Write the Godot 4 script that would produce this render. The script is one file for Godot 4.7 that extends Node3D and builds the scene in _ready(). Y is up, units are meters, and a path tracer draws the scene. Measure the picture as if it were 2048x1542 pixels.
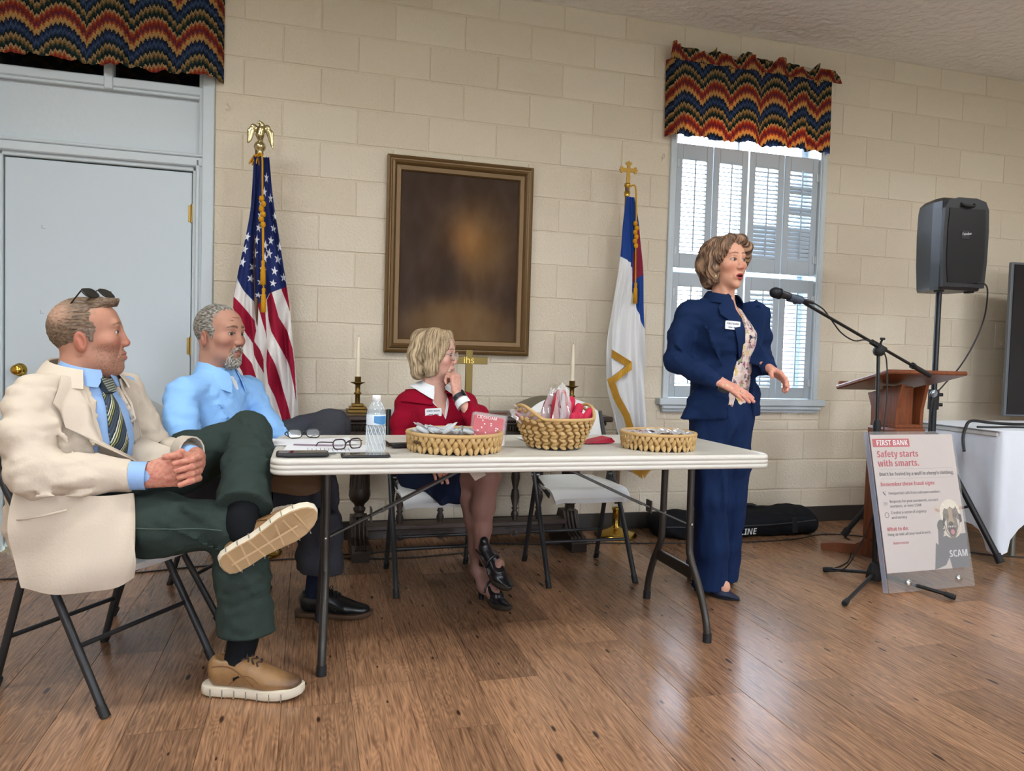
extends Node3D
# A meeting in a church hall: four people, a folding table, flags, a shuttered window, a lectern and a sound system.
# World: the block wall is the plane z = 0, the room lies at z > 0, floor y = 0, metres.

const CEIL := 3.224
const LAMP := 5.0
var taken := {}
var mats := {}


func _ready() -> void:
	# ---- camera
	var cam := Camera3D.new()
	cam.name = "camera"
	cam.position = Vector3(0, 1.086, 4.315)
	cam.basis = Basis(Vector3.UP, -0.2731) * Basis(Vector3.RIGHT, -0.0395) * Basis(Vector3.BACK, 0.0285)
	cam.fov = 55.36
	cam.near = 0.05
	add_child(cam)
	# ---- sky and exposure
	var sky_mat := ProceduralSkyMaterial.new()
	sky_mat.sky_top_color = Color(0.76, 0.83, 0.93)
	sky_mat.sky_horizon_color = Color(0.96, 0.97, 1.0)
	sky_mat.ground_horizon_color = Color(0.62, 0.62, 0.58)
	sky_mat.ground_bottom_color = Color(0.4, 0.4, 0.36)
	sky_mat.energy_multiplier = 30.0
	sky_mat.sun_angle_max = 0.0
	var sky := Sky.new()
	sky.sky_material = sky_mat
	var env := Environment.new()
	env.background_mode = Environment.BG_SKY
	env.sky = sky
	env.tonemap_mode = Environment.TONE_MAPPER_LINEAR
	env.tonemap_exposure = 1.0
	env.sdfgi_enabled = true
	env.ssao_enabled = true
	env.ssil_enabled = true
	var we := WorldEnvironment.new()
	we.name = "world_environment"
	we.environment = env
	add_child(we)
	# ---- ceiling lamps of the hall (their lights are in the builder)
	for spot in [Vector3(-1.3, CEIL, 2.3), Vector3(1.6, CEIL, 3.2), Vector3(4.7, CEIL, 2.6), Vector3(-1.0, CEIL, 5.2), Vector3(3.4, CEIL, 5.4)]:
		ceiling_lamp(spot)
	make_textures()
	structure()
	furniture()
	tabletop()
	stage_gear()
	people()


# ================================================================ small helpers
func V(x: float, y: float, z: float) -> Vector3:
	return Vector3(x, y, z)


func numbered(n: String) -> String:
	var c: int = taken.get(n, 0)
	taken[n] = c + 1
	return n if c == 0 else "%s_%03d" % [n, c]


func thing(called: String, label: String, category: String, at := Vector3.ZERO, group := "") -> Node3D:
	var o := Node3D.new()
	o.name = numbered(called)
	add_child(o)
	o.position = at
	o.set_meta("label", label)
	o.set_meta("category", category)
	if group != "":
		o.set_meta("group", group)
	return o


func tag(o: Node3D, label: String, category: String, group := "") -> Node3D:
	o.set_meta("label", label)
	o.set_meta("category", category)
	if group != "":
		o.set_meta("group", group)
	return o


func base_of(p: Node) -> Vector3:
	var v := Vector3.ZERO
	while p is Node3D and p != self:
		v += p.position
		p = p.get_parent()
	return v


# a named mesh; its vertices are given in world metres, whatever the parent's base
func add(called: String, m: Mesh, mat: Material, parent: Node = self, label := "") -> MeshInstance3D:
	var o := MeshInstance3D.new()
	o.mesh = m
	if mat:
		o.material_override = mat
	o.name = numbered(called) if parent == self else called
	parent.add_child(o, true)
	if parent != self:
		o.position = -base_of(parent)
	if label != "":
		o.set_meta("label", label)
	return o


func obj(called: String, st: SurfaceTool, mat: Material, parent: Node = self, label := "") -> MeshInstance3D:
	st.generate_normals()
	return add(called, st.commit(), mat, parent, label)


func struct(called: String, st: SurfaceTool, mat: Material) -> MeshInstance3D:
	var o := obj(called, st, mat)
	o.set_meta("kind", "structure")
	return o


func mat(hex: Variant, rough := 0.7, metal := 0.0, spec := 0.5) -> StandardMaterial3D:
	var key := "%s|%s|%s|%s" % [hex, rough, metal, spec]
	if mats.has(key):
		return mats[key]
	var m := StandardMaterial3D.new()
	m.albedo_color = Color(hex) if hex is String else hex
	m.roughness = rough
	m.metallic = metal
	m.metallic_specular = spec
	m.cull_mode = BaseMaterial3D.CULL_DISABLED
	mats[key] = m
	return m


func glass(hex: String, alpha: float, rough := 0.05) -> StandardMaterial3D:
	var m := StandardMaterial3D.new()
	var c := Color(hex)
	c.a = alpha
	m.albedo_color = c
	m.transparency = BaseMaterial3D.TRANSPARENCY_ALPHA
	m.roughness = rough
	m.cull_mode = BaseMaterial3D.CULL_DISABLED
	return m


func cloth(hex: Variant, freq := 60.0, bump := 0.5, rough := 0.92) -> StandardMaterial3D:
	var key := "cloth%s%s%s" % [hex, freq, bump]
	if mats.has(key):
		return mats[key]
	var m := StandardMaterial3D.new()
	m.albedo_color = Color(hex) if hex is String else hex
	m.roughness = rough
	m.metallic_specular = 0.25
	m.normal_enabled = true
	m.normal_texture = mats["cloth_normal"]
	m.normal_scale = bump
	m.uv1_triplanar = true
	m.uv1_scale = Vector3.ONE * freq * 0.1
	m.cull_mode = BaseMaterial3D.CULL_DISABLED
	mats[key] = m
	return m


func S() -> SurfaceTool:
	var st := SurfaceTool.new()
	st.begin(Mesh.PRIMITIVE_TRIANGLES)
	return st


func tri(st: SurfaceTool, a: Vector3, b: Vector3, c: Vector3) -> void:
	st.add_vertex(a)
	st.add_vertex(b)
	st.add_vertex(c)


func quad(st: SurfaceTool, a: Vector3, b: Vector3, c: Vector3, d: Vector3) -> void:
	for v: Vector3 in [a, b, c, a, c, d]:
		st.add_vertex(v)


# quad that faces along n
func face(st: SurfaceTool, a: Vector3, b: Vector3, c: Vector3, d: Vector3, n: Vector3) -> void:
	if (b - a).cross(c - a).dot(n) > 0.0 or (c - a).cross(d - a).dot(n) > 0.0:
		quad(st, a, d, c, b)
	else:
		quad(st, a, b, c, d)


func bx(st: SurfaceTool, c: Vector3, s: Vector3, bev := 0.0, b := Basis()) -> void:
	st.set_smooth_group(-1)
	var h := s * 0.5
	bev = minf(bev, minf(h.x, minf(h.y, h.z)) * 0.9)
	if bev <= 0.0:
		for ax in 3:
			for sg: float in [-1.0, 1.0]:
				var n := Vector3.ZERO
				n[ax] = sg
				var u := Vector3.ZERO
				u[(ax + 1) % 3] = h[(ax + 1) % 3]
				var v := Vector3.ZERO
				v[(ax + 2) % 3] = h[(ax + 2) % 3]
				var o := n * h[ax]
				face(st, c + b * (o - u - v), c + b * (o + u - v), c + b * (o + u + v), c + b * (o - u + v), b * n)
		return
	var i := h - Vector3.ONE * bev
	for ax in 3:
		var p := (ax + 1) % 3
		var q := (ax + 2) % 3
		for sg: float in [-1.0, 1.0]:
			var n := Vector3.ZERO
			n[ax] = sg
			var o := n * h[ax]
			var u := Vector3.ZERO
			u[p] = i[p]
			var v := Vector3.ZERO
			v[q] = i[q]
			face(st, c + b * (o - u - v), c + b * (o + u - v), c + b * (o + u + v), c + b * (o - u + v), b * n)
		for s1: float in [-1.0, 1.0]:
			for s2: float in [-1.0, 1.0]:
				# edge along ax between faces p*s1 and q*s2
				var e := Vector3.ZERO
				e[ax] = i[ax]
				var f1 := Vector3.ZERO
				f1[p] = h[p] * s1
				f1[q] = i[q] * s2
				var f2 := Vector3.ZERO
				f2[p] = i[p] * s1
				f2[q] = h[q] * s2
				face(st, c + b * (f1 - e), c + b * (f1 + e), c + b * (f2 + e), c + b * (f2 - e), b * (f1 + f2))
	for sx: float in [-1.0, 1.0]:
		for sy: float in [-1.0, 1.0]:
			for sz: float in [-1.0, 1.0]:
				var a1 := c + b * V(h.x * sx, i.y * sy, i.z * sz)
				var a2 := c + b * V(i.x * sx, h.y * sy, i.z * sz)
				var a3 := c + b * V(i.x * sx, i.y * sy, h.z * sz)
				if (a2 - a1).cross(a3 - a1).dot(b * V(sx, sy, sz)) > 0.0:
					tri(st, a1, a3, a2)
				else:
					tri(st, a1, a2, a3)


# box between two points: width w along side, thickness t
func bar(st: SurfaceTool, a: Vector3, b: Vector3, w: float, t: float, side := Vector3.RIGHT, bev := 0.0) -> void:
	var y := (b - a).normalized()
	var z := side.cross(y).normalized()
	var x := y.cross(z).normalized()
	bx(st, (a + b) * 0.5, V(w, a.distance_to(b), t), bev, Basis(x, y, z))


func loft(st: SurfaceTool, rings: Array, cap := true, closed := true, group := 1) -> void:
	st.set_smooth_group(group)
	for r in rings.size() - 1:
		var a: PackedVector3Array = rings[r]
		var b: PackedVector3Array = rings[r + 1]
		var n := a.size()
		for i in (n if closed else n - 1):
			var j := (i + 1) % n
			quad(st, a[i], b[i], b[j], a[j])
	if cap and closed:
		st.set_smooth_group(-1)
		for e in 2:
			var a: PackedVector3Array = rings[0] if e == 0 else rings[rings.size() - 1]
			var c := Vector3.ZERO
			for v in a:
				c += v
			c /= a.size()
			for i in a.size():
				var j := (i + 1) % a.size()
				if e == 0:
					tri(st, c, a[i], a[j])
				else:
					tri(st, c, a[j], a[i])


# tube along points; rad is one radius or one per point; flat squeezes it along the second axis
func tube(st: SurfaceTool, pts: Array, rad: Variant, sides := 8, cap := true, flat := 1.0, ref := Vector3.UP) -> void:
	var rings := []
	var n := pts.size()
	var x := Vector3.ZERO
	for i in n:
		var p: Vector3 = pts[i]
		var d: Vector3 = (pts[mini(i + 1, n - 1)] - pts[maxi(i - 1, 0)])
		d = d.normalized()
		if x == Vector3.ZERO:
			x = ref.cross(d)
			if x.length() < 0.05:
				x = Vector3.RIGHT.cross(d)
				if x.length() < 0.05:
					x = Vector3.BACK.cross(d)
		x = (x - d * x.dot(d)).normalized()
		var y := d.cross(x)
		var r: float = rad[i] if rad is Array else rad
		var ring := PackedVector3Array()
		for k in sides:
			var t := TAU * k / sides
			ring.append(p + x * cos(t) * r + y * sin(t) * r * flat)
		rings.append(ring)
	loft(st, rings, cap)


# smooth curve through points
func curve(pts: Array, per := 6) -> Array:
	var out := []
	var n := pts.size()
	for i in n - 1:
		var p0: Vector3 = pts[maxi(i - 1, 0)]
		var p1: Vector3 = pts[i]
		var p2: Vector3 = pts[i + 1]
		var p3: Vector3 = pts[mini(i + 2, n - 1)]
		for k in per:
			out.append(p1.cubic_interpolate(p2, p0, p3, float(k) / per))
	out.append(pts[n - 1])
	return out


# profile of Vector2(radius, height) turned round the y axis at c
func lathe(st: SurfaceTool, prof: Array, c: Vector3, segs := 20, b := Basis(), cap := true) -> void:
	var rings := []
	for q: Vector2 in prof:
		var ring := PackedVector3Array()
		for k in segs:
			var t := TAU * k / segs
			ring.append(c + b * V(cos(t) * q.x, q.y, -sin(t) * q.x))
		rings.append(ring)
	loft(st, rings, cap)


# flat outline (x, y) pushed from z0 to z1, placed with xf
func prism(st: SurfaceTool, poly: PackedVector2Array, z0: float, z1: float, xf := Transform3D(), uv := false) -> void:
	st.set_smooth_group(-1)
	if not Geometry2D.is_polygon_clockwise(poly):
		poly = poly.duplicate()
		poly.reverse()
	var t := Geometry2D.triangulate_polygon(poly)
	var lo := poly[0]
	var hi := poly[0]
	for q in poly:
		lo = lo.min(q)
		hi = hi.max(q)
	var sz := hi - lo
	for i in range(0, t.size(), 3):
		var a := poly[t[i]]
		var b := poly[t[i + 1]]
		var c := poly[t[i + 2]]
		if (b - a).cross(c - a) > 0:
			var w := b
			b = c
			c = w
		for q: Vector2 in [a, b, c]:
			if uv:
				st.set_uv(V2((q.x - lo.x) / sz.x, 1.0 - (q.y - lo.y) / sz.y))
			st.add_vertex(xf * V(q.x, q.y, z1))
		for q: Vector2 in [a, c, b]:
			if uv:
				st.set_uv(V2((q.x - lo.x) / sz.x, 1.0 - (q.y - lo.y) / sz.y))
			st.add_vertex(xf * V(q.x, q.y, z0))
	for i in poly.size():
		var a := poly[i]
		var b := poly[(i + 1) % poly.size()]
		quad(st, xf * V(a.x, a.y, z0), xf * V(a.x, a.y, z1), xf * V(b.x, b.y, z1), xf * V(b.x, b.y, z0))


func V2(x: float, y: float) -> Vector2:
	return Vector2(x, y)


func round_rect(w: float, h: float, r: float, n := 4) -> PackedVector2Array:
	var p := PackedVector2Array()
	for q in 4:
		var cx := (w / 2 - r) * (1 if q == 0 or q == 3 else -1)
		var cy := (h / 2 - r) * (1 if q < 2 else -1)
		for k in n + 1:
			var t := PI / 2 * (q + float(k) / n)
			p.append(V2(cx + cos(t) * r, cy + sin(t) * r))
	return p


# a cloth of rows of points with thickness; uv runs 0..1 across and down
func sheet(st: SurfaceTool, rows: Array, thick := 0.002, uvr := Rect2(0, 0, 1, 1)) -> void:
	st.set_smooth_group(1)
	var m := rows.size()
	var n: int = rows[0].size()
	var nor := []
	for j in m:
		var row := []
		for i in n:
			var du: Vector3 = rows[j][mini(i + 1, n - 1)] - rows[j][maxi(i - 1, 0)]
			var dv: Vector3 = rows[mini(j + 1, m - 1)][i] - rows[maxi(j - 1, 0)][i]
			row.append(dv.cross(du).normalized() * thick)
		nor.append(row)
	for side in 2:
		st.set_smooth_group(1 + side)
		for j in m - 1:
			for i in n - 1:
				var ids := [[j, i], [j, i + 1], [j + 1, i + 1], [j, i], [j + 1, i + 1], [j + 1, i]]
				if side == 1:
					ids.reverse()
				for q: Array in ids:
					st.set_uv(uvr.position + uvr.size * V2(float(q[1]) / (n - 1), float(q[0]) / (m - 1)))
					st.add_vertex(rows[q[0]][q[1]] - (nor[q[0]][q[1]] if side == 1 else Vector3.ZERO))
	st.set_smooth_group(-1)
	var edge := []
	for i in n:
		edge.append([0, i])
	for j in range(1, m):
		edge.append([j, n - 1])
	for i in range(n - 2, -1, -1):
		edge.append([m - 1, i])
	for j in range(m - 2, -1, -1):
		edge.append([j, 0])
	for e in edge.size() - 1:
		var a: Array = edge[e]
		var b: Array = edge[e + 1]
		for q: Array in [[a, 0], [a, 1], [b, 1], [a, 0], [b, 1], [b, 0]]:
			var id: Array = q[0]
			st.set_uv(uvr.position + uvr.size * V2(float(id[1]) / (n - 1), float(id[0]) / (m - 1)))
			st.add_vertex(rows[id[0]][id[1]] - (nor[id[0]][id[1]] if q[1] == 1 else Vector3.ZERO))


func text(called: String, words: String, size: float, at: Transform3D, m: Material, parent: Node, bold := false, wide := 0.0) -> MeshInstance3D:
	var t := TextMesh.new()
	t.text = words
	var f := SystemFont.new()
	f.font_names = PackedStringArray(["Droid Sans"])
	f.font_weight = 700 if bold else 400
	t.font = f
	t.font_size = 48
	t.pixel_size = size / 34.0
	t.depth = 0.0006
	t.curve_step = 3.0
	t.horizontal_alignment = HORIZONTAL_ALIGNMENT_LEFT
	t.vertical_alignment = VERTICAL_ALIGNMENT_CENTER
	var o := MeshInstance3D.new()
	o.mesh = t
	o.material_override = m
	o.name = called
	parent.add_child(o, true)
	if wide > 0.0:
		var w := t.get_aabb().size.x
		at = at * Transform3D(Basis().scaled(V(wide / w, wide / w, 1)), Vector3.ZERO)
	o.transform = Transform3D(at.basis, at.origin - base_of(parent))
	return o


# ---- painting on images
func img_poly(im: Image, p: PackedVector2Array, c: Color) -> void:
	var y0 := 1e9
	var y1 := -1e9
	for q in p:
		y0 = minf(y0, q.y)
		y1 = maxf(y1, q.y)
	for y in range(maxi(0, int(y0)), mini(im.get_height(), int(y1) + 1)):
		var xs := []
		var yy := y + 0.5
		for i in p.size():
			var a := p[i]
			var b := p[(i + 1) % p.size()]
			if (a.y <= yy) != (b.y <= yy):
				xs.append(a.x + (yy - a.y) / (b.y - a.y) * (b.x - a.x))
		xs.sort()
		for k in range(0, xs.size() - 1, 2):
			var x0 := clampi(roundi(xs[k]), 0, im.get_width())
			var x1 := clampi(roundi(xs[k + 1]), 0, im.get_width())
			if x1 > x0:
				im.fill_rect(Rect2i(x0, y, x1 - x0, 1), c)


func img_ell(im: Image, c: Vector2, r: Vector2, col: Color, turn := 0.0) -> void:
	var p := PackedVector2Array()
	for k in 28:
		p.append(c + (V2(cos(TAU * k / 28), sin(TAU * k / 28)) * r).rotated(turn))
	img_poly(im, p, col)


func star(c: Vector2, r: float, turn := 0.0) -> PackedVector2Array:
	var p := PackedVector2Array()
	for k in 10:
		p.append(c + V2(0, -r if k % 2 == 0 else -r * 0.4).rotated(turn + TAU * k / 10))
	return p


func tex_mat(im: Image, rough := 0.8, spec := 0.4) -> StandardMaterial3D:
	im.generate_mipmaps()
	var m := StandardMaterial3D.new()
	m.albedo_texture = ImageTexture.create_from_image(im)
	m.roughness = rough
	m.metallic_specular = spec
	m.cull_mode = BaseMaterial3D.CULL_DISABLED
	return m


func noise(seed_: int, freq: float, oct := 3, kind := FastNoiseLite.TYPE_SIMPLEX_SMOOTH) -> FastNoiseLite:
	var n := FastNoiseLite.new()
	n.seed = seed_
	n.frequency = freq
	n.noise_type = kind
	n.fractal_octaves = oct
	return n


func noise_tex(seed_: int, freq: float, normal := false, strength := 4.0, size := 512, oct := 4) -> NoiseTexture2D:
	var t := NoiseTexture2D.new()
	t.width = size
	t.height = size
	t.seamless = true
	t.noise = noise(seed_, freq, oct)
	t.as_normal_map = normal
	t.bump_strength = strength
	return t


# ridged noise: soft cloth with sharp creases
func creases(seed_: int) -> FastNoiseLite:
	var n := noise(seed_, 1.0, 3)
	n.fractal_type = FastNoiseLite.FRACTAL_RIDGED
	n.fractal_gain = 0.45
	return n


# ================================================================ sculpted solids: a distance field on a grid, meshed as surface nets
class Field:
	var o: Vector3
	var h: float
	var nx: int
	var ny: int
	var nz: int
	var f := PackedFloat32Array()

	func _init(lo: Vector3, hi: Vector3, cell: float) -> void:
		o = lo
		h = cell
		nx = int(ceil((hi.x - lo.x) / cell)) + 1
		ny = int(ceil((hi.y - lo.y) / cell)) + 1
		nz = int(ceil((hi.z - lo.z) / cell)) + 1
		f.resize(nx * ny * nz)
		f.fill(1.0)

	func span(lo: Vector3, hi: Vector3) -> PackedInt32Array:
		var a := (lo - o) / h
		var b := (hi - o) / h
		return PackedInt32Array([maxi(0, int(a.x)), mini(nx, int(b.x) + 2), maxi(0, int(a.y)), mini(ny, int(b.y) + 2), maxi(0, int(a.z)), mini(nz, int(b.z) + 2)])

	# tapered capsule; w, s: thinner by the factor s along w.  sub: cut away instead
	func cone(a: Vector3, b: Vector3, ra: float, rb: float, k := 0.02, w := Vector3.ZERO, s := 1.0, sub := false) -> void:
		var m := maxf(ra, rb) + k + h * 2.0
		var mv := V3(m)
		var g := span(a.min(b) - mv, a.max(b) + mv)
		var e := b - a
		var aniso := s != 1.0
		if aniso:
			w = w.normalized()
			e += w * (e.dot(w) * (s - 1.0))
		var ee := maxf(e.length_squared(), 1e-9)
		var dr := rb - ra
		for z in range(g[4], g[5]):
			for y in range(g[2], g[3]):
				var i := (z * ny + y) * nx + g[0]
				var p := o + Vector3(g[0], y, z) * h - a
				for x in range(g[0], g[1]):
					var q := p
					if aniso:
						q += w * (q.dot(w) * (s - 1.0))
					var t := clampf(q.dot(e) / ee, 0.0, 1.0)
					var d := (q - e * t).length() - ra - dr * t
					var c := f[i]
					if sub:
						d = -d
						var u := maxf(k - absf(c - d), 0.0)
						f[i] = maxf(c, d) + u * u / (4.0 * k)
					else:
						var u := maxf(k - absf(c - d), 0.0)
						f[i] = minf(c, d) - u * u / (4.0 * k)
					i += 1
					p.x += h

	func V3(v: float) -> Vector3:
		return Vector3(v, v, v)

	func ell(c: Vector3, r: Vector3, k := 0.02, b := Basis(), sub := false) -> void:
		var m := maxf(r.x, maxf(r.y, r.z)) + k + h * 2.0
		var g := span(c - V3(m), c + V3(m))
		var inv := b.transposed()
		for z in range(g[4], g[5]):
			for y in range(g[2], g[3]):
				var i := (z * ny + y) * nx + g[0]
				var p := o + Vector3(g[0], y, z) * h - c
				for x in range(g[0], g[1]):
					var q := (inv * p) / r
					var k0 := q.length()
					var d := k0 * (k0 - 1.0) / maxf((q / r).length(), 1e-6)
					var cc := f[i]
					if sub:
						d = -d
						var u := maxf(k - absf(cc - d), 0.0)
						f[i] = maxf(cc, d) + u * u / (4.0 * k)
					else:
						var u := maxf(k - absf(cc - d), 0.0)
						f[i] = minf(cc, d) - u * u / (4.0 * k)
					i += 1
					p.x += h

	# chain of capsules
	func limb(pts: Array, rad: Array, k := 0.03, w := Vector3.ZERO, s := 1.0) -> void:
		for i in pts.size() - 1:
			cone(pts[i], pts[i + 1], rad[i], rad[i + 1], k, w, s)

	# cut away everything on the side of the plane that n points to
	func cut(p0: Vector3, n: Vector3, lo: Vector3, hi: Vector3) -> void:
		n = n.normalized()
		var g := span(lo, hi)
		for z in range(g[4], g[5]):
			for y in range(g[2], g[3]):
				var i := (z * ny + y) * nx + g[0]
				var p := o + Vector3(g[0], y, z) * h - p0
				for x in range(g[0], g[1]):
					f[i] = maxf(f[i], n.dot(p))
					i += 1
					p.x += h

	# cut away the inside of a set of planes (a wedge): the region where every n.(p - p0) < 0
	func wedge(planes: Array, k := 0.004) -> void:
		for z in nz:
			for y in ny:
				var i := (z * ny + y) * nx
				var p := o + Vector3(0, y, z) * h
				for x in nx:
					var c := f[i]
					if c < 0.05:
						var d := -1.0
						for pl: Array in planes:
							d = maxf(d, (p - pl[0]).dot(pl[1]))
						f[i] = maxf(c, -d)
					i += 1
					p.x += h

	# push the surface in and out with a noise that is stretched by b
	func ruffle(n: FastNoiseLite, amp: float, b := Basis(), band := 0.03) -> void:
		for z in nz:
			for y in ny:
				var i := (z * ny + y) * nx
				var p := o + Vector3(0, y, z) * h
				for x in nx:
					if absf(f[i]) < band:
						f[i] += amp * n.get_noise_3dv(b * p)
					i += 1
					p.x += h

	# grooves that run from the crown down and outwards, as combed hair does
	func strands(n: FastNoiseLite, amp: float, crown: Vector3, freq: float, band := 0.025) -> void:
		for z in nz:
			for y in ny:
				var i := (z * ny + y) * nx
				var p := o + Vector3(0, y, z) * h - crown
				for x in nx:
					if absf(f[i]) < band:
						f[i] += amp * n.get_noise_2d(atan2(p.x, p.z) * freq, p.y * 14.0)
					i += 1
					p.x += h

	func at(p: Vector3) -> float:
		var q := (p - o) / h
		var x := clampi(int(q.x), 0, nx - 2)
		var y := clampi(int(q.y), 0, ny - 2)
		var z := clampi(int(q.z), 0, nz - 2)
		q -= Vector3(x, y, z)
		q = q.clampf(0.0, 1.0)
		var i := (z * ny + y) * nx + x
		var r := nx
		var l := nx * ny
		var a := lerpf(lerpf(f[i], f[i + 1], q.x), lerpf(f[i + r], f[i + r + 1], q.x), q.y)
		i += l
		var b := lerpf(lerpf(f[i], f[i + 1], q.x), lerpf(f[i + r], f[i + r + 1], q.x), q.y)
		return lerpf(a, b, q.z)

	func slope(p: Vector3) -> Vector3:
		var e := h
		return Vector3(at(p + Vector3(e, 0, 0)) - at(p - Vector3(e, 0, 0)), at(p + Vector3(0, e, 0)) - at(p - Vector3(0, e, 0)), at(p + Vector3(0, 0, e)) - at(p - Vector3(0, 0, e))).normalized()

	# first point along d, from p - d * back, that lies off metres above the surface
	func hit(p: Vector3, d: Vector3, off := 0.0, back := 0.15, most := 0.4) -> Vector3:
		var t := -back
		while t < most:
			var v := at(p + d * t) - off
			if v < 0.0008:
				return p + d * t
			t += clampf(v * 0.7, 0.001, 0.02)
		return p

	# arrays: vertices, normals, colours, indices.  col(p) gives a linear colour; xf places the solid
	func net(col: Variant = null, xf := Transform3D()) -> Array:
		var vid := PackedInt32Array()
		vid.resize(f.size())
		vid.fill(-1)
		var vs := PackedVector3Array()
		var cs := PackedColorArray()
		var ids := PackedInt32Array()
		var r := nx
		var l := nx * ny
		var off := PackedInt32Array([0, 1, r, r + 1, l, l + 1, l + r, l + r + 1])
		var cor := [Vector3(0, 0, 0), Vector3(1, 0, 0), Vector3(0, 1, 0), Vector3(1, 1, 0), Vector3(0, 0, 1), Vector3(1, 0, 1), Vector3(0, 1, 1), Vector3(1, 1, 1)]
		var ed := [[0, 1], [2, 3], [4, 5], [6, 7], [0, 2], [1, 3], [4, 6], [5, 7], [0, 4], [1, 5], [2, 6], [3, 7]]
		var far := h * 4.0
		var val := PackedFloat32Array()
		val.resize(8)
		for z in nz - 1:
			for y in ny - 1:
				var i := (z * ny + y) * nx
				for x in nx - 1:
					if absf(f[i]) < far:
						var m := 0
						for c in 8:
							val[c] = f[i + off[c]]
							if val[c] < 0.0:
								m |= 1 << c
						if m != 0 and m != 255:
							var p := Vector3.ZERO
							var n := 0
							for e: Array in ed:
								var a: float = val[e[0]]
								var b: float = val[e[1]]
								if (a < 0.0) != (b < 0.0):
									p += cor[e[0]].lerp(cor[e[1]], a / (a - b))
									n += 1
							p = o + (Vector3(x, y, z) + p / n) * h
							vid[i] = vs.size()
							vs.append(p)
							if col != null:
								cs.append(col.call(p))
					i += 1
		for z in range(1, nz - 1):
			for y in range(1, ny - 1):
				var i := (z * ny + y) * nx + 1
				for x in range(1, nx - 1):
					if vid[i] >= 0:
						var s := f[i] < 0.0
						for ax in 3:
							var st := 1 if ax == 0 else (r if ax == 1 else l)
							if s != (f[i + st] < 0.0):
								var u := r if ax == 0 else (l if ax == 1 else 1)
								var v := l if ax == 0 else (1 if ax == 1 else r)
								var a := vid[i]
								var b := vid[i - u]
								var c := vid[i - u - v]
								var d := vid[i - v]
								if b >= 0 and c >= 0 and d >= 0:
									if s:
										ids.append_array([a, c, b, a, d, c])
									else:
										ids.append_array([a, b, c, a, c, d])
					i += 1
		var ns := PackedVector3Array()
		ns.resize(vs.size())
		for t in range(0, ids.size(), 3):
			var n := (vs[ids[t + 2]] - vs[ids[t]]).cross(vs[ids[t + 1]] - vs[ids[t]])
			for e in 3:
				ns[ids[t + e]] += n
		for v in vs.size():
			ns[v] = (xf.basis * ns[v]).normalized()
			vs[v] = xf * vs[v]
		if xf.basis.determinant() < 0.0:
			ids.reverse()
		return [vs, ns, cs, ids]


# one mesh from several nets
func join(parts: Array) -> ArrayMesh:
	var vs := PackedVector3Array()
	var ns := PackedVector3Array()
	var cs := PackedColorArray()
	var ids := PackedInt32Array()
	for p: Array in parts:
		var o := vs.size()
		vs.append_array(p[0])
		ns.append_array(p[1])
		if p[2].size() == p[0].size():
			cs.append_array(p[2])
		var q: PackedInt32Array = p[3]
		for i in q.size():
			q[i] += o
		ids.append_array(q)
	var a := []
	a.resize(Mesh.ARRAY_MAX)
	a[Mesh.ARRAY_VERTEX] = vs
	a[Mesh.ARRAY_NORMAL] = ns
	if cs.size() == vs.size():
		a[Mesh.ARRAY_COLOR] = cs
	a[Mesh.ARRAY_INDEX] = ids
	var m := ArrayMesh.new()
	m.add_surface_from_arrays(Mesh.PRIMITIVE_TRIANGLES, a)
	return m


# a strip of cloth between two lines of points, laid on a solid (marched along d), with thickness
func strip(st: SurfaceTool, fd: Field, la: Array, lb: Array, m: int, d: Vector3, off := 0.004, thick := 0.004, back := 0.15) -> void:
	var rows := []
	for j in la.size():
		var row := []
		for i in m + 1:
			var p: Vector3 = la[j].lerp(lb[j], float(i) / m)
			row.append(fd.hit(p, d, off, back))
		rows.append(row)
	sheet(st, rows, thick)


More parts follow.
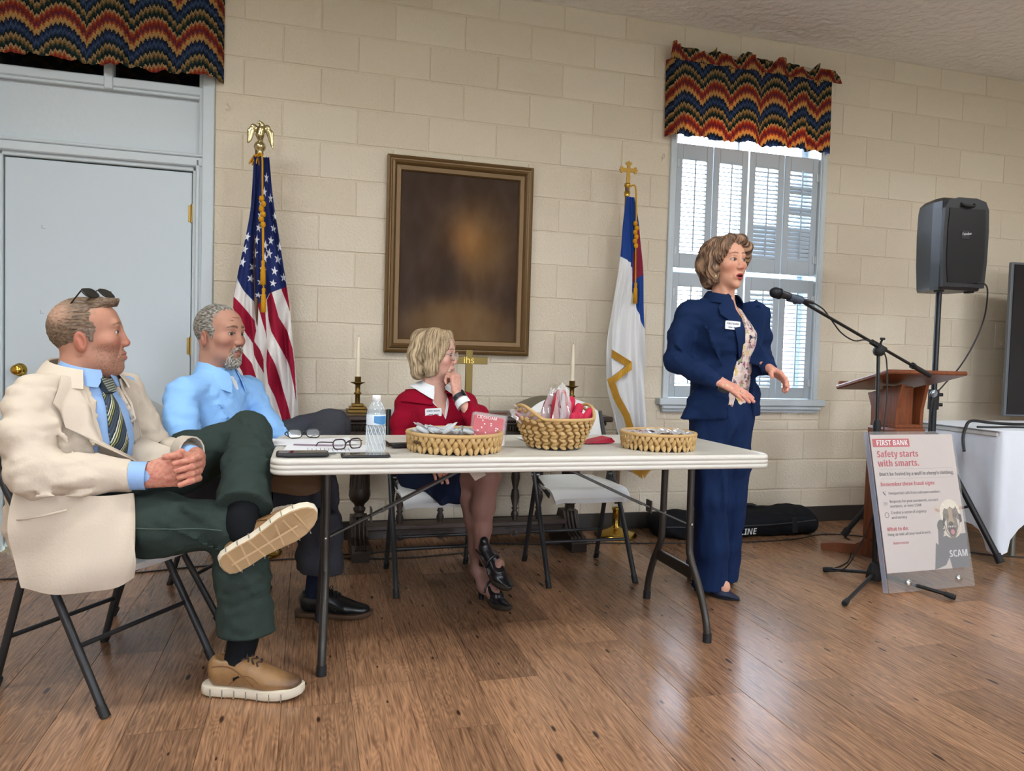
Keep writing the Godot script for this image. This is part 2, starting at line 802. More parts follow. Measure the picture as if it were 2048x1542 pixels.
# ================================================================ textures
func make_textures() -> void:
	mats["cloth_normal"] = noise_tex(5, 0.05, true, 3.0, 256, 3)
	# painted block: cream paint with a sandy relief
	for k in 3:
		var m := StandardMaterial3D.new()
		m.albedo_color = [Color("d2c7b3"), Color("cfc4b0"), Color("d4cab7")][k]
		m.roughness = 0.62
		m.metallic_specular = 0.35
		m.normal_enabled = true
		m.normal_texture = mats.get("block_normal", noise_tex(11, 0.045, true, 5.0, 512, 5))
		mats["block_normal"] = m.normal_texture
		m.normal_scale = 0.55
		m.uv1_triplanar = true
		m.uv1_world_triplanar = true
		m.uv1_scale = Vector3.ONE * 2.3
		mats["block%d" % k] = m
	# painted white woodwork
	var w := mat(Color("bcc6cc"), 0.45).duplicate() as StandardMaterial3D
	w.normal_enabled = true
	w.normal_texture = mats["block_normal"]
	w.normal_scale = 0.08
	w.uv1_triplanar = true
	mats["white_wood"] = w
	mats["shutter"] = mat(Color("a6b0b8"), 0.4)
	var c := StandardMaterial3D.new()
	c.albedo_color = Color("eceae6")
	c.roughness = 0.7
	c.normal_enabled = true
	c.normal_texture = noise_tex(21, 0.02, true, 9.0, 512, 3)
	c.normal_scale = 0.7
	c.uv1_triplanar = true
	c.uv1_world_triplanar = true
	c.uv1_scale = Vector3.ONE * 1.1
	mats["ceiling"] = c
	# floor boards: five printed oak patterns
	var fine := noise(31, 0.011, 3)
	var rings := noise(32, 0.004, 2)
	var dark := noise(33, 0.02, 2)
	for k in 6:
		var im := Image.create_empty(160, 640, true, Image.FORMAT_RGB8)
		var knots := []
		var rg := RandomNumberGenerator.new()
		rg.seed = 70 + k
		for q in rg.randi_range(2, 4):
			knots.append(V(rg.randf_range(25, 135), rg.randf_range(40, 600), rg.randf_range(2.5, 7.0)))
		var tone := [0.0, 0.05, -0.05, 0.02, -0.03, 0.08][k] as float
		for y in 640:
			for x in 160:
				var px := float(x)
				var py := float(y)
				var kd := 0.0
				for q: Vector3 in knots:
					var dx := px - q.x
					var dy := (py - q.y) * 0.45
					var d := sqrt(dx * dx + dy * dy)
					px += dx * 9.0 / (d + 8.0) * exp(-d / 26.0)
					kd = maxf(kd, 1.0 - d / q.z)
				px += k * 400.0
				var g := fine.get_noise_2d(px * 15.0, py * 0.9)
				var r := rings.get_noise_2d(px * 4.0, py * 0.7) * 6.0
				var ring := absf(fposmod(r, 1.0) - 0.5) * 2.0
				var v := 0.49 + tone + 0.13 * g + 0.08 * (ring - 0.5)
				var s := dark.get_noise_2d(px * 3.5, py * 0.28)
				var streak := smoothstep(0.3, 0.75, s)
				var col := Color(v * 1.08, v * 0.81, v * 0.605)
				col = col.lerp(Color(0.27, 0.17, 0.11), streak * 0.5)
				var fleck := smoothstep(0.6, 0.75, dark.get_noise_2d(px * 9.0 + 900.0, py * 0.8))
				col = col.lerp(Color(0.23, 0.15, 0.1), fleck * 0.5)
				if kd > 0.0:
					col = col.lerp(Color(0.16, 0.1, 0.07), minf(kd * 1.6, 0.9))
				im.set_pixel(x, y, col)
		var m := tex_mat(im, 0.27, 0.5)
		m.normal_enabled = true
		if not mats.has("plank_normal"):
			var nt := NoiseTexture2D.new()
			nt.width = 256
			nt.height = 256
			nt.seamless = true
			nt.noise = noise(41, 0.03, 3)
			nt.as_normal_map = true
			nt.bump_strength = 2.0
			mats["plank_normal"] = nt
		m.normal_texture = mats["plank_normal"]
		m.normal_scale = 0.12
		mats["plank%d" % k] = m
	# flame-stitch valance cloth
	var bands := ["232b40", "2f3d5c", "465a7e", "2f3d5c", "1f2b2c", "b3976c", "86683f", "2c403c", "1f2b2c", "c4a272", "ad5430", "94342e", "6e3546", "ad5634", "d2a664", "c79c60"]
	var im := Image.create_empty(384, 384, true, Image.FORMAT_RGB8)
	var jn := noise(8, 0.11, 2)
	for y in 384:
		for x in 384:
			var col_i := int(x / 3.0)
			var u := col_i * 3.0 / 384.0
			var wave := 74.0 * (1.0 - absf(sin(u * 3.0 * PI)))
			var jag := [0.0, 7.0, 13.0, 7.0][col_i % 4] as float
			var yy := y - wave + jag + 5.0 * jn.get_noise_2d(col_i * 3.0, 0.0)
			var b := int(floor(fposmod(yy / 192.0, 1.0) * 16.0))
			var c2 := Color(bands[b])
			if jn.get_noise_2d(x * 2.0, y * 0.3) > 0.25:
				c2 = c2.lightened(0.08)
			im.set_pixel(x, y, c2.darkened(0.05))
	var vm := tex_mat(im, 0.9, 0.2)
	vm.backlight_enabled = true
	vm.backlight = Color(1.0, 0.95, 0.9)
	mats["valance"] = vm


# ================================================================ the room
func ceiling_lamp(at: Vector3) -> void:
	var t := thing("ceiling_lamp", ["white fluorescent ceiling lamp above the coat wall door", "white fluorescent ceiling lamp above the middle of the hall", "white fluorescent ceiling lamp above the lectern side", "white fluorescent ceiling lamp at the rear near the left wall", "white fluorescent ceiling lamp at the rear near the right wall"][taken.get("ceiling_lamp", 0)], "lamp", at, "ceiling lamps out of view")
	var st := S()
	bx(st, at + V(0, -0.02, 0), V(1.26, 0.04, 0.32), 0.006)
	obj("housing", st, mat("e8e8e4", 0.5), t)
	st = S()
	bx(st, at + V(0, -0.062, 0), V(1.2, 0.045, 0.27), 0.015)
	var e := StandardMaterial3D.new()
	e.albedo_color = Color("f4f2ec")
	e.emission_enabled = true
	e.emission = Color(0.95, 0.98, 1.0)
	e.emission_energy_multiplier = 1.6
	obj("diffuser", st, e, t)
	var l := AreaLight3D.new()
	l.name = "tube_light"
	l.area_size = V2(1.2, 0.27)
	l.light_energy = LAMP
	l.light_color = Color(0.96, 0.975, 0.975)
	l.area_range = 14.0
	l.area_attenuation = 2.0
	l.shadow_enabled = true
	l.position = V(0, -0.1, 0)
	l.rotation_degrees = V(-90, 0, 0)
	t.add_child(l)


func plank_mesh(length: float) -> ArrayMesh:
	var st := S()
	var w := 0.1042
	var g := 0.0011
	st.set_smooth_group(-1)
	var p := [V2(-w, -0.003), V2(-w, -g), V2(-w + g, 0), V2(w - g, 0), V2(w, -g), V2(w, -0.003)]
	var vv := length / 1.219
	for i in 5:
		var a: Vector2 = p[i]
		var b: Vector2 = p[i + 1]
		var q := [[a, 0.0], [b, 0.0], [b, 1.0], [a, 0.0], [b, 1.0], [a, 1.0]]
		for e: Array in q:
			var d: Vector2 = e[0]
			st.set_uv(V2(0.5 + d.x / (2.0 * w), e[1] * vv))
			st.add_vertex(V(d.x, d.y, e[1] * (length - 0.0012)))
	st.generate_normals()
	st.generate_tangents()
	return st.commit()


func block_mesh(w: float, hgt: float) -> ArrayMesh:
	# a painted block face with eased edges, 6 mm proud of the joints
	var st := S()
	st.set_smooth_group(-1)
	var e := 0.0035
	var a := w / 2
	var b := hgt / 2
	var f := [V(-a + e, -b + e, 0), V(-a + e, b - e, 0), V(a - e, b - e, 0), V(a - e, -b + e, 0)]
	var k := [V(-a, -b, -0.0045), V(-a, b, -0.0045), V(a, b, -0.0045), V(a, -b, -0.0045)]
	quad(st, f[0], f[1], f[2], f[3])
	for i in 4:
		var j := (i + 1) % 4
		face(st, f[i], f[j], k[j], k[i], (f[i] + f[j]) * 0.5 + V(0, 0, 0.01))
	st.generate_normals()
	return st.commit()


func slab(called: String, lo: Vector3, hi: Vector3, m: Material) -> MeshInstance3D:
	var st := S()
	bx(st, (lo + hi) * 0.5, hi - lo)
	return struct(called, st, m)


func structure() -> void:
	var rg := RandomNumberGenerator.new()
	rg.seed = 12
	# floor
	var fl := slab("floor", V(-3.4, -0.12, -0.0), V(7.4, -0.0035, 8.0), mat("4a3423", 0.8))
	var cache := {}
	var rest := S()
	for i in 52:
		var x := -3.3 + 0.2092 * i
		var z := 0.0
		var l := rg.randf_range(0.2, 1.219)
		while z < 7.95:
			if z + l > 7.98:
				l = 7.98 - z
			if z < 3.2 and x > -2.2 and x < 5.6:
				var key := snappedf(l, 0.01)
				l = key
				if not cache.has(key):
					cache[key] = plank_mesh(key)
				var o := MeshInstance3D.new()
				o.mesh = cache[key]
				o.material_override = mats["plank%d" % rg.randi_range(0, 5)]
				o.name = "plank"
				fl.add_child(o, true)
				o.position = V(x, 0, z)
				if rg.randf() < 0.5:
					o.rotation.y = PI
					o.position.z = z + l - 0.0012
			else:
				bx(rest, V(x, -0.0018, z + l / 2), V(0.2082, 0.0035, l - 0.0012))
			z += l
			l = 1.219
	var ro := obj("plank", rest, mat("8c6645", 0.35), fl)
	ro.set_meta("kind", "stuff")
	# ceiling and the walls out of view
	slab("ceiling", V(-3.4, CEIL, -0.2), V(7.4, CEIL + 0.12, 8.2), mats["ceiling"])
	slab("wall_left", V(-3.6, -0.12, -0.2), V(-3.4, CEIL + 0.12, 8.2), mats["block0"])
	slab("wall_right", V(7.4, -0.12, -0.2), V(7.6, CEIL + 0.12, 8.2), mats["block0"])
	# the wall behind the camera has three daylight windows
	var wf := S()
	for r: Array in [[-3.6, -1.75, -0.12, CEIL + 0.12], [-0.65, 1.35, -0.12, CEIL + 0.12], [2.45, 4.45, -0.12, CEIL + 0.12], [5.55, 7.6, -0.12, CEIL + 0.12], [-1.75, -0.65, -0.12, 0.85], [-1.75, -0.65, 2.6, CEIL + 0.12], [1.35, 2.45, -0.12, 0.85], [1.35, 2.45, 2.6, CEIL + 0.12], [4.45, 5.55, -0.12, 0.85], [4.45, 5.55, 2.6, CEIL + 0.12]]:
		bx(wf, V((r[0] + r[1]) / 2, (r[2] + r[3]) / 2, 8.1), V(r[1] - r[0], r[3] - r[2], 0.2))
	struct("wall_front", wf, mats["block0"])
	for k in 3:
		var x := -1.2 + 3.1 * k
		wf = S()
		for y: float in [0.875, 1.72, 2.575]:
			bx(wf, V(x, y, 8.12), V(1.1, 0.05, 0.05), 0.004)
		for s: float in [-0.525, 0.0, 0.525]:
			bx(wf, V(x + s, 1.725, 8.12), V(0.05, 1.7, 0.05), 0.004)
		var wn := struct("window_%d" % (k + 3), wf, mats["white_wood"])
		wf = S()
		bx(wf, V(x, 1.725, 8.12), V(1.06, 1.68, 0.004))
		obj("pane", wf, glass("eef6fa", 0.06), wn)
	# back wall: core with two openings, then blocks
	var st := S()
	for r: Array in [[-3.4, -1.62, 0, CEIL], [-1.62, -0.5, 3.02, CEIL], [-0.5, 2.25, 0, CEIL], [2.25, 3.35, 0, 0.8], [2.25, 3.35, 2.75, CEIL], [3.35, 7.4, 0, CEIL]]:
		bx(st, V((r[0] + r[1]) / 2, (r[2] + r[3]) / 2, -0.1022), V(r[1] - r[0], r[3] - r[2], 0.1956))
	var wb := struct("wall_back", st, mats["block1"])
	var bc := {}
	var c := 0.2032
	for n in range(-5, 12):
		var y1 := (11.12 - n) * c
		var y0 := y1 - c
		y1 = minf(y1, CEIL)
		y0 = maxf(y0, 0.0)
		if y1 - y0 < 0.02:
			continue
		var off := (0.125 if posmod(n, 2) == 0 else 0.625) * 0.4064
		for i in range(-9, 19):
			var spans := [[off + i * 0.4064, off + (i + 1) * 0.4064]]
			for op: Array in [[-1.62, -0.5, -1.0, 3.02], [2.22, 3.38, 0.84, 2.75], [2.18, 3.42, 0.64, 0.84]]:
				if y0 < op[3] - 0.03 and y1 > op[2] + 0.03:
					var nxt := []
					for s: Array in spans:
						if s[1] <= op[0] or s[0] >= op[1]:
							nxt.append(s)
							continue
						if s[0] < op[0] - 0.03:
							nxt.append([s[0], op[0]])
						if s[1] > op[1] + 0.03:
							nxt.append([op[1], s[1]])
					spans = nxt
			for s: Array in spans:
				var a: float = maxf(s[0], -3.4)
				var b: float = minf(s[1], 7.4)
				if b - a < 0.03:
					continue
				block(wb, bc, a, b, y0, y1, rg)
	for k in 2:
		for i in 4:
			block(wb, bc, 2.18 + i * 0.31 + (0.0 if k else 0.06), 2.18 + (i + 1) * 0.31 + (0.0 if k or i == 3 else 0.06), 0.634 + 0.0675 * k, 0.634 + 0.0675 * (k + 1), rg)
	# baseboard
	st = S()
	bx(st, V(3.45, 0.053, 0.004), V(7.9, 0.106, 0.012), 0.003)
	struct("baseboard_back", st, mat("2a2623", 0.5))
	door_side()
	window_side()
	outdoors()


func block(parent: Node, bc: Dictionary, a: float, b: float, y0: float, y1: float, rg: RandomNumberGenerator) -> void:
	var w := snappedf(b - a - 0.0035, 0.001)
	var hh := snappedf(y1 - y0 - 0.0095, 0.001)
	var key := "%s %s" % [w, hh]
	if not bc.has(key):
		bc[key] = block_mesh(w, hh)
	var o := MeshInstance3D.new()
	o.mesh = bc[key]
	o.material_override = mats["block%d" % rg.randi_range(0, 2)]
	o.name = "block"
	parent.add_child(o, true)
	o.position = V((a + b) / 2, (y0 + y1) / 2, rg.randf_range(-0.0006, 0.0006))


func door_side() -> void:
	var wm: Material = mats["white_wood"]
	# casing round the whole opening
	var st := S()
	bx(st, V(-0.53, 1.5, -0.01), V(0.06, 3.0, 0.05), 0.004)
	bx(st, V(-0.565, 1.5, -0.03), V(0.03, 3.0, 0.04), 0.003)
	bx(st, V(-1.59, 1.5, -0.01), V(0.06, 3.0, 0.05), 0.004)
	bx(st, V(-1.06, 2.99, -0.01), V(1.12, 0.06, 0.05), 0.004)
	struct("trim_1", st, wm)
	# panel between door and transom
	st = S()
	bx(st, V(-1.07, 2.27, -0.07), V(1.0, 0.42, 0.05))
	struct("trim_2", st, wm)
	# transom sill and mullion
	st = S()
	bx(st, V(-1.07, 2.462, -0.045), V(1.0, 0.05, 0.07), 0.006)
	bx(st, V(-1.07, 2.428, -0.04), V(1.0, 0.018, 0.05), 0.004)
	bx(st, V(-1.02, 2.7, -0.035), V(0.045, 0.56, 0.06), 0.005)
	struct("trim_3", st, wm)
	# door casing
	st = S()
	bx(st, V(-1.06, 2.085, -0.03), V(1.02, 0.05, 0.055), 0.006)
	bx(st, V(-1.06, 2.052, -0.045), V(0.96, 0.028, 0.04), 0.004)
	bx(st, V(-1.06, 2.118, -0.022), V(1.04, 0.018, 0.05), 0.005)
	bx(st, V(-0.597, 1.03, -0.045), V(0.026, 2.06, 0.04), 0.003)
	bx(st, V(-0.583, 1.05, -0.03), V(0.02, 2.1, 0.055), 0.005)
	bx(st, V(-1.525, 1.03, -0.045), V(0.04, 2.06, 0.04), 0.003)
	struct("trim_4", st, wm)
	# door leaf
	st = S()
	bx(st, V(-1.0575, 1.026, -0.062), V(0.885, 2.012, 0.044), 0.003)
	var d := struct("door_1", st, mat("bac5cc", 0.4))
	for y: float in [1.811, 1.093, 0.27]:
		st = S()
		tube(st, [V(-0.613, y - 0.05, -0.033), V(-0.613, y + 0.05, -0.033)], 0.0075, 8)
		bx(st, V(-0.62, y, -0.038), V(0.025, 0.09, 0.004))
		obj("hinge", st, mat("8d7440", 0.35, 0.9), d)
	st = S()
	var kb := Basis(Vector3.RIGHT, PI / 2)
	lathe(st, [V2(0.0, 0.0), V2(0.033, 0.0), V2(0.034, 0.004), V2(0.012, 0.008), V2(0.011, 0.026), V2(0.022, 0.034), V2(0.028, 0.046), V2(0.025, 0.058), V2(0.014, 0.063), V2(0.0, 0.064)], V(-1.43, 0.945, -0.04), 20, kb)
	obj("door_knob", st, mat("c9a448", 0.18, 1.0), d)
	st = S()
	for q: Array in [[-1.325, 1.68], [-1.33, 1.24], [-1.36, 0.45]]:
		bx(st, V(q[0], q[1], -0.0395), V(0.016, 0.004, 0.001))
		bx(st, V(q[0] - 0.008, q[1] + 0.008, -0.0395), V(0.004, 0.018, 0.001))
	obj("scuff_mark", st, mat("98a4ab", 0.7), d)
	# transom glass with the dark loft behind it
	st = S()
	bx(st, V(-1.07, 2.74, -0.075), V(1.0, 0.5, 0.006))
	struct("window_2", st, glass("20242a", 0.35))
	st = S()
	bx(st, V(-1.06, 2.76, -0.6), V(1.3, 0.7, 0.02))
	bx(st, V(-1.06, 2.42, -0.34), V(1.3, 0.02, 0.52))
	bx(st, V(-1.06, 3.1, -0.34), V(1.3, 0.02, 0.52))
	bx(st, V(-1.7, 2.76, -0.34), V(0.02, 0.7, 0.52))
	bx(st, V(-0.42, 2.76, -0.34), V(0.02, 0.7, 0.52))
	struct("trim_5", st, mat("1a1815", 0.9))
	# closet behind the door so that no daylight leaks round it
	slab("wall_closet", V(-1.8, -0.12, -0.24), V(-0.3, 2.44, -0.2), mat("6a6258", 0.9))
	var v := thing("valance", "flame-stitch valance above the white door, cut by the frame", "valance", V(-1.0, 2.55, 0.1))
	valance(v, -1.75, -0.455, 2.515, 3.12, 0.085, 5, false)
	for x: float in [-0.437, 2.157]:
		var st2 := S()
		tube(st2, curve([V(x, 2.41 - (x + 0.4) * 0.02, 0.0), V(x + 0.004, 2.4, 0.014), V(x + 0.012, 2.385, 0.016), V(x + 0.005, 2.372, 0.012), V(x - 0.006, 2.378, 0.012)], 4), 0.0022, 6)
		obj("hook", st2, mat("b9b2a4", 0.5), get_node("wall_back"))


# gathered cloth on a rod; bottom edge wavers, ruffle on top
func valance(v: Node3D, x0: float, x1: float, yb: float, yt: float, z: float, seed_: int, ruffled: bool) -> void:
	var n := noise(seed_, 1.0, 2)
	var rows := []
	var cols := 150
	var wide := x1 - x0
	for j in 17:
		var t := j / 16.0
		var row := []
		for i in cols + 1:
			var u := float(i) / cols
			var x := x0 + wide * u
			var fold := sin(u * wide * 34.0 + 3.0 * n.get_noise_2d(u * 7.0, 3.0)) * (0.45 + 0.55 * n.get_noise_2d(u * 11.0, 0.0))
			var amp := 0.016 + 0.014 * t
			var deep := sin(u * wide * 11.0 + 5.0 * n.get_noise_2d(u * 3.0, 9.0)) * 0.018 * t
			var y := lerpf(yt, yb, t)
			if t > 0.9:
				y += 0.012 * n.get_noise_2d(u * 25.0, 4.0)
			var edge := 1.0 - smoothstep(0.0, 0.03, minf(u, 1.0 - u))
			row.append(V(x + 0.006 * fold * t, y, z + fold * amp + deep - edge * (z - 0.015)))
		rows.append(row)
	var st := S()
	sheet(st, rows, 0.003, Rect2(0, 0.05, wide * 1.55, (yt - yb) * 2.15))
	obj("cloth_panel", st, mats["valance"], v)
	if ruffled:
		rows = []
		for j in 6:
			var t := j / 5.0
			var row := []
			for i in cols + 1:
				var u := float(i) / cols
				var w := n.get_noise_2d(u * 16.0, 7.0)
				var y := yt - 0.02 + t * (0.08 + 0.022 * sin(u * 31.0 + 2.0 * w)) + 0.006 * w * t
				row.append(V(x0 - 0.01 + (wide + 0.05) * u, y, z + 0.012 + sin(u * 62.0 + 3.0 * w) * 0.03 * t))
			rows.append(row)
		rows.reverse()
		st = S()
		sheet(st, rows, 0.003, Rect2(0.1, 0.3, wide * 1.9, 0.2))
		obj("ruffle", st, mats["valance"], v)
	st = S()
	tube(st, [V(x0 + 0.03, yt - 0.01, 0.0), V(x0 + 0.03, yt - 0.01, z - 0.012), V(x1 - 0.03, yt - 0.01, z - 0.012), V(x1 - 0.03, yt - 0.01, 0.0)], 0.007, 8)
	obj("curtain_rod", st, mat("e6e4de", 0.4), v)


func window_side() -> void:
	var wm: Material = mats["white_wood"]
	var st := S()
	# jambs in the opening and casing on the wall
	for x: float in [2.245, 3.355]:
		bx(st, V(x, 1.785, -0.09), V(0.03, 1.97, 0.2), 0.003)
		bx(st, V(x + (-0.014 if x < 3 else 0.014), 1.785, 0.008), V(0.036, 1.94, 0.02), 0.004)
	bx(st, V(2.8, 2.755, -0.09), V(1.14, 0.03, 0.2), 0.003)
	struct("trim_6", st, wm)
	st = S()
	bx(st, V(2.8, 0.825, -0.02), V(1.25, 0.045, 0.16), 0.006)
	bx(st, V(2.8, 0.79, 0.022), V(1.2, 0.03, 0.05), 0.008)
	bx(st, V(2.8, 0.767, 0.012), V(1.18, 0.02, 0.03), 0.004)
	struct("trim_7", st, wm)
	# sash with two panes
	st = S()
	for y: float in [0.87, 1.68, 2.72]:
		bx(st, V(2.8, y, -0.16), V(1.08, 0.05, 0.04), 0.004)
	for x: float in [2.28, 3.32]:
		bx(st, V(x, 1.79, -0.16), V(0.05, 1.9, 0.04), 0.004)
	bx(st, V(2.8, 1.79, -0.16), V(0.022, 1.9, 0.03), 0.003)
	var wn := struct("window_1", st, wm)
	for y: Array in [[0.89, 1.66], [1.7, 2.7]]:
		for x: Array in [[2.3, 2.79], [2.81, 3.3]]:
			st = S()
			bx(st, V((x[0] + x[1]) / 2, (y[0] + y[1]) / 2, -0.16), V(x[1] - x[0], y[1] - y[0], 0.004))
			obj("pane", st, glass("eef6fa", 0.06), wn)
	# plantation shutters: two tiers of four panels
	var slat := S()
	slat.set_smooth_group(1)
	var rings := []
	for e: float in [-0.5, 0.5]:
		var ring := PackedVector3Array()
		for k in 8:
			var a := TAU * k / 8
			ring.append(V(e, sin(a) * 0.0033, cos(a) * 0.0185))
		rings.append(ring)
	loft(slat, rings)
	slat.generate_normals()
	var slat_mesh := slat.commit()
	var xs := [2.262, 2.532, 2.800, 3.070, 3.338]
	for tier in 2:
		var y0 := 0.852 if tier == 0 else 1.692
		var y1 := 1.662 if tier == 0 else 2.487
		for p in 4:
			var a: float = xs[p] + 0.003
			var b: float = xs[p + 1] - (0.01 if p == 1 else 0.003)
			var mid := (a + b) / 2
			var t := thing("shutter_panel", "%s white louvred shutter panel, %s of its row of four" % [["lower", "upper"][tier], ["leftmost", "second from left", "third from left", "rightmost"][p]], "shutter", V(mid, y0, -0.02), "white window shutters")
			var bot := 0.095 if tier == 1 else 0.075
			var top := 0.1 if tier == 1 else 0.09
			st = S()
			bx(st, V(a + 0.0225, (y0 + y1) / 2, -0.02), V(0.045, y1 - y0, 0.028), 0.003)
			obj("stile", st, mats["shutter"], t)
			st = S()
			bx(st, V(b - 0.0225, (y0 + y1) / 2, -0.02), V(0.045, y1 - y0, 0.028), 0.003)
			obj("stile", st, mats["shutter"], t)
			st = S()
			bx(st, V(mid, y0 + bot / 2, -0.02), V(b - a - 0.09, bot, 0.026), 0.003)
			obj("rail", st, mats["shutter"], t)
			st = S()
			bx(st, V(mid, y1 - top / 2, -0.02), V(b - a - 0.09, top, 0.026), 0.003)
			obj("rail", st, mats["shutter"], t)
			var cnt := int((y1 - top - y0 - bot) / 0.0285)
			for k in cnt:
				var o := MeshInstance3D.new()
				o.mesh = slat_mesh
				o.material_override = mats["shutter"]
				o.name = "slat"
				t.add_child(o, true)
				var y := y0 + bot + 0.0165 + k * (y1 - top - y0 - bot - 0.012) / cnt
				o.position = V(mid, y, -0.02) - t.position
				# degrees from level; the right-hand panels are nearly shut in places
				var tilt := 26.0 if tier == 1 else 13.0
				if tier == 1 and p == 2:
					tilt = 40.0 if k > 7 else 66.0
				elif tier == 1 and p == 3:
					tilt = 42.0 if k > 17 or k in [13, 14, 15, 8, 9, 10] else 70.0
				elif tier == 0 and p == 2:
					tilt = 44.0
				o.rotation_degrees.x = tilt
				o.scale = V(b - a - 0.088, 1, 1)
			st = S()
			bx(st, V(mid, (y0 + bot + y1 - top) / 2 + 0.012, 0.002), V(0.009, y1 - top - y0 - bot - 0.01, 0.009), 0.001)
			obj("tilt_rod", st, mats["shutter"], t)
			if p == 0 or p == 3:
				var hx := a + 0.002 if p == 0 else b - 0.002
				for y: float in [y0 + 0.11, y1 - 0.13]:
					st = S()
					bx(st, V(hx, y, -0.003), V(0.034, 0.05, 0.004), 0.001)
					tube(st, [V(hx, y - 0.027, 0.001), V(hx, y + 0.027, 0.001)], 0.004, 6)
					obj("hinge", st, mat("b9c2c8", 0.4), t)
	var v := thing("valance", "ruffled flame-stitch valance glowing above the shuttered window", "valance", V(2.77, 2.5, 0.1))
	valance(v, 2.155, 3.37, 2.505, 2.985, 0.085, 9, true)


func outdoors() -> void:
	var st := S()
	bx(st, V(3, -0.75, -12.3), V(40, 0.5, 24))
	bx(st, V(3, -0.75, 20.3), V(40, 0.5, 24))
	var g := obj("lawn", st, mat("b3b6a2", 0.95))
	g.set_meta("kind", "structure")
	# a neighbouring house on the right, seen only through the louvres
	var h := thing("neighbouring_house", "grey-brown house outdoors, glimpsed through the right-hand louvres", "building", V(11.6, -0.5, -7.5))
	st = S()
	bx(st, V(12.4, 0.9, -8.2), V(5.0, 2.8, 2.4))
	obj("wall", st, mat("8a8078", 0.9), h)
	st = S()
	prism(st, PackedVector2Array([V2(-1.5, 0), V2(1.5, 0), V2(0, 0.9)]), -2.7, 2.7, Transform3D(Basis(Vector3.UP, PI / 2), V(12.4, 2.3, -8.2)))
	obj("roof", st, mat("5d5752", 0.9), h)
	for x: float in [10.9, 12.4, 13.9]:
		st = S()
		bx(st, V(x, 1.0, -6.99), V(0.8, 1.1, 0.04), 0.005)
		obj("window", st, mat("c9cdd0", 0.3), h)


# ================================================================ furniture
# folding chair seen from its own frame: +z is the way it faces; pl places it
func folding_chair(label: String, at: Vector3, turn: float) -> Node3D:
	var t := thing("folding_chair", label, "chair", at, "white folding chairs")
	var pl := Transform3D(Basis(Vector3.UP, turn), at)
	var dk := mat("2c2d2f", 0.42, 0.3)
	for s: float in [-1.0, 1.0]:
		var st := S()
		var pts := []
		for q: Vector3 in [V(s * 0.222, 0.012, 0.225), V(s * 0.218, 0.46, -0.045), V(s * 0.214, 0.66, -0.19), V(s * 0.206, 0.80, -0.255)]:
			pts.append(pl * q)
		tube(st, curve(pts, 5), 0.0125, 10)
		obj("front_leg", st, dk, t)
		st = S()
		tube(st, [pl * V(s * 0.205, 0.012, -0.235), pl * V(s * 0.198, 0.52, -0.075)], 0.012, 10)
		obj("rear_leg", st, dk, t)
		for z: float in [0.225, -0.235]:
			st = S()
			var x := s * (0.222 if z > 0 else 0.205)
			tube(st, [pl * V(x, 0.0, z + (0.007 if z > 0 else -0.003)), pl * V(x, 0.035, z - (0.02 if z > 0 else -0.011) + 0.003)], 0.0145, 10)
			obj("foot_cap", st, mat("141415", 0.6), t)
		st = S()
		bar(st, pl * V(s * 0.2, 0.475, -0.1), pl * V(s * 0.2, 0.42, 0.13), 0.006, 0.028, pl.basis.x)
		obj("seat_bracket", st, dk, t)
		st = S()
		tube(st, [pl * V(s * 0.232, 0.49, -0.063), pl * V(s * 0.19, 0.49, -0.063)], 0.006, 8)
		obj("rivet", st, mat("8b8d90", 0.3, 0.9), t)
	var st := S()
	tube(st, [pl * V(-0.219, 0.19, 0.117), pl * V(0.219, 0.19, 0.117)], 0.008, 8)
	obj("stretcher", st, dk, t)
	st = S()
	tube(st, [pl * V(-0.201, 0.17, -0.184), pl * V(0.201, 0.17, -0.184)], 0.008, 8)
	obj("stretcher", st, dk, t)
	# moulded seat: dished, with a rolled front lip
	var wm := mat("d6d8d6", 0.4)
	var top := []
	for j in 13:
		var v := j / 12.0
		var row := []
		for i in 15:
			var u := i / 7.0 - 1.0
			var hw := 0.195 + 0.012 * sin(v * PI) - 0.03 * pow(v, 4.0)
			var z := 0.215 - v * 0.4
			z += 0.018 * (1.0 - u * u) * (1.0 - v) - 0.01
			var y := 0.462 - 0.016 * (1.0 - u * u) * sin(v * PI) + 0.006 * v
			y -= 0.042 * pow(clampf(1.0 - v * 5.0, 0.0, 1.0), 2.0)
			y -= 0.012 * pow(absf(u), 8.0)
			row.append(pl * V(u * hw, y, z))
		top.append(row)
	top.reverse()
	st = S()
	sheet(st, top, 0.032)
	obj("seat", st, wm, t)
	# curved back panel
	var rows := []
	for j in 11:
		var v := j / 10.0
		var row := []
		for i in 17:
			var u := i / 8.0 - 1.0
			var y := lerpf(0.868 - 0.07 * pow(absf(u), 2.6), 0.60 + 0.02 * u * u, v)
			var z := -0.272 + (0.868 - y) * 0.36 - 0.03 * (1.0 - u * u)
			row.append(pl * V(u * (0.2 + 0.006 * sin(v * PI)), y, z))
		rows.append(row)
	st = S()
	sheet(st, rows, 0.016)
	obj("backrest", st, wm, t)
	return t


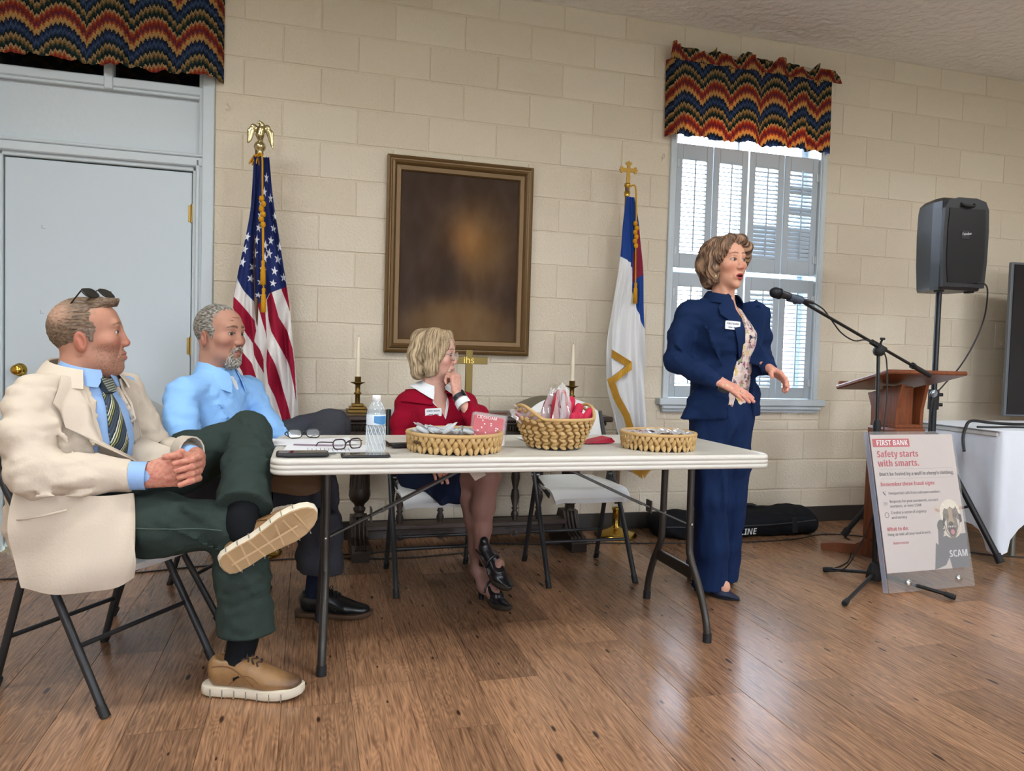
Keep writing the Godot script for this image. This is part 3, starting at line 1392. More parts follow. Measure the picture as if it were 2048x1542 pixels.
func folding_table() -> void:
	var x0 := -0.108
	var x1 := 1.722
	var z0 := 1.19
	var z1 := 1.90
	var c := V((x0 + x1) / 2, 0, (z0 + z1) / 2)
	var t := thing("folding_table", "long white plastic folding table with dark grey steel legs", "table", c)
	var st := S()
	var rings := []
	for q: Array in [[0.688, 0.03], [0.688, 0.006], [0.692, 0.001], [0.703, 0.0], [0.7042, 0.0025], [0.7058, 0.0025], [0.707, 0.0], [0.7185, 0.0], [0.7197, 0.0025], [0.7213, 0.0025], [0.7225, 0.0], [0.733, 0.001], [0.738, 0.004], [0.74, 0.009], [0.74, 0.03], [0.738, 0.034], [0.738, 0.06]]:
		var ring := PackedVector3Array()
		for p in round_rect(x1 - x0 - 2 * q[1], z1 - z0 - 2 * q[1], 0.055 - q[1] * 0.5, 6):
			ring.append(c + V(p.x, q[0], -p.y))
		rings.append(ring)
	loft(st, rings)
	var tm := mat("c9c6bd", 0.38).duplicate() as StandardMaterial3D
	tm.normal_enabled = true
	tm.normal_texture = mats["cloth_normal"]
	tm.normal_scale = 0.15
	tm.uv1_triplanar = true
	tm.uv1_scale = Vector3.ONE * 8
	obj("tabletop", st, tm, t)
	var dk := mat("3d3a37", 0.35, 0.5)
	for s: Array in [[1.505, 1.0], [0.075, -1.0]]:
		var x: float = s[0]
		for q: float in [-1.0, 1.0]:
			st = S()
			var zc := 1.555
			tube(st, curve([V(x, 0.69, zc + q * 0.112), V(x, 0.36, zc + q * 0.118), V(x, 0.29, zc + q * 0.135), V(x + 0.004 * s[1], 0.2, zc + q * 0.195), V(x + 0.008 * s[1], 0.1, zc + q * 0.245), V(x + 0.01 * s[1], 0.03, zc + q * 0.262), V(x + 0.01 * s[1], 0.012, zc + q * 0.263)], 5), 0.0145, 12)
			obj("leg", st, dk, t)
			st = S()
			tube(st, [V(x + 0.01 * s[1], 0.0, zc + q * 0.263), V(x + 0.01 * s[1], 0.035, zc + q * 0.262)], 0.017, 12)
			obj("foot_cap", st, mat("17161a", 0.6), t)
			st = S()
			lathe(st, [V2(0, 0), V2(0.006, 0), V2(0.005, 0.004), V2(0, 0.005)], V(x, 0.43, zc + q * 0.116 + 0.0145), 8, Basis(Vector3.RIGHT, PI / 2))
			obj("rivet", st, mat("b4b4b0", 0.3, 0.9), t)
		st = S()
		bar(st, V(x, 0.235, 1.40), V(x, 0.235, 1.71), 0.012, 0.05, Vector3.RIGHT, 0.003)
		obj("crossbar", st, dk, t)
		# folding brace from the frame to the underside
		st = S()
		var e: float = x - 0.52 * s[1]
		bar(st, V(x, 0.425, 1.66), V(x - 0.22 * s[1], 0.52, 1.61), 0.024, 0.009, Vector3.BACK, 0.002)
		bar(st, V(x - 0.19 * s[1], 0.505, 1.615), V(e, 0.655, 1.56), 0.026, 0.011, Vector3.BACK, 0.002)
		bar(st, V(e, 0.655, 1.56), V(e - 0.02 * s[1], 0.69, 1.56), 0.03, 0.02, Vector3.BACK)
		obj("brace", st, dk, t)
		st = S()
		bx(st, V(x - 0.16 * s[1], 0.497, 1.623), V(0.006, 0.05, 0.05), 0.002)
		obj("lock_ring", st, mat("55524e", 0.3, 0.7), t)
		st = S()
		lathe(st, [V2(0, 0), V2(0.006, 0), V2(0.005, 0.004), V2(0, 0.005)], V(x - 0.205 * s[1], 0.515, 1.62), 8, Basis(Vector3.RIGHT, PI / 2))
		obj("rivet", st, mat("b4b4b0", 0.3, 0.9), t)
	st = S()
	bx(st, V(0.80, 0.679, 1.66), V(0.5, 0.018, 0.03), 0.003)
	bx(st, V(0.80, 0.679, 1.44), V(0.5, 0.018, 0.03), 0.003)
	obj("under_rail", st, dk, t)
	st = S()
	bar(st, V(0.62, 0.655, 1.6), V(0.64, 0.625, 1.63), 0.05, 0.001, V(1, 0, 0.2))
	obj("paper_tag", st, mat("cbb9a6", 0.8), t)


func console_table() -> void:
	var c := V(0.885, 0, 0.3)
	var t := thing("console_table", "dark carved wooden altar table standing against the block wall", "table", c)
	var dk := mat("2b211b", 0.45)
	var st := S()
	bx(st, V(0.885, 0.748, 0.3), V(1.56, 0.03, 0.42), 0.008)
	obj("tabletop", st, mat("3a2d24", 0.35), t)
	st = S()
	bx(st, V(0.885, 0.722, 0.3), V(1.5, 0.024, 0.38), 0.008)
	bx(st, V(0.885, 0.655, 0.3), V(1.44, 0.05, 0.34), 0.004)
	obj("apron", st, mat("33281f", 0.45), t)
	for k in 88:
		st = S()
		if k == 0:
			pass
		bx(st, V(0.18 + k * 0.0162, 0.696, 0.474), V(0.009, 0.028, 0.012), 0.003)
		obj("dentil", st, dk, t)
	for x: float in [0.285, 1.485]:
		st = S()
		lathe(st, [V2(0.05, 0.63), V2(0.05, 0.6), V2(0.03, 0.585), V2(0.028, 0.56), V2(0.045, 0.545), V2(0.05, 0.53), V2(0.046, 0.5), V2(0.044, 0.42), V2(0.048, 0.38), V2(0.056, 0.345), V2(0.058, 0.32), V2(0.05, 0.295), V2(0.03, 0.275), V2(0.024, 0.26), V2(0.034, 0.25), V2(0.03, 0.235), V2(0.024, 0.225), V2(0.04, 0.21)] if x < 1 else [V2(0.05, 0.63), V2(0.05, 0.52), V2(0.03, 0.5), V2(0.028, 0.46), V2(0.045, 0.44), V2(0.05, 0.42), V2(0.04, 0.385), V2(0.028, 0.37), V2(0.05, 0.36), V2(0.068, 0.33), V2(0.07, 0.3), V2(0.062, 0.275), V2(0.04, 0.252), V2(0.026, 0.235), V2(0.03, 0.225), V2(0.022, 0.215), V2(0.04, 0.205)], V(x, 0, 0.33), 20)
		obj("leg", st, dk, t)
		for k in 12:
			st = S()
			var a := TAU * k / 12
			tube(st, [V(x + cos(a) * 0.042, 0.53, 0.33 + sin(a) * 0.042), V(x + cos(a) * 0.043, 0.46, 0.33 + sin(a) * 0.043), V(x + cos(a) * 0.05, 0.36, 0.33 + sin(a) * 0.05)], [0.006, 0.008, 0.005], 6)
			obj("flute", st, dk, t)
		# scrolled shoe
		st = S()
		var sg := 1.0
		prism(st, PackedVector2Array([V2(-0.2, 0.0), V2(0.2, 0.0), V2(0.205, 0.05), V2(0.18, 0.085), V2(0.14, 0.09), V2(0.1, 0.11), V2(0.07, 0.16), V2(0.045, 0.205), V2(-0.045, 0.205), V2(-0.07, 0.16), V2(-0.1, 0.11), V2(-0.14, 0.09), V2(-0.18, 0.085), V2(-0.205, 0.05)]), -0.045, 0.045, Transform3D(Basis(Vector3.UP, PI / 2), V(x, 0, 0.3)))
		obj("shoe", st, dk, t)
		for k: float in [-0.022, 0.0, 0.022]:
			st = S()
			tube(st, curve([V(x + k, 0.205, 0.352), V(x + k, 0.15, 0.38), V(x + k, 0.1, 0.42), V(x + k, 0.085, 0.47), V(x + k, 0.06, 0.5)], 4), 0.009, 6)
			obj("carved_reed", st, dk, t)
	st = S()
	bx(st, V(0.885, 0.148, 0.33), V(1.14, 0.03, 0.11), 0.006)
	bx(st, V(0.885, 0.11, 0.33), V(1.14, 0.055, 0.06), 0.004)
	obj("stretcher", st, mat("3b2f28", 0.4), t)
	for x: float in [0.5, 0.723, 0.93, 1.15, 1.29]:
		st = S()
		lathe(st, [V2(0.016, 0.63), V2(0.02, 0.5), V2(0.012, 0.47), V2(0.022, 0.44), V2(0.026, 0.4), V2(0.014, 0.34), V2(0.02, 0.33), V2(0.026, 0.29), V2(0.013, 0.235), V2(0.02, 0.228), V2(0.012, 0.218), V2(0.018, 0.205), V2(0.022, 0.19), V2(0.014, 0.172), V2(0.016, 0.163)], V(x, 0, 0.34), 14)
		obj("spindle", st, dk, t)
		st = S()
		prism(st, PackedVector2Array([V2(-0.06, 0.02), V2(0.06, 0.02), V2(0.028, 0.0), V2(0.02, -0.022), V2(0, -0.03), V2(-0.02, -0.022), V2(-0.028, 0.0)]), 0.355, 0.366, Transform3D(Basis(), V(x, 0.1, 0)))
		obj("drop", st, dk, t)
		st = S()
		lathe(st, [V2(0, 0), V2(0.016, 0), V2(0.015, 0.005), V2(0.009, 0.006), V2(0.006, 0.01), V2(0, 0.011)], V(x, 0.092, 0.366), 14, Basis(Vector3.RIGHT, PI / 2))
		obj("rosette", st, mat("4a4038", 0.4), t)


func altar_things() -> void:
	var br := mat("7d6230", 0.32, 0.85)
	for k in 2:
		var x: float = [0.266, 1.487][k]
		var t := thing("candlestick", ["brass candlestick on the dark altar table behind the water bottle", "brass candlestick behind the tall basket of red gifts"][k], "candlestick", V(x, 0.763, 0.3), "altar candlesticks")
		var st := S()
		bx(st, V(x, 0.772, 0.3), V(0.115, 0.018, 0.115), 0.003)
		bx(st, V(x, 0.789, 0.3), V(0.09, 0.016, 0.09), 0.003)
		bx(st, V(x, 0.804, 0.3), V(0.062, 0.014, 0.062), 0.003)
		obj("stepped_base", st, br, t)
		st = S()
		lathe(st, [V2(0.014, 0.81), V2(0.013, 0.858), V2(0.02, 0.862), V2(0.02, 0.868), V2(0.013, 0.872), V2(0.014, 0.91), V2(0.017, 0.913), V2(0.037, 0.922), V2(0.039, 0.926), V2(0.017, 0.922), V2(0.017, 0.955), V2(0.013, 0.955)], V(x, 0, 0.3), 18)
		obj("stem", st, br, t)
		st = S()
		lathe(st, [V2(0.0125, 0.94), V2(0.0118, 1.06), V2(0.008, 1.15), V2(0.004, 1.166), V2(0.0, 1.168)], V(x, 0, 0.3), 14)
		var c := obj("candle", st, mat("e6dcc4", 0.5))
		tag(c, ["cream taper candle standing left of the framed portrait", "cream taper candle standing right of the framed portrait"][k], "candle", "altar candles")
		st = S()
		tube(st, [V(x, 1.166, 0.3), V(x, 1.176, 0.3)], 0.0009, 5)
		obj("wick", st, mat("2a2622", 0.9), c)
	# standing cross with three letters
	var x := 0.872
	var t := thing("altar_cross", "flat brass cross standing on the altar table behind the seated woman", "cross", V(x, 0.763, 0.3))
	var bm := mat("6b5a2e", 0.4, 0.7)
	var st := S()
	bx(st, V(x, 0.957, 0.3), V(0.04, 0.32, 0.012), 0.002)
	bx(st, V(x, 1.058, 0.3), V(0.21, 0.042, 0.0125), 0.002)
	obj("cross_arms", st, bm, t)
	st = S()
	bx(st, V(x, 0.773, 0.3), V(0.13, 0.02, 0.1), 0.003)
	bx(st, V(x, 0.795, 0.3), V(0.1, 0.024, 0.075), 0.003)
	bx(st, V(x, 0.815, 0.3), V(0.07, 0.02, 0.05), 0.003)
	obj("stepped_base", st, bm, t)
	text("lettering", "ihs", 0.034, Transform3D(Basis(), V(x - 0.034, 1.058, 0.308)), mat("b9a14e", 0.3, 0.8), t)
	# a folded cloth packet on the right end and a loop of cord
	st = S()
	var rows := []
	for j in 5:
		var row := []
		for i in 9:
			var u := i / 8.0
			row.append(V(1.18 + u * 0.24, 0.812 + 0.05 * sin(u * 2.2) - 0.02 * (j % 2) + (0.0 if j < 4 else -0.025), 0.2 + 0.05 * j))
		rows.append(row)
	sheet(st, rows, 0.022)
	tag(obj("folded_cloth", st, mat("77705f", 0.9)), "folded grey-brown cloth on the altar table behind the tall basket", "cloth")
	st = S()
	tube(st, curve([V(0.93, 0.766, 0.36), V(1.0, 0.767, 0.39), V(1.07, 0.768, 0.38), V(1.08, 0.768, 0.35), V(1.03, 0.767, 0.34), V(0.93, 0.766, 0.35)], 6), 0.0025, 6)
	tag(obj("cord_loop", st, mat("6a2f28", 0.7)), "thin reddish cord looped on the altar table beside the cross", "cord")


func painting() -> void:
	var c := V(0.862, 1.656, 0.0)
	var t := thing("framed_picture", "large sepia picture in a bronze wooden frame on the wall", "picture", c)
	# moulding: four mitred sides with a stepped profile
	var prof := [V2(0.0, 0.0), V2(0.0, 0.03), V2(0.012, 0.036), V2(0.02, 0.03), V2(0.026, 0.03), V2(0.03, 0.038), V2(0.042, 0.042), V2(0.05, 0.034), V2(0.055, 0.026), V2(0.078, 0.022), V2(0.084, 0.014), V2(0.086, 0.005)]
	var fm := mat("6a5130", 0.38, 0.35)
	var w := 0.436
	var h := 0.566
	for k in 4:
		var st := S()
		var rings := []
		for e: float in [-1.0, 1.0]:
			var ring := PackedVector3Array()
			for p: Vector2 in prof:
				var q: Vector3
				match k:
					0: q = V(e * (w - p.x), h - p.x, p.y)
					1: q = V(w - p.x, -e * (h - p.x), p.y)
					2: q = V(-e * (w - p.x), -h + p.x, p.y)
					_: q = V(-w + p.x, e * (h - p.x), p.y)
				ring.append(c + q + V(0, 0, 0.004))
			rings.append(ring)
		loft(st, rings, false, false, -1)
		obj("frame_side", st, fm, t)
	# a plain brown stand-in picture: soft warm tones, no figure
	var im := Image.create_empty(128, 168, true, Image.FORMAT_RGB8)
	var n := noise(77, 0.02, 3)
	for y in 168:
		for x in 128:
			var u := x / 127.0
			var v := y / 167.0
			var col := Color("3a2a20")
			col = col.lerp(Color("7d5c30"), 0.75 * exp(-(pow((u - 0.66) / 0.3, 2.0) + pow((v - 0.42) / 0.26, 2.0))))
			col = col.lerp(Color("2a1c15"), 0.8 * exp(-(pow((u - 0.4) / 0.13, 2.0) + pow((v - 0.58) / 0.17, 2.0))))
			col = col.lerp(Color("9a6c3c"), 0.7 * exp(-(pow((u - 0.56) / 0.13, 2.0) + pow((v - 0.38) / 0.14, 2.0))))
			var m := smoothstep(0.66, 0.84, v - 0.45 * pow(u - 0.5, 2.0))
			col = col.lerp(Color("80633c"), 0.75 * m * (1.0 - 0.6 * pow(absf(u - 0.5) * 2.0, 2.0)))
			col = col.lightened(0.06 * n.get_noise_2d(x * 2.0, y))
			im.set_pixel(x, y, col)
	var st := S()
	bx(st, c + V(0, 0, 0.008), V(0.72, 0.98, 0.004))
	obj("backing", st, mat("241a14", 0.8), t)
	st = S()
	st.set_smooth_group(-1)
	var q := [V(-0.352, 0.482, 0.0115), V(0.352, 0.482, 0.0115), V(0.352, -0.482, 0.0115), V(-0.352, -0.482, 0.0115)]
	var uv := [V2(0, 0), V2(1, 0), V2(1, 1), V2(0, 1)]
	for i: int in [0, 1, 2, 0, 2, 3]:
		st.set_uv(uv[i])
		st.add_vertex(c + q[i])
	obj("picture_print", st, tex_mat(im, 0.6, 0.3), t)


# ---------------------------------------------------------------- flags
func cord_and_tassels(t: Node3D, x: float, y: float, z: float, lens: Array) -> void:
	var gm := cloth("c08a1e", 120.0, 0.6)
	var st := S()
	tube(st, curve([V(x - 0.02, y, z - 0.03), V(x + 0.012, y + 0.005, z), V(x + 0.018, y - 0.12, z + 0.012), V(x + 0.02, y - 0.22, z + 0.014)], 5), 0.0048, 6)
	obj("cord", st, gm, t)
	for k in 6:
		st = S()
		var yy := y - 0.22 - k * 0.026
		lathe(st, [V2(0, 0.016), V2(0.011, 0.012), V2(0.014, 0), V2(0.011, -0.012), V2(0, -0.016)], V(x + 0.02 + (0.004 if k % 2 else -0.004), yy, z + 0.014), 10)
		obj("cord_knot", st, gm, t)
	for k in lens.size():
		var e: float = lens[k]
		var xx := x + 0.022 + k * 0.004
		st = S()
		tube(st, [V(xx, y - 0.36, z + 0.015), V(xx + 0.006, y - e, z + 0.02)], 0.0042, 6)
		obj("cord", st, gm, t)
		st = S()
		lathe(st, [V2(0, 0.03), V2(0.009, 0.026), V2(0.0085, 0.01), V2(0.007, 0.0), V2(0.011, -0.006), V2(0.013, -0.05), V2(0.0135, -0.095), V2(0, -0.096)], V(xx + 0.006, y - e, z + 0.02), 12)
		obj("tassel", st, gm, t)


func flag_sheet(x_left: Array, x_right: Array, y_at: Array, zc: float, folds: float, amp: float, seed_: int) -> Array:
	var n := noise(seed_, 1.0, 2)
	var rows := []
	var m := 44
	var lc := []
	var rc := []
	for i in y_at.size():
		lc.append(V(x_left[i], y_at[i], 0))
		rc.append(V(x_right[i], y_at[i], 0))
	lc = curve(lc, 10)
	rc = curve(rc, 10)
	for j in lc.size():
		var row := []
		var v := float(j) / (lc.size() - 1)
		for i in m + 1:
			var u := float(i) / m
			var p: Vector3 = lc[j].lerp(rc[j], u)
			var w: float = (rc[j] - lc[j]).length()
			var f := sin(u * folds * TAU + 0.8 * n.get_noise_2d(u * 2.0, v * 1.5) * TAU) * amp * clampf(w * 4.5, 0.1, 1.0)
			var f2 := sin(u * folds * 2.3 * TAU + 2.0 + v) * amp * 0.3 * clampf(w * 4.5, 0.1, 1.0)
			p.z = zc + f + f2 - 0.05 * absf(u - 0.45) * clampf(w * 4.0, 0.0, 1.0)
			row.append(p)
		rows.append(row)
	return rows


func flags() -> void:
	# ---- national flag on a brass-topped staff
	var px := -0.262
	var t := thing("national_flag", "red white and blue starred flag hanging from an eagle-topped staff", "flag", V(px, 0, 0.25))
	var wood := mat("5a3f22", 0.45)
	var brass := mat("c0a04c", 0.25, 1.0)
	var st := S()
	tube(st, [V(px, 0.2, 0.25), V(px, 2.12, 0.25)], 0.0135, 12)
	obj("staff", st, wood, t)
	st = S()
	lathe(st, [V2(0.15, 0.0), V2(0.152, 0.012), V2(0.13, 0.03), V2(0.07, 0.045), V2(0.028, 0.058), V2(0.022, 0.075), V2(0.021, 0.2), V2(0.026, 0.205), V2(0.026, 0.215), V2(0.014, 0.22)], V(px, 0, 0.25), 28)
	obj("floor_stand", st, brass, t)
	# eagle finial
	var silver := mat("b9ae86", 0.22, 1.0)
	st = S()
	lathe(st, [V2(0.016, 2.085), V2(0.02, 2.1), V2(0.017, 2.108), V2(0.028, 2.12), V2(0.031, 2.135), V2(0.024, 2.152), V2(0.012, 2.16), V2(0, 2.162)], V(px + 0.01, 0, 0.25), 16)
	obj("ball", st, silver, t)
	var fd := Field.new(V(px - 0.12, 2.12, 0.17), V(px + 0.14, 2.28, 0.33), 0.004)
	var e := V(px + 0.012, 2.16, 0.25)
	fd.limb([e, e + V(-0.002, 0.03, 0.005), e + V(0.004, 0.058, 0.008), e + V(0.008, 0.083, 0.012), e + V(-0.004, 0.092, 0.018)], [0.012, 0.02, 0.017, 0.010, 0.009], 0.01)
	fd.cone(e + V(-0.005, 0.091, 0.02), e + V(-0.018, 0.085, 0.026), 0.006, 0.002, 0.004)
	for s: float in [-1.0, 1.0]:
		var wv := V(0, 0, 1)
		fd.cone(e + V(0.01 * s, 0.055, 0.0), e + V(0.035 * s, 0.072, 0.005), 0.014, 0.014, 0.01, wv, 1.6)
		for k in 5:
			var a := 0.3 * k
			fd.cone(e + V((0.03 + 0.006 * k) * s, 0.072 - 0.006 * k, 0.004), e + V((0.046 + 0.016 * sin(a)) * s, 0.03 - 0.028 * cos(a * 0.9) - 0.012 * k * (0.6 if s < 0 else 1.0), 0.0), 0.012, 0.004, 0.004, wv, 1.8)
	fd.cone(e + V(0, 0.0, 0), e + V(0.01, -0.02, -0.01), 0.012, 0.006, 0.006)
	add("eagle_finial", join([fd.net()]), silver, t)
	# painted cloth: what the hanging folds show
	var im := Image.create_empty(256, 512, true, Image.FORMAT_RGB8)
	var navy := Color("1f2b5e")
	var red := Color("8f1330")
	var wht := Color("d6d2cf")
	im.fill(wht)
	# stripes as the folds show them
	for p: Array in [[0, 267, 52, 295, 94, 319, 98, 338, 88, 357, 107, 371, 118, 386, 114, 407, 98, 396, 82, 379, 82, 361, 58, 346, 27, 323, 0, 296], [106, 280, 140, 270, 143, 309, 143, 328, 141, 356, 138, 340, 125, 317], [152, 270, 178, 245, 203, 311, 236, 338, 251, 368, 253, 394, 248, 453, 242, 423, 228, 393, 201, 369, 165, 339, 156, 316], [225, 230, 258, 226, 258, 300], [140, 369, 166, 391, 182, 414, 197, 442, 215, 469, 229, 500, 196, 506, 172, 473, 150, 442, 129, 420, 129, 395], [0, 360, 37, 377, 67, 392, 90, 430, 110, 480, 118, 512, 70, 512, 50, 450, 20, 405, 0, 392], [0, 450, 30, 490, 36, 512, 0, 512]]:
		var q := PackedVector2Array()
		for k in range(0, p.size(), 2):
			q.append(V2(p[k], p[k + 1]))
		img_poly(im, q, red)
	img_poly(im, PackedVector2Array([V2(0, 0), V2(256, 0), V2(256, 228), V2(164, 252), V2(146, 273), V2(104, 283), V2(50, 252), V2(0, 217)]), navy)
	for q: Array in [[191, 39], [154, 60], [223, 71], [116, 83], [106, 106], [245, 104], [96, 129], [218, 126], [84, 151], [189, 149], [13, 146], [149, 159], [248, 159], [10, 167], [80, 173], [173, 171], [145, 179], [226, 179], [11, 188], [73, 194], [133, 200], [200, 200], [70, 216], [123, 223], [247, 210], [188, 224], [111, 257]]:
		var sp := star(Vector2.ZERO, 1.0, 0.15)
		for k in sp.size():
			sp[k] = V2(q[0], q[1]) + sp[k] * V2(24.0 * 0.3 / (0.1 + 0.0008 * q[1] + 0.08), 9.0)
		img_poly(im, sp, Color("dcdde2"))
	st = S()
	var rows := flag_sheet([-0.28, -0.288, -0.312, -0.35, -0.368, -0.36, -0.325, -0.29], [-0.205, -0.18, -0.147, -0.112, -0.092, -0.068, -0.044, -0.03], [2.075, 1.86, 1.66, 1.44, 1.3, 1.1, 0.85, 0.62], 0.285, 2.2, 0.03, 4)
	sheet(st, rows, 0.002, Rect2(0, 0, 1, 1))
	obj("flag_cloth", st, tex_mat(im, 0.75, 0.3), t)
	st = S()
	var gm := cloth("c08a1e", 120.0, 0.6)
	for k in 9:
		var a := PI * k / 8.0
		tube(st, [V(px + 0.016 * cos(a), 2.085, 0.25 + 0.016 * sin(a)), V(px + (0.03 + 0.01 * (k % 2)) * cos(a) - 0.004, 2.03 + 0.008 * (k % 3), 0.25 + 0.03 * sin(a))], [0.006, 0.004], 5)
	obj("gold_collar", st, gm, t)
	cord_and_tassels(t, px + 0.012, 2.07, 0.325, [0.56, 0.7])

	# ---- church flag
	px = 1.85
	t = thing("church_flag", "white and blue church flag with gold fringe on a cross-topped staff", "flag", V(px, 0, 0.17))
	st = S()
	tube(st, [V(px, 0.2, 0.17), V(px, 2.14, 0.17)], 0.0135, 12)
	obj("staff", st, mat("6a4a26", 0.45), t)
	st = S()
	lathe(st, [V2(0.13, 0.0), V2(0.132, 0.012), V2(0.115, 0.03), V2(0.05, 0.045), V2(0.028, 0.055), V2(0.022, 0.07), V2(0.021, 0.16), V2(0.028, 0.165), V2(0.028, 0.175), V2(0.014, 0.18)], V(px, 0, 0.17), 28)
	obj("floor_stand", st, brass, t)
	st = S()
	lathe(st, [V2(0.018, 2.075), V2(0.019, 2.1), V2(0.013, 2.105), V2(0.013, 2.125), V2(0.02, 2.135), V2(0.018, 2.15), V2(0, 2.155)], V(px, 0, 0.17), 16)
	obj("ball", st, brass, t)
	st = S()
	var xf := Transform3D(Basis(), V(px + 0.004, 2.23, 0.17))
	prism(st, PackedVector2Array([V2(-0.011, -0.085), V2(0.011, -0.085), V2(0.01, -0.01), V2(0.035, -0.01), V2(0.041, -0.02), V2(0.05, -0.018), V2(0.053, -0.006), V2(0.061, 0.001), V2(0.053, 0.008), V2(0.05, 0.02), V2(0.041, 0.022), V2(0.035, 0.012), V2(0.01, 0.012), V2(0.01, 0.03), V2(0.02, 0.036), V2(0.018, 0.046), V2(0.008, 0.048), V2(0.0, 0.056), V2(-0.008, 0.048), V2(-0.018, 0.046), V2(-0.02, 0.036), V2(-0.01, 0.03), V2(-0.01, 0.012), V2(-0.035, 0.012), V2(-0.041, 0.022), V2(-0.05, 0.02), V2(-0.053, 0.008), V2(-0.061, 0.001), V2(-0.053, -0.006), V2(-0.05, -0.018), V2(-0.041, -0.02), V2(-0.035, -0.01), V2(-0.01, -0.01)]), -0.004, 0.004, xf)
	obj("cross_finial", st, mat("a3803c", 0.3, 0.9), t)
	im = Image.create_empty(256, 512, true, Image.FORMAT_RGB8)
	im.fill(Color("dcdee0"))
	var blue := Color("1d3f86")
	img_poly(im, PackedVector2Array([V2(0, 0), V2(256, 0), V2(256, 262), V2(240, 254), V2(140, 205), V2(136, 160), V2(110, 150), V2(0, 138)]), blue)
	img_poly(im, PackedVector2Array([V2(150, 86), V2(256, 66), V2(256, 172), V2(190, 180), V2(140, 190), V2(142, 132), V2(178, 118), V2(150, 108)]), Color("7c1f38"))
	st = S()
	rows = flag_sheet([1.825, 1.81, 1.80, 1.772, 1.745, 1.76, 1.83, 1.9], [1.875, 1.915, 1.945, 1.965, 1.985, 2.005, 2.03, 2.05], [2.06, 1.88, 1.68, 1.45, 1.15, 0.9, 0.6, 0.4], 0.222, 1.7, 0.022, 14)
	sheet(st, rows, 0.002)
	obj("flag_cloth", st, tex_mat(im, 0.7, 0.3), t)
	# turned-up hem with fringe, falling in a zigzag in front of the cloth
	var zig := [V(1.748, 1.145, 0.255), V(1.875, 1.075, 0.262), V(1.755, 0.985, 0.27), V(1.80, 0.87, 0.272), V(1.87, 0.76, 0.272), V(1.905, 0.66, 0.272), V(1.86, 0.55, 0.268), V(1.90, 0.46, 0.262), V(1.975, 0.415, 0.258), V(2.03, 0.47, 0.25), V(2.05, 0.6, 0.24)]
	var lay := []
	for k in zig.size() - 1:
		var a: Vector3 = zig[k]
		var b: Vector3 = zig[k + 1]
		var pr := []
		var rr := [[], []]
		for j in 7:
			var p := a.lerp(b, j / 6.0)
			var down := V(0, -0.045, 0) if absf(b.x - a.x) > absf(b.y - a.y) * 0.7 else V(-0.036 * signf((b - a).x if absf((b - a).x) > 0.02 else 1.0), -0.018, 0)
			if k == 8 or k == 9:
				down = V(0.01, -0.04, 0)
			rr[0].append(p)
			rr[1].append(p + down + V(0, 0, 0.004 * sin(j * 2.0)))
		st = S()
		sheet(st, rr, 0.004)
		obj("gold_fringe", st, cloth("c79a3a", 200.0, 1.2), t)
		st = S()
		for j in 22:
			var p := a.lerp(b, j / 21.0)
			var q: Vector3 = rr[1][0] - rr[0][0]
			tube(st, [p + V(0, 0, 0.003), p + q * 1.12 + V(0.002 * sin(j * 3.0), 0, 0.004)], 0.0016, 4)
		var fr := obj("fringe_threads", st, mat("b98a2c", 0.7), t)
		fr.set_meta("kind", "stuff")
	for tr: Array in [[0, 1, 2], [2, 3, 4]]:
		st = S()
		var a: Vector3 = zig[tr[0]]
		var b: Vector3 = zig[tr[1]]
		var c: Vector3 = zig[tr[2]]
		var rws := []
		for j in 5:
			var row := []
			for i in 5:
				row.append(a.lerp(c, j / 4.0).lerp(b, i / 4.0 * (1.0 - 0.0)) - V(0, 0, 0.012))
			rws.append(row)
		sheet(st, rws, 0.002)
		obj("flag_fold", st, cloth("d4d6d8", 40.0, 0.3), t)
	cord_and_tassels(t, px + 0.014, 2.12, 0.225, [0.6])


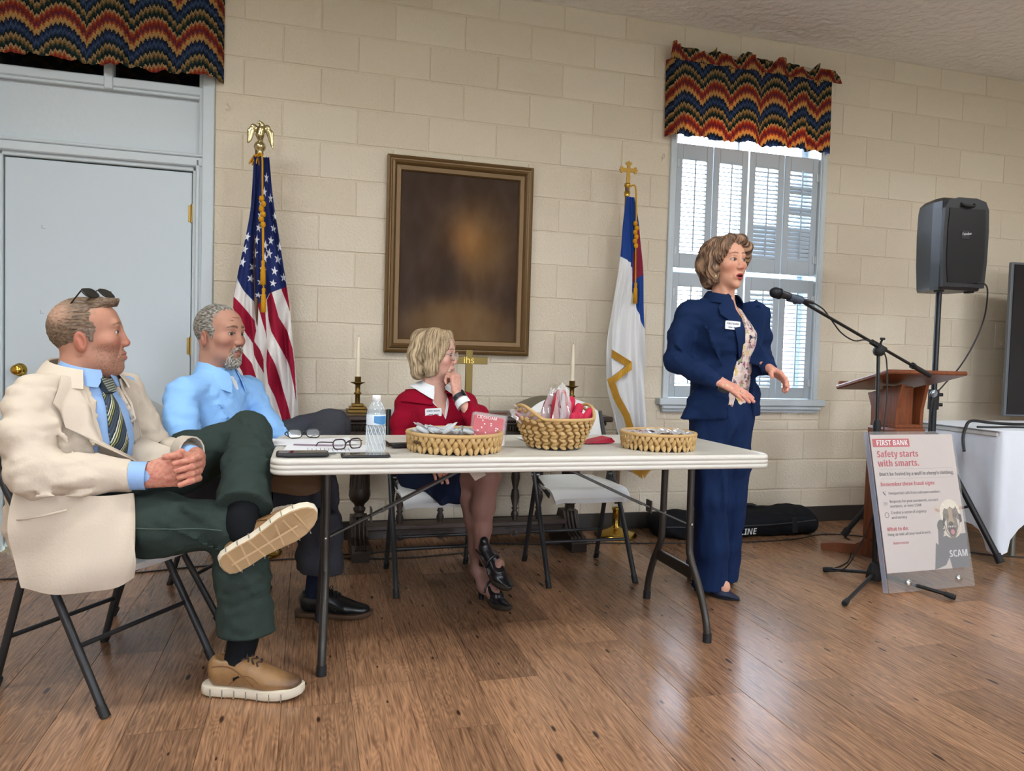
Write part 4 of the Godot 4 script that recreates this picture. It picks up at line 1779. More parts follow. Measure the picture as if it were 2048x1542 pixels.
func lectern() -> void:
	var c := V(3.225, 0, 0.9)
	var t := thing("lectern", "reddish-brown wooden lectern with a slanted top behind the poster", "lectern", c)
	var im := Image.create_empty(64, 256, true, Image.FORMAT_RGB8)
	var n := noise(51, 0.02, 3)
	for y in 256:
		for x in 64:
			var v := 0.9 + 0.2 * n.get_noise_2d(x * 9.0, y * 0.6)
			im.set_pixel(x, y, Color(0.50 * v, 0.27 * v, 0.15 * v))
	var wm := tex_mat(im, 0.35, 0.5)
	wm.uv1_triplanar = true
	wm.uv1_scale = V(4, 1.2, 4)
	# sloping board: high edge towards the hall
	var st := S()
	var a := atan2(0.11, 0.42)
	bx(st, V(3.235, 1.012, 0.9), V(0.53, 0.024, 0.415), 0.006, Basis(Vector3.RIGHT, -a))
	obj("reading_board", st, wm, t)
	st = S()
	bx(st, V(3.235, 0.982, 0.708), V(0.5, 0.03, 0.018), 0.004, Basis(Vector3.RIGHT, -a))
	obj("book_ledge", st, wm, t)
	for s: float in [-1.0, 1.0]:
		st = S()
		prism(st, PackedVector2Array([V2(-0.09, 0.73), V2(0.09, 0.73), V2(0.095, 0.86), V2(0.125, 0.965 + 0.03), V2(-0.125, 0.965 - 0.03), V2(-0.095, 0.86)]), -0.011, 0.011, Transform3D(Basis(Vector3.UP, -PI / 2), V(c.x + s * 0.082, 0, c.z)))
		obj("cheek", st, wm, t)
	st = S()
	bx(st, V(c.x, 0.85, c.z), V(0.11, 0.26, 0.12), 0.006)
	obj("neck", st, wm, t)
	st = S()
	bx(st, V(c.x, 0.76, c.z), V(0.19, 0.02, 0.19), 0.004)
	bx(st, V(c.x, 0.42, c.z), V(0.215, 0.66, 0.215), 0.012, Basis(Vector3.UP, 0.0))
	obj("column", st, wm, t)
	for k in 4:
		st = S()
		var b := Basis(Vector3.UP, PI / 4 + k * PI / 2)
		prism(st, PackedVector2Array([V2(0.06, 0.0), V2(0.36, 0.0), V2(0.365, 0.035), V2(0.3, 0.05), V2(0.18, 0.06), V2(0.12, 0.1), V2(0.06, 0.12)]), -0.04, 0.04, Transform3D(b, c))
		obj("foot", st, wm, t)


func furniture() -> void:
	painting()
	flags()
	console_table()
	altar_things()
	folding_table()
	folding_chair("white folding chair with dark legs, empty, behind the tall basket", V(1.338, 0, 0.845), 0.0)
	folding_chair("white folding chair under the seated woman in red", V(0.615, 0, 0.85), 0.03)
	folding_chair("white folding chair under the man in the tan jacket", V(-0.615, 0, 1.665), 0.98)
	folding_chair("white folding chair under the man in the blue shirt", V(-0.44, 0, 0.98), 1.2)
	lectern()


# ================================================================ on the table
func lump(st: SurfaceTool, c: Vector3, d: Vector3, l: float, r: float, out: Vector3) -> void:
	var y := d.normalized()
	var x := y.cross(out).normalized()
	var z := x.cross(y)
	var rings := []
	for q: Array in [[-0.5, 0.25], [-0.28, 0.85], [0.0, 1.0], [0.28, 0.85], [0.5, 0.25]]:
		var ring := PackedVector3Array()
		for k in 6:
			var a := TAU * k / 6
			ring.append(c + y * l * q[0] + (x * cos(a) + z * sin(a) * 0.7) * r * q[1])
		rings.append(ring)
	loft(st, rings)


# woven basket: rows of plaited leaves round a flaring wall
func basket(t: Node3D, c: Vector3, rb: float, rt: float, hgt: float, rows: int, round_n: int, lean: float, r: float, ears := 0.0) -> void:
	var rg := RandomNumberGenerator.new()
	rg.seed = int(c.x * 1000)
	var st := S()
	var prof := [V2(0.0, 0.004), V2(rb, 0.004)]
	for k in 7:
		var v := k / 6.0
		prof.append(V2(lerpf(rb, rt, pow(v, 0.7)) - 0.004, 0.004 + v * (hgt - 0.006)))
	for k in range(6, -1, -1):
		var v := k / 6.0
		prof.append(V2(lerpf(rb, rt, pow(v, 0.7)) - 0.009, 0.008 + v * (hgt - 0.01)))
	prof.append(V2(0.0, 0.008))
	lathe(st, prof, c, 36)
	obj("wall", st, mat("8a6636", 0.85), t)
	for tone in 2:
		st = S()
		for j in rows:
			if j % 2 != tone and rows > 1:
				continue
			var v := (j + 0.5) / rows
			var y := hgt * v
			var rad := lerpf(rb, rt, pow(v, 0.7))
			var cnt := int(round_n * rad / rt)
			for i in cnt:
				var a := TAU * (i + 0.5 * (j % 2)) / cnt
				var out := V(cos(a), 0.15, sin(a)).normalized()
				var tan := V(-sin(a), 0, cos(a))
				var s := 1.0 if j % 2 == 0 else -1.0
				if lean > 0.9:
					s = 1.0 if (i + j) % 2 == 0 else -1.0
				var d := tan * s * (1.0 if lean <= 0.9 else 0.45) + Vector3.UP * lean
				var y2 := y + rg.randf_range(-0.001, 0.001)
				var up := 0.0
				if ears > 0.0 and v > 0.75:
					up = ears * pow(maxf(0.0, absf(cos(a + 0.25)) - 0.72) / 0.28, 1.5) * (v - 0.7) / 0.3
				lump(st, c + V(cos(a) * rad, y2 + up, sin(a) * rad), d, hgt / rows * (1.75 if lean > 0.9 else 2.0), r * rg.randf_range(0.9, 1.12), out)
		var w := obj("weave", st, mat("bd9d6b" if tone == 0 else "ae8c57", 0.8), t)
		w.set_meta("kind", "stuff")
	st = S()
	var pts := []
	for i in 49:
		var a := TAU * i / 48.0
		var up := ears * pow(maxf(0.0, absf(cos(a + 0.25)) - 0.72) / 0.28, 1.5)
		pts.append(c + V(cos(a) * rt, hgt + up, sin(a) * rt))
	tube(st, pts, r * 0.75, 7, false)
	obj("rim", st, mat("b79664", 0.8), t)


func eyeglasses(label: String, called: String, xf: Transform3D, frame: Material, w := 0.05, h := 0.034, tilt_temple := 0.0) -> Node3D:
	# frame's own axes: x across, y up, z towards the front; temples run to -z
	var t := thing(called, label, "glasses", xf.origin)
	glasses_parts(t, xf, frame, w, h, tilt_temple)
	return t


func glasses_parts(t: Node3D, xf: Transform3D, frame: Material, w: float, h: float, open: float, lens: Material = null) -> void:
	for s: float in [-1.0, 1.0]:
		var st := S()
		var pts := []
		for p in round_rect(w, h, h * 0.42, 5):
			pts.append(xf * V(p.x + s * (w / 2 + 0.009), p.y, -0.004 * absf(p.x + s * (w / 2 + 0.009)) / 0.06))
		pts.append(pts[0])
		tube(st, pts, 0.0025, 6, false)
		obj("rim", st, frame, t)
		st = S()
		var lp := PackedVector2Array()
		for p in round_rect(w - 0.002, h - 0.002, h * 0.4, 5):
			lp.append(V2(p.x + s * (w / 2 + 0.009), p.y))
		prism(st, lp, -0.002, -0.0008, xf)
		obj("lens", st, lens if lens else glass("dfe8ee", 0.07), t)
		st = S()
		var e := s * (w + 0.012)
		tube(st, curve([xf * V(e, h * 0.25, -0.002), xf * V(e + s * 0.002, h * 0.25, -0.03), xf * V(e + s * (0.004 - open), h * 0.25, -0.09), xf * V(e + s * (0.002 - open * 1.3), h * 0.05, -0.115), xf * V(e + s * (0.0 - open * 1.4), -h * 0.4, -0.135)], 4), 0.0023, 6)
		obj("temple", st, frame, t)
	var st := S()
	tube(st, curve([xf * V(-0.0095, h * 0.12, 0), xf * V(0, h * 0.2, 0.003), xf * V(0.0095, h * 0.12, 0)], 4), 0.002, 6)
	obj("bridge", st, frame, t)


func phone(label: String, c: Vector3, size: Vector3, turn: float) -> void:
	var t := thing("mobile_phone", label, "phone", c, "phones on the table")
	var b := Basis(Vector3.UP, turn)
	var st := S()
	var rings := []
	for q: Array in [[0.0, 0.004], [0.003, 0.0], [size.y - 0.003, 0.0], [size.y, 0.003]]:
		var ring := PackedVector3Array()
		for p in round_rect(size.x - 2 * q[1], size.z - 2 * q[1], 0.01, 4):
			ring.append(c + b * V(p.x, q[0], -p.y))
		rings.append(ring)
	loft(st, rings)
	obj("case", st, mat("18191c", 0.5), t)
	st = S()
	bx(st, c + V(0, size.y + 0.0003, 0), V(size.x - 0.012, 0.0006, size.z - 0.01), 0.0, b)
	obj("screen", st, mat("101216", 0.08), t)
	st = S()
	bx(st, c + b * V(-size.x * 0.3, size.y * 0.5, size.z / 2), V(0.018, 0.003, 0.002), 0.0008, b)
	obj("side_key", st, mat("2a2b2f", 0.4), t)


func tabletop() -> void:
	var y := 0.7405
	# ---- papers
	for q: Array in [[0.03, 1.44, 0.30, 0.2, 0.12, "white sheet of paper lying under the folded black glasses"], [0.07, 1.66, 0.28, 0.17, -0.06, "printed sheet of paper behind the two phones"], [1.02, 1.42, 0.3, 0.2, 0.1, "white sheet of paper lying behind the tall basket"]]:
		var st := S()
		var b := Basis(Vector3.UP, q[4])
		var rows := []
		for j in 5:
			var row := []
			for i in 7:
				var u := i / 6.0 - 0.5
				var v := j / 4.0 - 0.5
				row.append(V(q[0], y + 0.0012 + 0.004 * pow(absf(u) * 2.0, 4.0) * (0.3 + 0.7 * float(j == 0)), q[1]) + b * V(u * q[2], 0, v * q[3]))
			rows.append(row)
		sheet(st, rows, 0.0006)
		var o := tag(obj("paper_sheet", st, mat("dfe1e6", 0.8)), q[5], "paper", "loose papers on the table")
		if taken["paper_sheet"] == 2:
			for k in 11:
				st = S()
				bx(st, V(q[0], y + 0.0018, q[1]) + b * V(-0.06 + k * 0.014, 0, 0.02), V(0.0016, 0.0003, 0.1 - 0.02 * (k % 3)))
				obj("print_line", st, mat("53565c", 0.9), o)
	var st := S()
	bar(st, V(-0.04, y + 0.004, 1.55), V(0.13, y + 0.004, 1.585), 0.016, 0.004, V(0, 0, 1))
	tag(obj("lilac_pen", st, mat("8d7488", 0.5)), "flat lilac pen case lying on the papers", "pen")
	st = S()
	prism(st, PackedVector2Array([V2(-0.07, 0.0), V2(0.05, 0.0), V2(0.062, 0.006), V2(0.045, 0.022), V2(0.03, 0.02)]), -0.04, 0.04, Transform3D(Basis(Vector3.UP, 0.1), V(1.16, y + 0.002, 1.5)))
	tag(obj("red_leaflet", st, mat("a81b38", 0.5)), "folded red leaflet between the tall basket and the right-hand tray", "leaflet")
	phone("thick black phone at the table's left corner", V(-0.008, y, 1.815), V(0.166, 0.013, 0.075), 0.02)
	phone("slim black phone in front of the water bottle", V(0.193, y, 1.85), V(0.16, 0.0085, 0.072), 0.0)
	# key and dongle between the phones
	st = S()
	bar(st, V(0.075, y + 0.003, 1.79), V(0.1, y + 0.003, 1.78), 0.012, 0.005, V(0, 0, 1), 0.001)
	tag(obj("usb_stick", st, mat("6a6f6a", 0.4, 0.5)), "small grey key fob between the two phones", "fob")
	# ---- eyeglasses
	var black := mat("17181b", 0.3)
	eyeglasses("black folded eyeglasses near the blue sleeve cuff", "eyeglasses", Transform3D(Basis(Vector3.UP, 0.25) * Basis(Vector3.RIGHT, -0.5), V(-0.005, y + 0.022, 1.335)), black, 0.052, 0.036, 0.05)
	eyeglasses("black and red eyeglasses standing beside the water bottle", "eyeglasses", Transform3D(Basis(Vector3.UP, 0.45) * Basis(Vector3.RIGHT, -0.1), V(0.145, y + 0.02, 1.665)), mat("2a1418", 0.3), 0.046, 0.034, 0.0)
	# ---- water bottle
	var c := V(0.232, y + 0.0105, 1.82)
	c = V(0.232, y, 1.775)
	var t := thing("water_bottle", "clear plastic water bottle with a white cap and blue label", "bottle", c)
	var prof := [V2(0.0, 0.004), V2(0.024, 0.0), V2(0.031, 0.006)]
	for k in 15:
		prof.append(V2(0.0322 - 0.0012 * (k % 2), 0.012 + k * 0.0058))
	prof.append_array([V2(0.032, 0.1), V2(0.032, 0.136), V2(0.0318, 0.14), V2(0.028, 0.156), V2(0.0205, 0.172), V2(0.0135, 0.18), V2(0.0125, 0.186), V2(0.0125, 0.19)])
	st = S()
	lathe(st, prof, c, 28)
	obj("bottle_body", st, glass("d8e6ee", 0.28, 0.08), t)
	for k in 14:
		st = S()
		var a := TAU * k / 14.0
		var pts := []
		for j in 7:
			pts.append(c + V(cos(a + j * 0.16) * 0.0325, 0.014 + j * 0.0135, sin(a + j * 0.16) * 0.0325))
		tube(st, pts, 0.0014, 5)
		obj("spiral_rib", st, glass("eef5fa", 0.55, 0.1), t)
	st = S()
	lathe(st, [V2(0.0326, 0.1), V2(0.033, 0.101), V2(0.033, 0.134), V2(0.0326, 0.135)], c, 28, Basis(), false)
	obj("label_band", st, mat("d3dfe8", 0.4), t, "pale label band")
	var rows := []
	for j in 6:
		var row := []
		for i in 9:
			var a := 0.35 + i * 0.19
			row.append(c + V(cos(a) * 0.0334, 0.131 - j * 0.0052 - 0.004 * sin(i * 0.5) * float(j == 5), sin(a) * 0.0334))
		row.reverse()
		rows.append(row)
	st = S()
	sheet(st, rows, 0.0003)
	obj("label_print", st, mat("3f7fb5", 0.4), t)
	st = S()
	lathe(st, [V2(0.0, 0.2), V2(0.0135, 0.2), V2(0.0148, 0.197), V2(0.0148, 0.183), V2(0.0135, 0.182)], c, 20)
	obj("cap", st, mat("e8eaec", 0.4), t)
	# ---- keys with a black wallet
	t = thing("key_ring", "bunch of keys on a black fob beside the left tray basket", "keys", V(0.31, y, 1.6))
	st = S()
	bx(st, V(0.335, y + 0.008, 1.61), V(0.07, 0.014, 0.05), 0.004, Basis(Vector3.UP, 0.2))
	obj("fob", st, mat("141517", 0.5), t)
	for k in 3:
		st = S()
		bar(st, V(0.3, y + 0.004 + k * 0.002, 1.6), V(0.268 + k * 0.004, y + 0.006 + k * 0.01, 1.59 + k * 0.012), 0.009, 0.002, V(0, 1, 0.3))
		obj("key", st, mat("7d6a5e", 0.3, 0.8), t)
	# ---- left tray
	c = V(0.527, y + 0.004, 1.672)
	t = thing("tray_basket", "shallow woven tray basket of white wrapped samples and red packets", "basket", c, "woven tray baskets")
	basket(t, c, 0.165, 0.172, 0.058, 3, 46, 1.4, 0.0105)
	st = S()
	tube(st, [V(0.373, y + 0.036, 1.745), V(0.395, y + 0.034, 1.772)], 0.012, 8, true, 0.6)
	obj("handle_slot", st, mat("4a3418", 0.9), t)
	var rg := RandomNumberGenerator.new()
	rg.seed = 5
	var clear := glass("e6ecf0", 0.5, 0.12)
	for k in 13:
		var o := thing("wrapped_sample", "small white sample in a clear wrapper in the left tray", "packet", V(0.40 + (k % 5) * 0.045, y + 0.05 + 0.013 * (k / 5), 1.60 + (k / 5) * 0.062), "white samples in the left tray")
		var b := Basis(Vector3.UP, rg.randf_range(-1.2, 1.2)) * Basis(Vector3.BACK, rg.randf_range(-0.5, 0.5))
		st = S()
		lathe(st, [V2(0.0, -0.026), V2(0.008, -0.024), V2(0.0105, -0.012), V2(0.0105, 0.012), V2(0.008, 0.024), V2(0.0, 0.026)], o.position, 8, b * Basis(Vector3.BACK, PI / 2))
		obj("content", st, mat("d2d8da", 0.35), o)
		st = S()
		var rws := []
		for j in 4:
			var row := []
			for i in 6:
				row.append(o.position + b * V((i / 5.0 - 0.5) * 0.075, 0.011 + 0.006 * rg.randf_range(-1, 1), (j / 3.0 - 0.5) * 0.042))
			rws.append(row)
		sheet(st, rws, 0.0006)
		obj("wrapper", st, clear, o)
	for k in 3:
		var o := thing("red_packet", ["front", "middle", "rear"][k] + "most red packet standing in the left tray" if k != 1 else "middle red packet standing in the left tray", "packet", V(0.645 + k * 0.008, y + 0.02, 1.67 - k * 0.014), "red packets in the left tray")
		var b := Basis(Vector3.UP, -0.1) * Basis(Vector3.BACK, -0.13) * Basis(Vector3.RIGHT, -0.2)
		st = S()
		bx(st, o.position + b * V(0, 0.05, 0), V(0.112, 0.1, 0.006), 0.002, b)
		obj("card", st, mat("b81c32", 0.4), o)
		st = S()
		bx(st, o.position + b * V(0, 0.052, 0), V(0.128, 0.116, 0.01), 0.003, b)
		obj("sleeve", st, glass("eef2f4", 0.09, 0.08), o)
		if k == 0:
			text("lettering", "CIDSVOAM", 0.011, Transform3D(b, o.position + b * V(-0.045, 0.095, 0.0055)), mat("f0e6e6", 0.5), o)
			for q in 14:
				st = S()
				bx(st, o.position + b * V(rg.randf_range(-0.05, 0.05), rg.randf_range(0.02, 0.085), 0.0036), V(0.004, 0.006, 0.001), 0.0, b * Basis(Vector3.BACK, q))
				obj("white_fleck", st, mat("ecdcdc", 0.5), o)
	# ---- tall basket
	c = V(0.927, y + 0.004, 1.63)
	t = thing("tall_basket", "tall flared woven basket with raised ends full of red gifts", "basket", c)
	basket(t, c, 0.095, 0.152, 0.112, 8, 30, 0.42, 0.0088, 0.048)
	for k in 4:
		var x: float = [0.845, 0.90, 0.938, 0.962][k]
		var z: float = [1.66, 1.62, 1.65, 1.64][k]
		var o := thing("bagged_gift", ["red gift in a clear bag lying at the left of the tall basket", "large red gift in a clear bag left of centre in the tall basket", "pointed red gift in a clear bag at the centre of the tall basket", "dark red gift in a clear bag beside the red can sleeves"][k], "gift", V(x, y + 0.098, z), "bagged gifts in the tall basket")
		var b := Basis(Vector3.UP, 0.3 * k - 0.4) * Basis(Vector3.BACK, [1.1, -0.25, -0.05, 0.18][k])
		var hh: float = [0.085, 0.115, 0.125, 0.12][k]
		st = S()
		prism(st, PackedVector2Array([V2(-0.033, 0), V2(0.033, 0), V2(0.03, hh * 0.6), V2(0.012, hh), V2(-0.012, hh), V2(-0.03, hh * 0.62)]), -0.011, 0.011, Transform3D(b, o.position))
		obj("content", st, mat(["8f2234", "8a1a2c", "b01a2e", "7d1526"][k], 0.5), o)
		st = S()
		var rws := []
		for j in 7:
			var row := []
			for i in 8:
				var u := i / 7.0 - 0.5
				var v := j / 6.0
				row.append(o.position + b * V(u * 0.078 * (1.0 - 0.35 * (1.0 - v)), hh * 1.1 * (1.0 - v) + 0.012 * float(j == 0) * rg.randf_range(-1, 1.6), 0.014 + 0.005 * rg.randf_range(-1, 1)))
			rws.append(row)
		sheet(st, rws, 0.0006)
		obj("clear_bag", st, glass("f2f4f6", 0.2, 0.06), o)
	# can sleeves: red foam cups with dark insides
	for k in 5:
		var q: Array = [[0.998, 0.108, 1.60, -0.22, 0.2], [1.016, 0.088, 1.625, -0.5, 0.35], [0.985, 0.05, 1.69, 0.0, 0.1], [1.012, 0.05, 1.675, -0.1, 0.15], [1.042, 0.075, 1.66, -0.65, 0.3]][k]
		var p := V(q[0], y + q[1] + 0.032, q[2])
		var o := thing("can_sleeve", ["tallest red foam can sleeve leaning out of the tall basket", "red foam can sleeve showing its dark opening in the tall basket", "upright red foam can sleeve at the front of the tall basket", "second upright red foam can sleeve at the front of the basket", "red foam can sleeve tilting over the basket's right end"][k], "can sleeve", p, "red can sleeves in the tall basket")
		var b := Basis(Vector3.BACK, q[3]) * Basis(Vector3.RIGHT, -q[4])
		st = S()
		var rings := []
		for e: Array in [[-0.045, 1.0], [0.02, 1.0], [0.042, 0.95], [0.053, 0.7], [0.057, 0.2]]:
			var ring := PackedVector3Array()
			for i in 14:
				var a := TAU * i / 14
				ring.append(p + b * V(cos(a) * 0.019 * e[1], e[0], sin(a) * 0.012 * e[1]))
			rings.append(ring)
		loft(st, rings)
		obj("foam", st, mat("b3123a", 0.75), o)
		st = S()
		lathe(st, [V2(0, 0), V2(0.0165, 0.0), V2(0.0165, 0.001), V2(0, 0.0012)], p + b * V(0.0, -0.032, 0.0125), 12, b * Basis(Vector3.RIGHT, PI / 2 - 0.2))
		obj("opening", st, mat("140a0c", 0.9), o)
	# ---- right tray
	c = V(1.352, y + 0.004, 1.665)
	t = thing("tray_basket", "shallow woven tray basket at the right end holding a red packet", "basket", c, "woven tray baskets")
	basket(t, c, 0.138, 0.146, 0.056, 3, 42, 1.6, 0.0095)
	st = S()
	bar(st, V(1.214, y + 0.03, 1.705), V(1.214, y + 0.056, 1.705), 0.03, 0.001, V(0.4, 0, 1))
	obj("sticker", st, mat("cfc3bd", 0.5), t)
	var o := thing("red_packet", "dark red packet in a clear bag in the right tray", "packet", V(1.35, y + 0.04, 1.67))
	st = S()
	bx(st, V(1.35, y + 0.052, 1.67), V(0.15, 0.016, 0.06), 0.006, Basis(Vector3.UP, -0.12) * Basis(Vector3.BACK, -0.1))
	obj("card", st, mat("8c1a2a", 0.3), o)
	st = S()
	bx(st, V(1.345, y + 0.064, 1.685), V(0.07, 0.006, 0.045), 0.003, Basis(Vector3.UP, -0.12) * Basis(Vector3.BACK, -0.1))
	obj("dark_panel", st, mat("3c1a22", 0.3), o)
	for k in 3:
		var oo := thing("clear_pouch", ["crumpled clear pouch at the left of the right tray", "crumpled clear pouch over the red packet in the right tray", "crumpled clear pouch at the right of the right tray"][k], "pouch", V(1.29 + k * 0.065, y + 0.05, 1.67), "clear pouches in the right tray")
		st = S()
		var rws := []
		for j in 6:
			var row := []
			for i in 9:
				row.append(V(oo.position.x + (i / 8.0 - 0.5) * 0.13, y + 0.062 + 0.011 * rg.randf_range(-1, 1), 1.67 + (j / 5.0 - 0.5) * 0.12))
			rws.append(row)
		sheet(st, rws, 0.0006)
		obj("film", st, glass("eef1f4", 0.3, 0.06), oo)


# ================================================================ sound gear, poster, screen
func cable(label: String, pts: Array, r := 0.0035) -> void:
	var st := S()
	tube(st, curve(pts, 6), r, 7)
	tag(obj("cable", st, mat("141416", 0.5)), label, "cable", "black cables")


func stage_gear() -> void:
	var blk := mat("17181b", 0.38, 0.2)
	var rub := mat("0f1012", 0.7)
	# ---- microphone stand
	var hub := V(2.77, 0, 1.288)
	var top := V(2.728, 1.175, 1.288)
	var t := thing("microphone_stand", "black tripod microphone stand with a long boom arm", "stand", hub)
	var st := S()
	tube(st, [V(2.769, 0.06, 1.288), top], 0.0085, 12)
	obj("upper_pole", st, blk, t)
	st = S()
	tube(st, [hub + V(0, 0.06, 0), hub.lerp(top, 0.66)], 0.0125, 12)
	obj("lower_pole", st, blk, t)
	st = S()
	tube(st, [hub.lerp(top, 0.62), hub.lerp(top, 0.63), hub.lerp(top, 0.69), hub.lerp(top, 0.7)], [0.014, 0.0185, 0.0185, 0.013], 14)
	obj("height_clutch", st, rub, t)
	st = S()
	tube(st, [hub.lerp(top, 0.515), hub.lerp(top, 0.525)], 0.0165, 12)
	obj("ring", st, rub, t)
	st = S()
	var lxf := Transform3D(Basis(V(0, 1, 0), V(-1, 0, 0), V(0, 0, 1)), hub.lerp(top, 0.58) + V(0.004, 0, 0.0128))
	text("lettering", "On-Stage", 0.012, Transform3D(Basis(V(0.03, -1, 0), V(1, 0.03, 0), V(0, 0, 1)), hub.lerp(top, 0.59) + V(0, 0.02, 0.0128)), mat("c9c9c9", 0.6), t)
	st = S()
	lathe(st, [V2(0.034, 0.015), V2(0.04, 0.022), V2(0.034, 0.06), V2(0.024, 0.095), V2(0.018, 0.105), V2(0.0, 0.106)], hub, 8)
	obj("hub", st, rub, t)
	for f: Vector3 in [V(2.361, 0.012, 1.568), V(2.946, 0.012, 1.589), V(2.641, 0.012, 1.09)]:
		st = S()
		var a := hub + (f - hub).normalized() * 0.03 + V(0, 0.045, 0)
		tube(st, [a, f + V(0, 0.006, 0)], 0.009, 10)
		obj("leg", st, blk, t)
		st = S()
		var d := (f - a).normalized()
		tube(st, [f - d * 0.035 + V(0, 0.006, 0), f + V(0, 0.004, 0), f + d * 0.012 + V(0, 0.004, 0)], [0.012, 0.0145, 0.012], 12)
		obj("rubber_foot", st, rub, t)
	# boom
	var b0 := V(3.092, 1.05, 1.245)
	var b1 := V(2.21, 1.388, 1.352)
	st = S()
	tube(st, [b0, b1], 0.0075, 10)
	obj("boom", st, blk, t)
	st = S()
	tube(st, [b0 + (b0 - b1).normalized() * 0.004, b0.lerp(b1, 0.13)], 0.0125, 12)
	obj("counterweight", st, rub, t)
	st = S()
	tube(st, [b0.lerp(b1, 0.13), b0.lerp(b1, 0.145)], 0.016, 12)
	obj("collar", st, blk, t)
	var cl := b0.lerp(b1, 0.415)
	st = S()
	tube(st, [cl + (b1 - b0).normalized() * 0.05, cl - (b1 - b0).normalized() * 0.05], 0.0135, 12)
	tube(st, [cl + V(0, 0.01, 0), top], [0.016, 0.02], 12)
	lathe(st, [V2(0, -0.018), V2(0.024, -0.016), V2(0.026, 0), V2(0.024, 0.016), V2(0, 0.018)], cl + V(0, -0.026, 0.006), 14, Basis(Vector3.RIGHT, PI / 2))
	obj("boom_clutch", st, rub, t)
	st = S()
	tube(st, [cl + V(0, 0.01, 0.012), cl + V(0, 0.03, 0.024)], 0.005, 8)
	bx(st, cl + V(0, 0.034, 0.026), V(0.03, 0.012, 0.012), 0.004)
	obj("wing_knob", st, rub, t)
	# microphone in its clip
	var mb := V(2.062, 1.412, 1.38)
	var me := V(2.285, 1.378, 1.358)
	t = thing("microphone", "black vocal microphone in front of the standing woman", "microphone", mb)
	st = S()
	var md := (me - mb).normalized()
	tube(st, [mb - md * 0.027, mb - md * 0.024, mb - md * 0.012, mb, mb + md * 0.016, mb + md * 0.024], [0.004, 0.014, 0.0235, 0.026, 0.0235, 0.02], 16)
	obj("grille", st, mat("24262b", 0.45, 0.6), t)
	st = S()
	tube(st, [mb + md * 0.02, mb + md * 0.026], 0.0255, 16)
	obj("grille_ring", st, mat("33363c", 0.35, 0.6), t)
	st = S()
	tube(st, [mb + md * 0.026, mb + md * 0.06, mb + md * 0.16], [0.0195, 0.0175, 0.0125], 14)
	obj("handle", st, mat("2b2d33", 0.4, 0.3), t)
	st = S()
	tube(st, [mb + md * 0.155, mb + md * 0.225], [0.0105, 0.009], 12)
	obj("cable_plug", st, mat("3a3c40", 0.3, 0.7), t)
	st = S()
	tube(st, [mb + md * 0.08 + V(0, -0.004, 0), mb + md * 0.15 + V(0, -0.004, 0)], 0.0205, 12)
	tube(st, [mb + md * 0.115 + V(0, -0.02, 0), b1], [0.012, 0.01], 10)
	obj("clip", st, mat("3a4658", 0.5), t)
	cable("black cable drooping from the microphone along the boom and down the stand", [mb + md * 0.222, V(2.36, 1.352, 1.335), V(2.42, 1.30, 1.325), V(2.48, 1.245, 1.32), V(2.56, 1.21, 1.315), V(2.64, 1.214, 1.312), V(2.745, 1.16, 1.305), V(2.775, 1.08, 1.3), V(2.782, 0.95, 1.3), V(2.77, 0.75, 1.302), V(2.765, 0.55, 1.302), V(2.74, 0.35, 1.295), V(2.69, 0.17, 1.26), V(2.66, 0.05, 1.2), V(2.64, 0.006, 1.08), V(2.78, 0.004, 1.02), V(2.95, 0.004, 0.9), V(3.25, 0.004, 0.56), V(3.3, 0.004, 0.44)])
	# ---- loudspeaker on its stand
	var c := V(3.63, 0, 0.75)
	t = thing("speaker_stand", "black tripod loudspeaker stand behind the lectern", "stand", c)
	st = S()
	tube(st, [c + V(0, 0.72, 0), V(3.63, 1.56, 0.75)], 0.0165, 14)
	obj("upper_pole", st, mat("23272c", 0.3, 0.5), t)
	st = S()
	tube(st, [c + V(0, 0.1, 0), c + V(0, 0.9, 0)], 0.021, 14)
	obj("lower_pole", st, mat("1b1e22", 0.4, 0.3), t)
	st = S()
	tube(st, [c + V(0, 0.84, 0), c + V(0, 0.96, 0)], 0.03, 14)
	obj("collar", st, rub, t)
	for q: Array in [[0.045, 0.93], [0.045, 0.87]]:
		st = S()
		tube(st, [c + V(0.02, q[1], 0.01), c + V(q[0], q[1], 0.02)], 0.011, 10)
		obj("knob", st, rub, t)
	st = S()
	lathe(st, [V2(0, -0.008), V2(0.026, -0.006), V2(0.028, 0), V2(0.02, 0.008), V2(0, 0.01)], c + V(-0.03, 0.935, 0.03), 14, Basis(Vector3.RIGHT, PI / 2 + 0.3))
	obj("lock_knob", st, mat("9aa4ae", 0.25, 0.8), t)
	for f: Vector3 in [V(3.268, 0.014, 0.47), V(3.715, 0.014, 1.175), V(4.02, 0.014, 0.5)]:
		st = S()
		var a := V(c.x, 0.66, c.z) + V(f.x - c.x, 0, f.z - c.z).normalized() * 0.03
		var d := (f - a).normalized()
		tube(st, [a, f + V(0, 0.01, 0)], 0.0165, 12)
		obj("leg", st, blk, t)
		st = S()
		tube(st, [c + V(0, 0.2, 0), a.lerp(f, 0.55)], 0.008, 8)
		obj("strut", st, blk, t)
		st = S()
		tube(st, [f - d * 0.05 + V(0, 0.01, 0), f + V(0, 0.008, 0)], 0.0215, 14)
		obj("rubber_foot", st, rub, t)
	st = S()
	tube(st, [c + V(0, 0.62, 0), c + V(0, 0.7, 0)], 0.036, 14)
	obj("leg_collar", st, rub, t)
	# cabinet
	t = thing("loudspeaker", "black loudspeaker cabinet on the tall tripod stand", "loudspeaker", V(3.66, 1.54, 0.75))
	var yaw := -0.1
	var sb := Transform3D(Basis(Vector3.UP, yaw), V(3.665, 1.81, 0.75))
	st = S()
	var rings := []
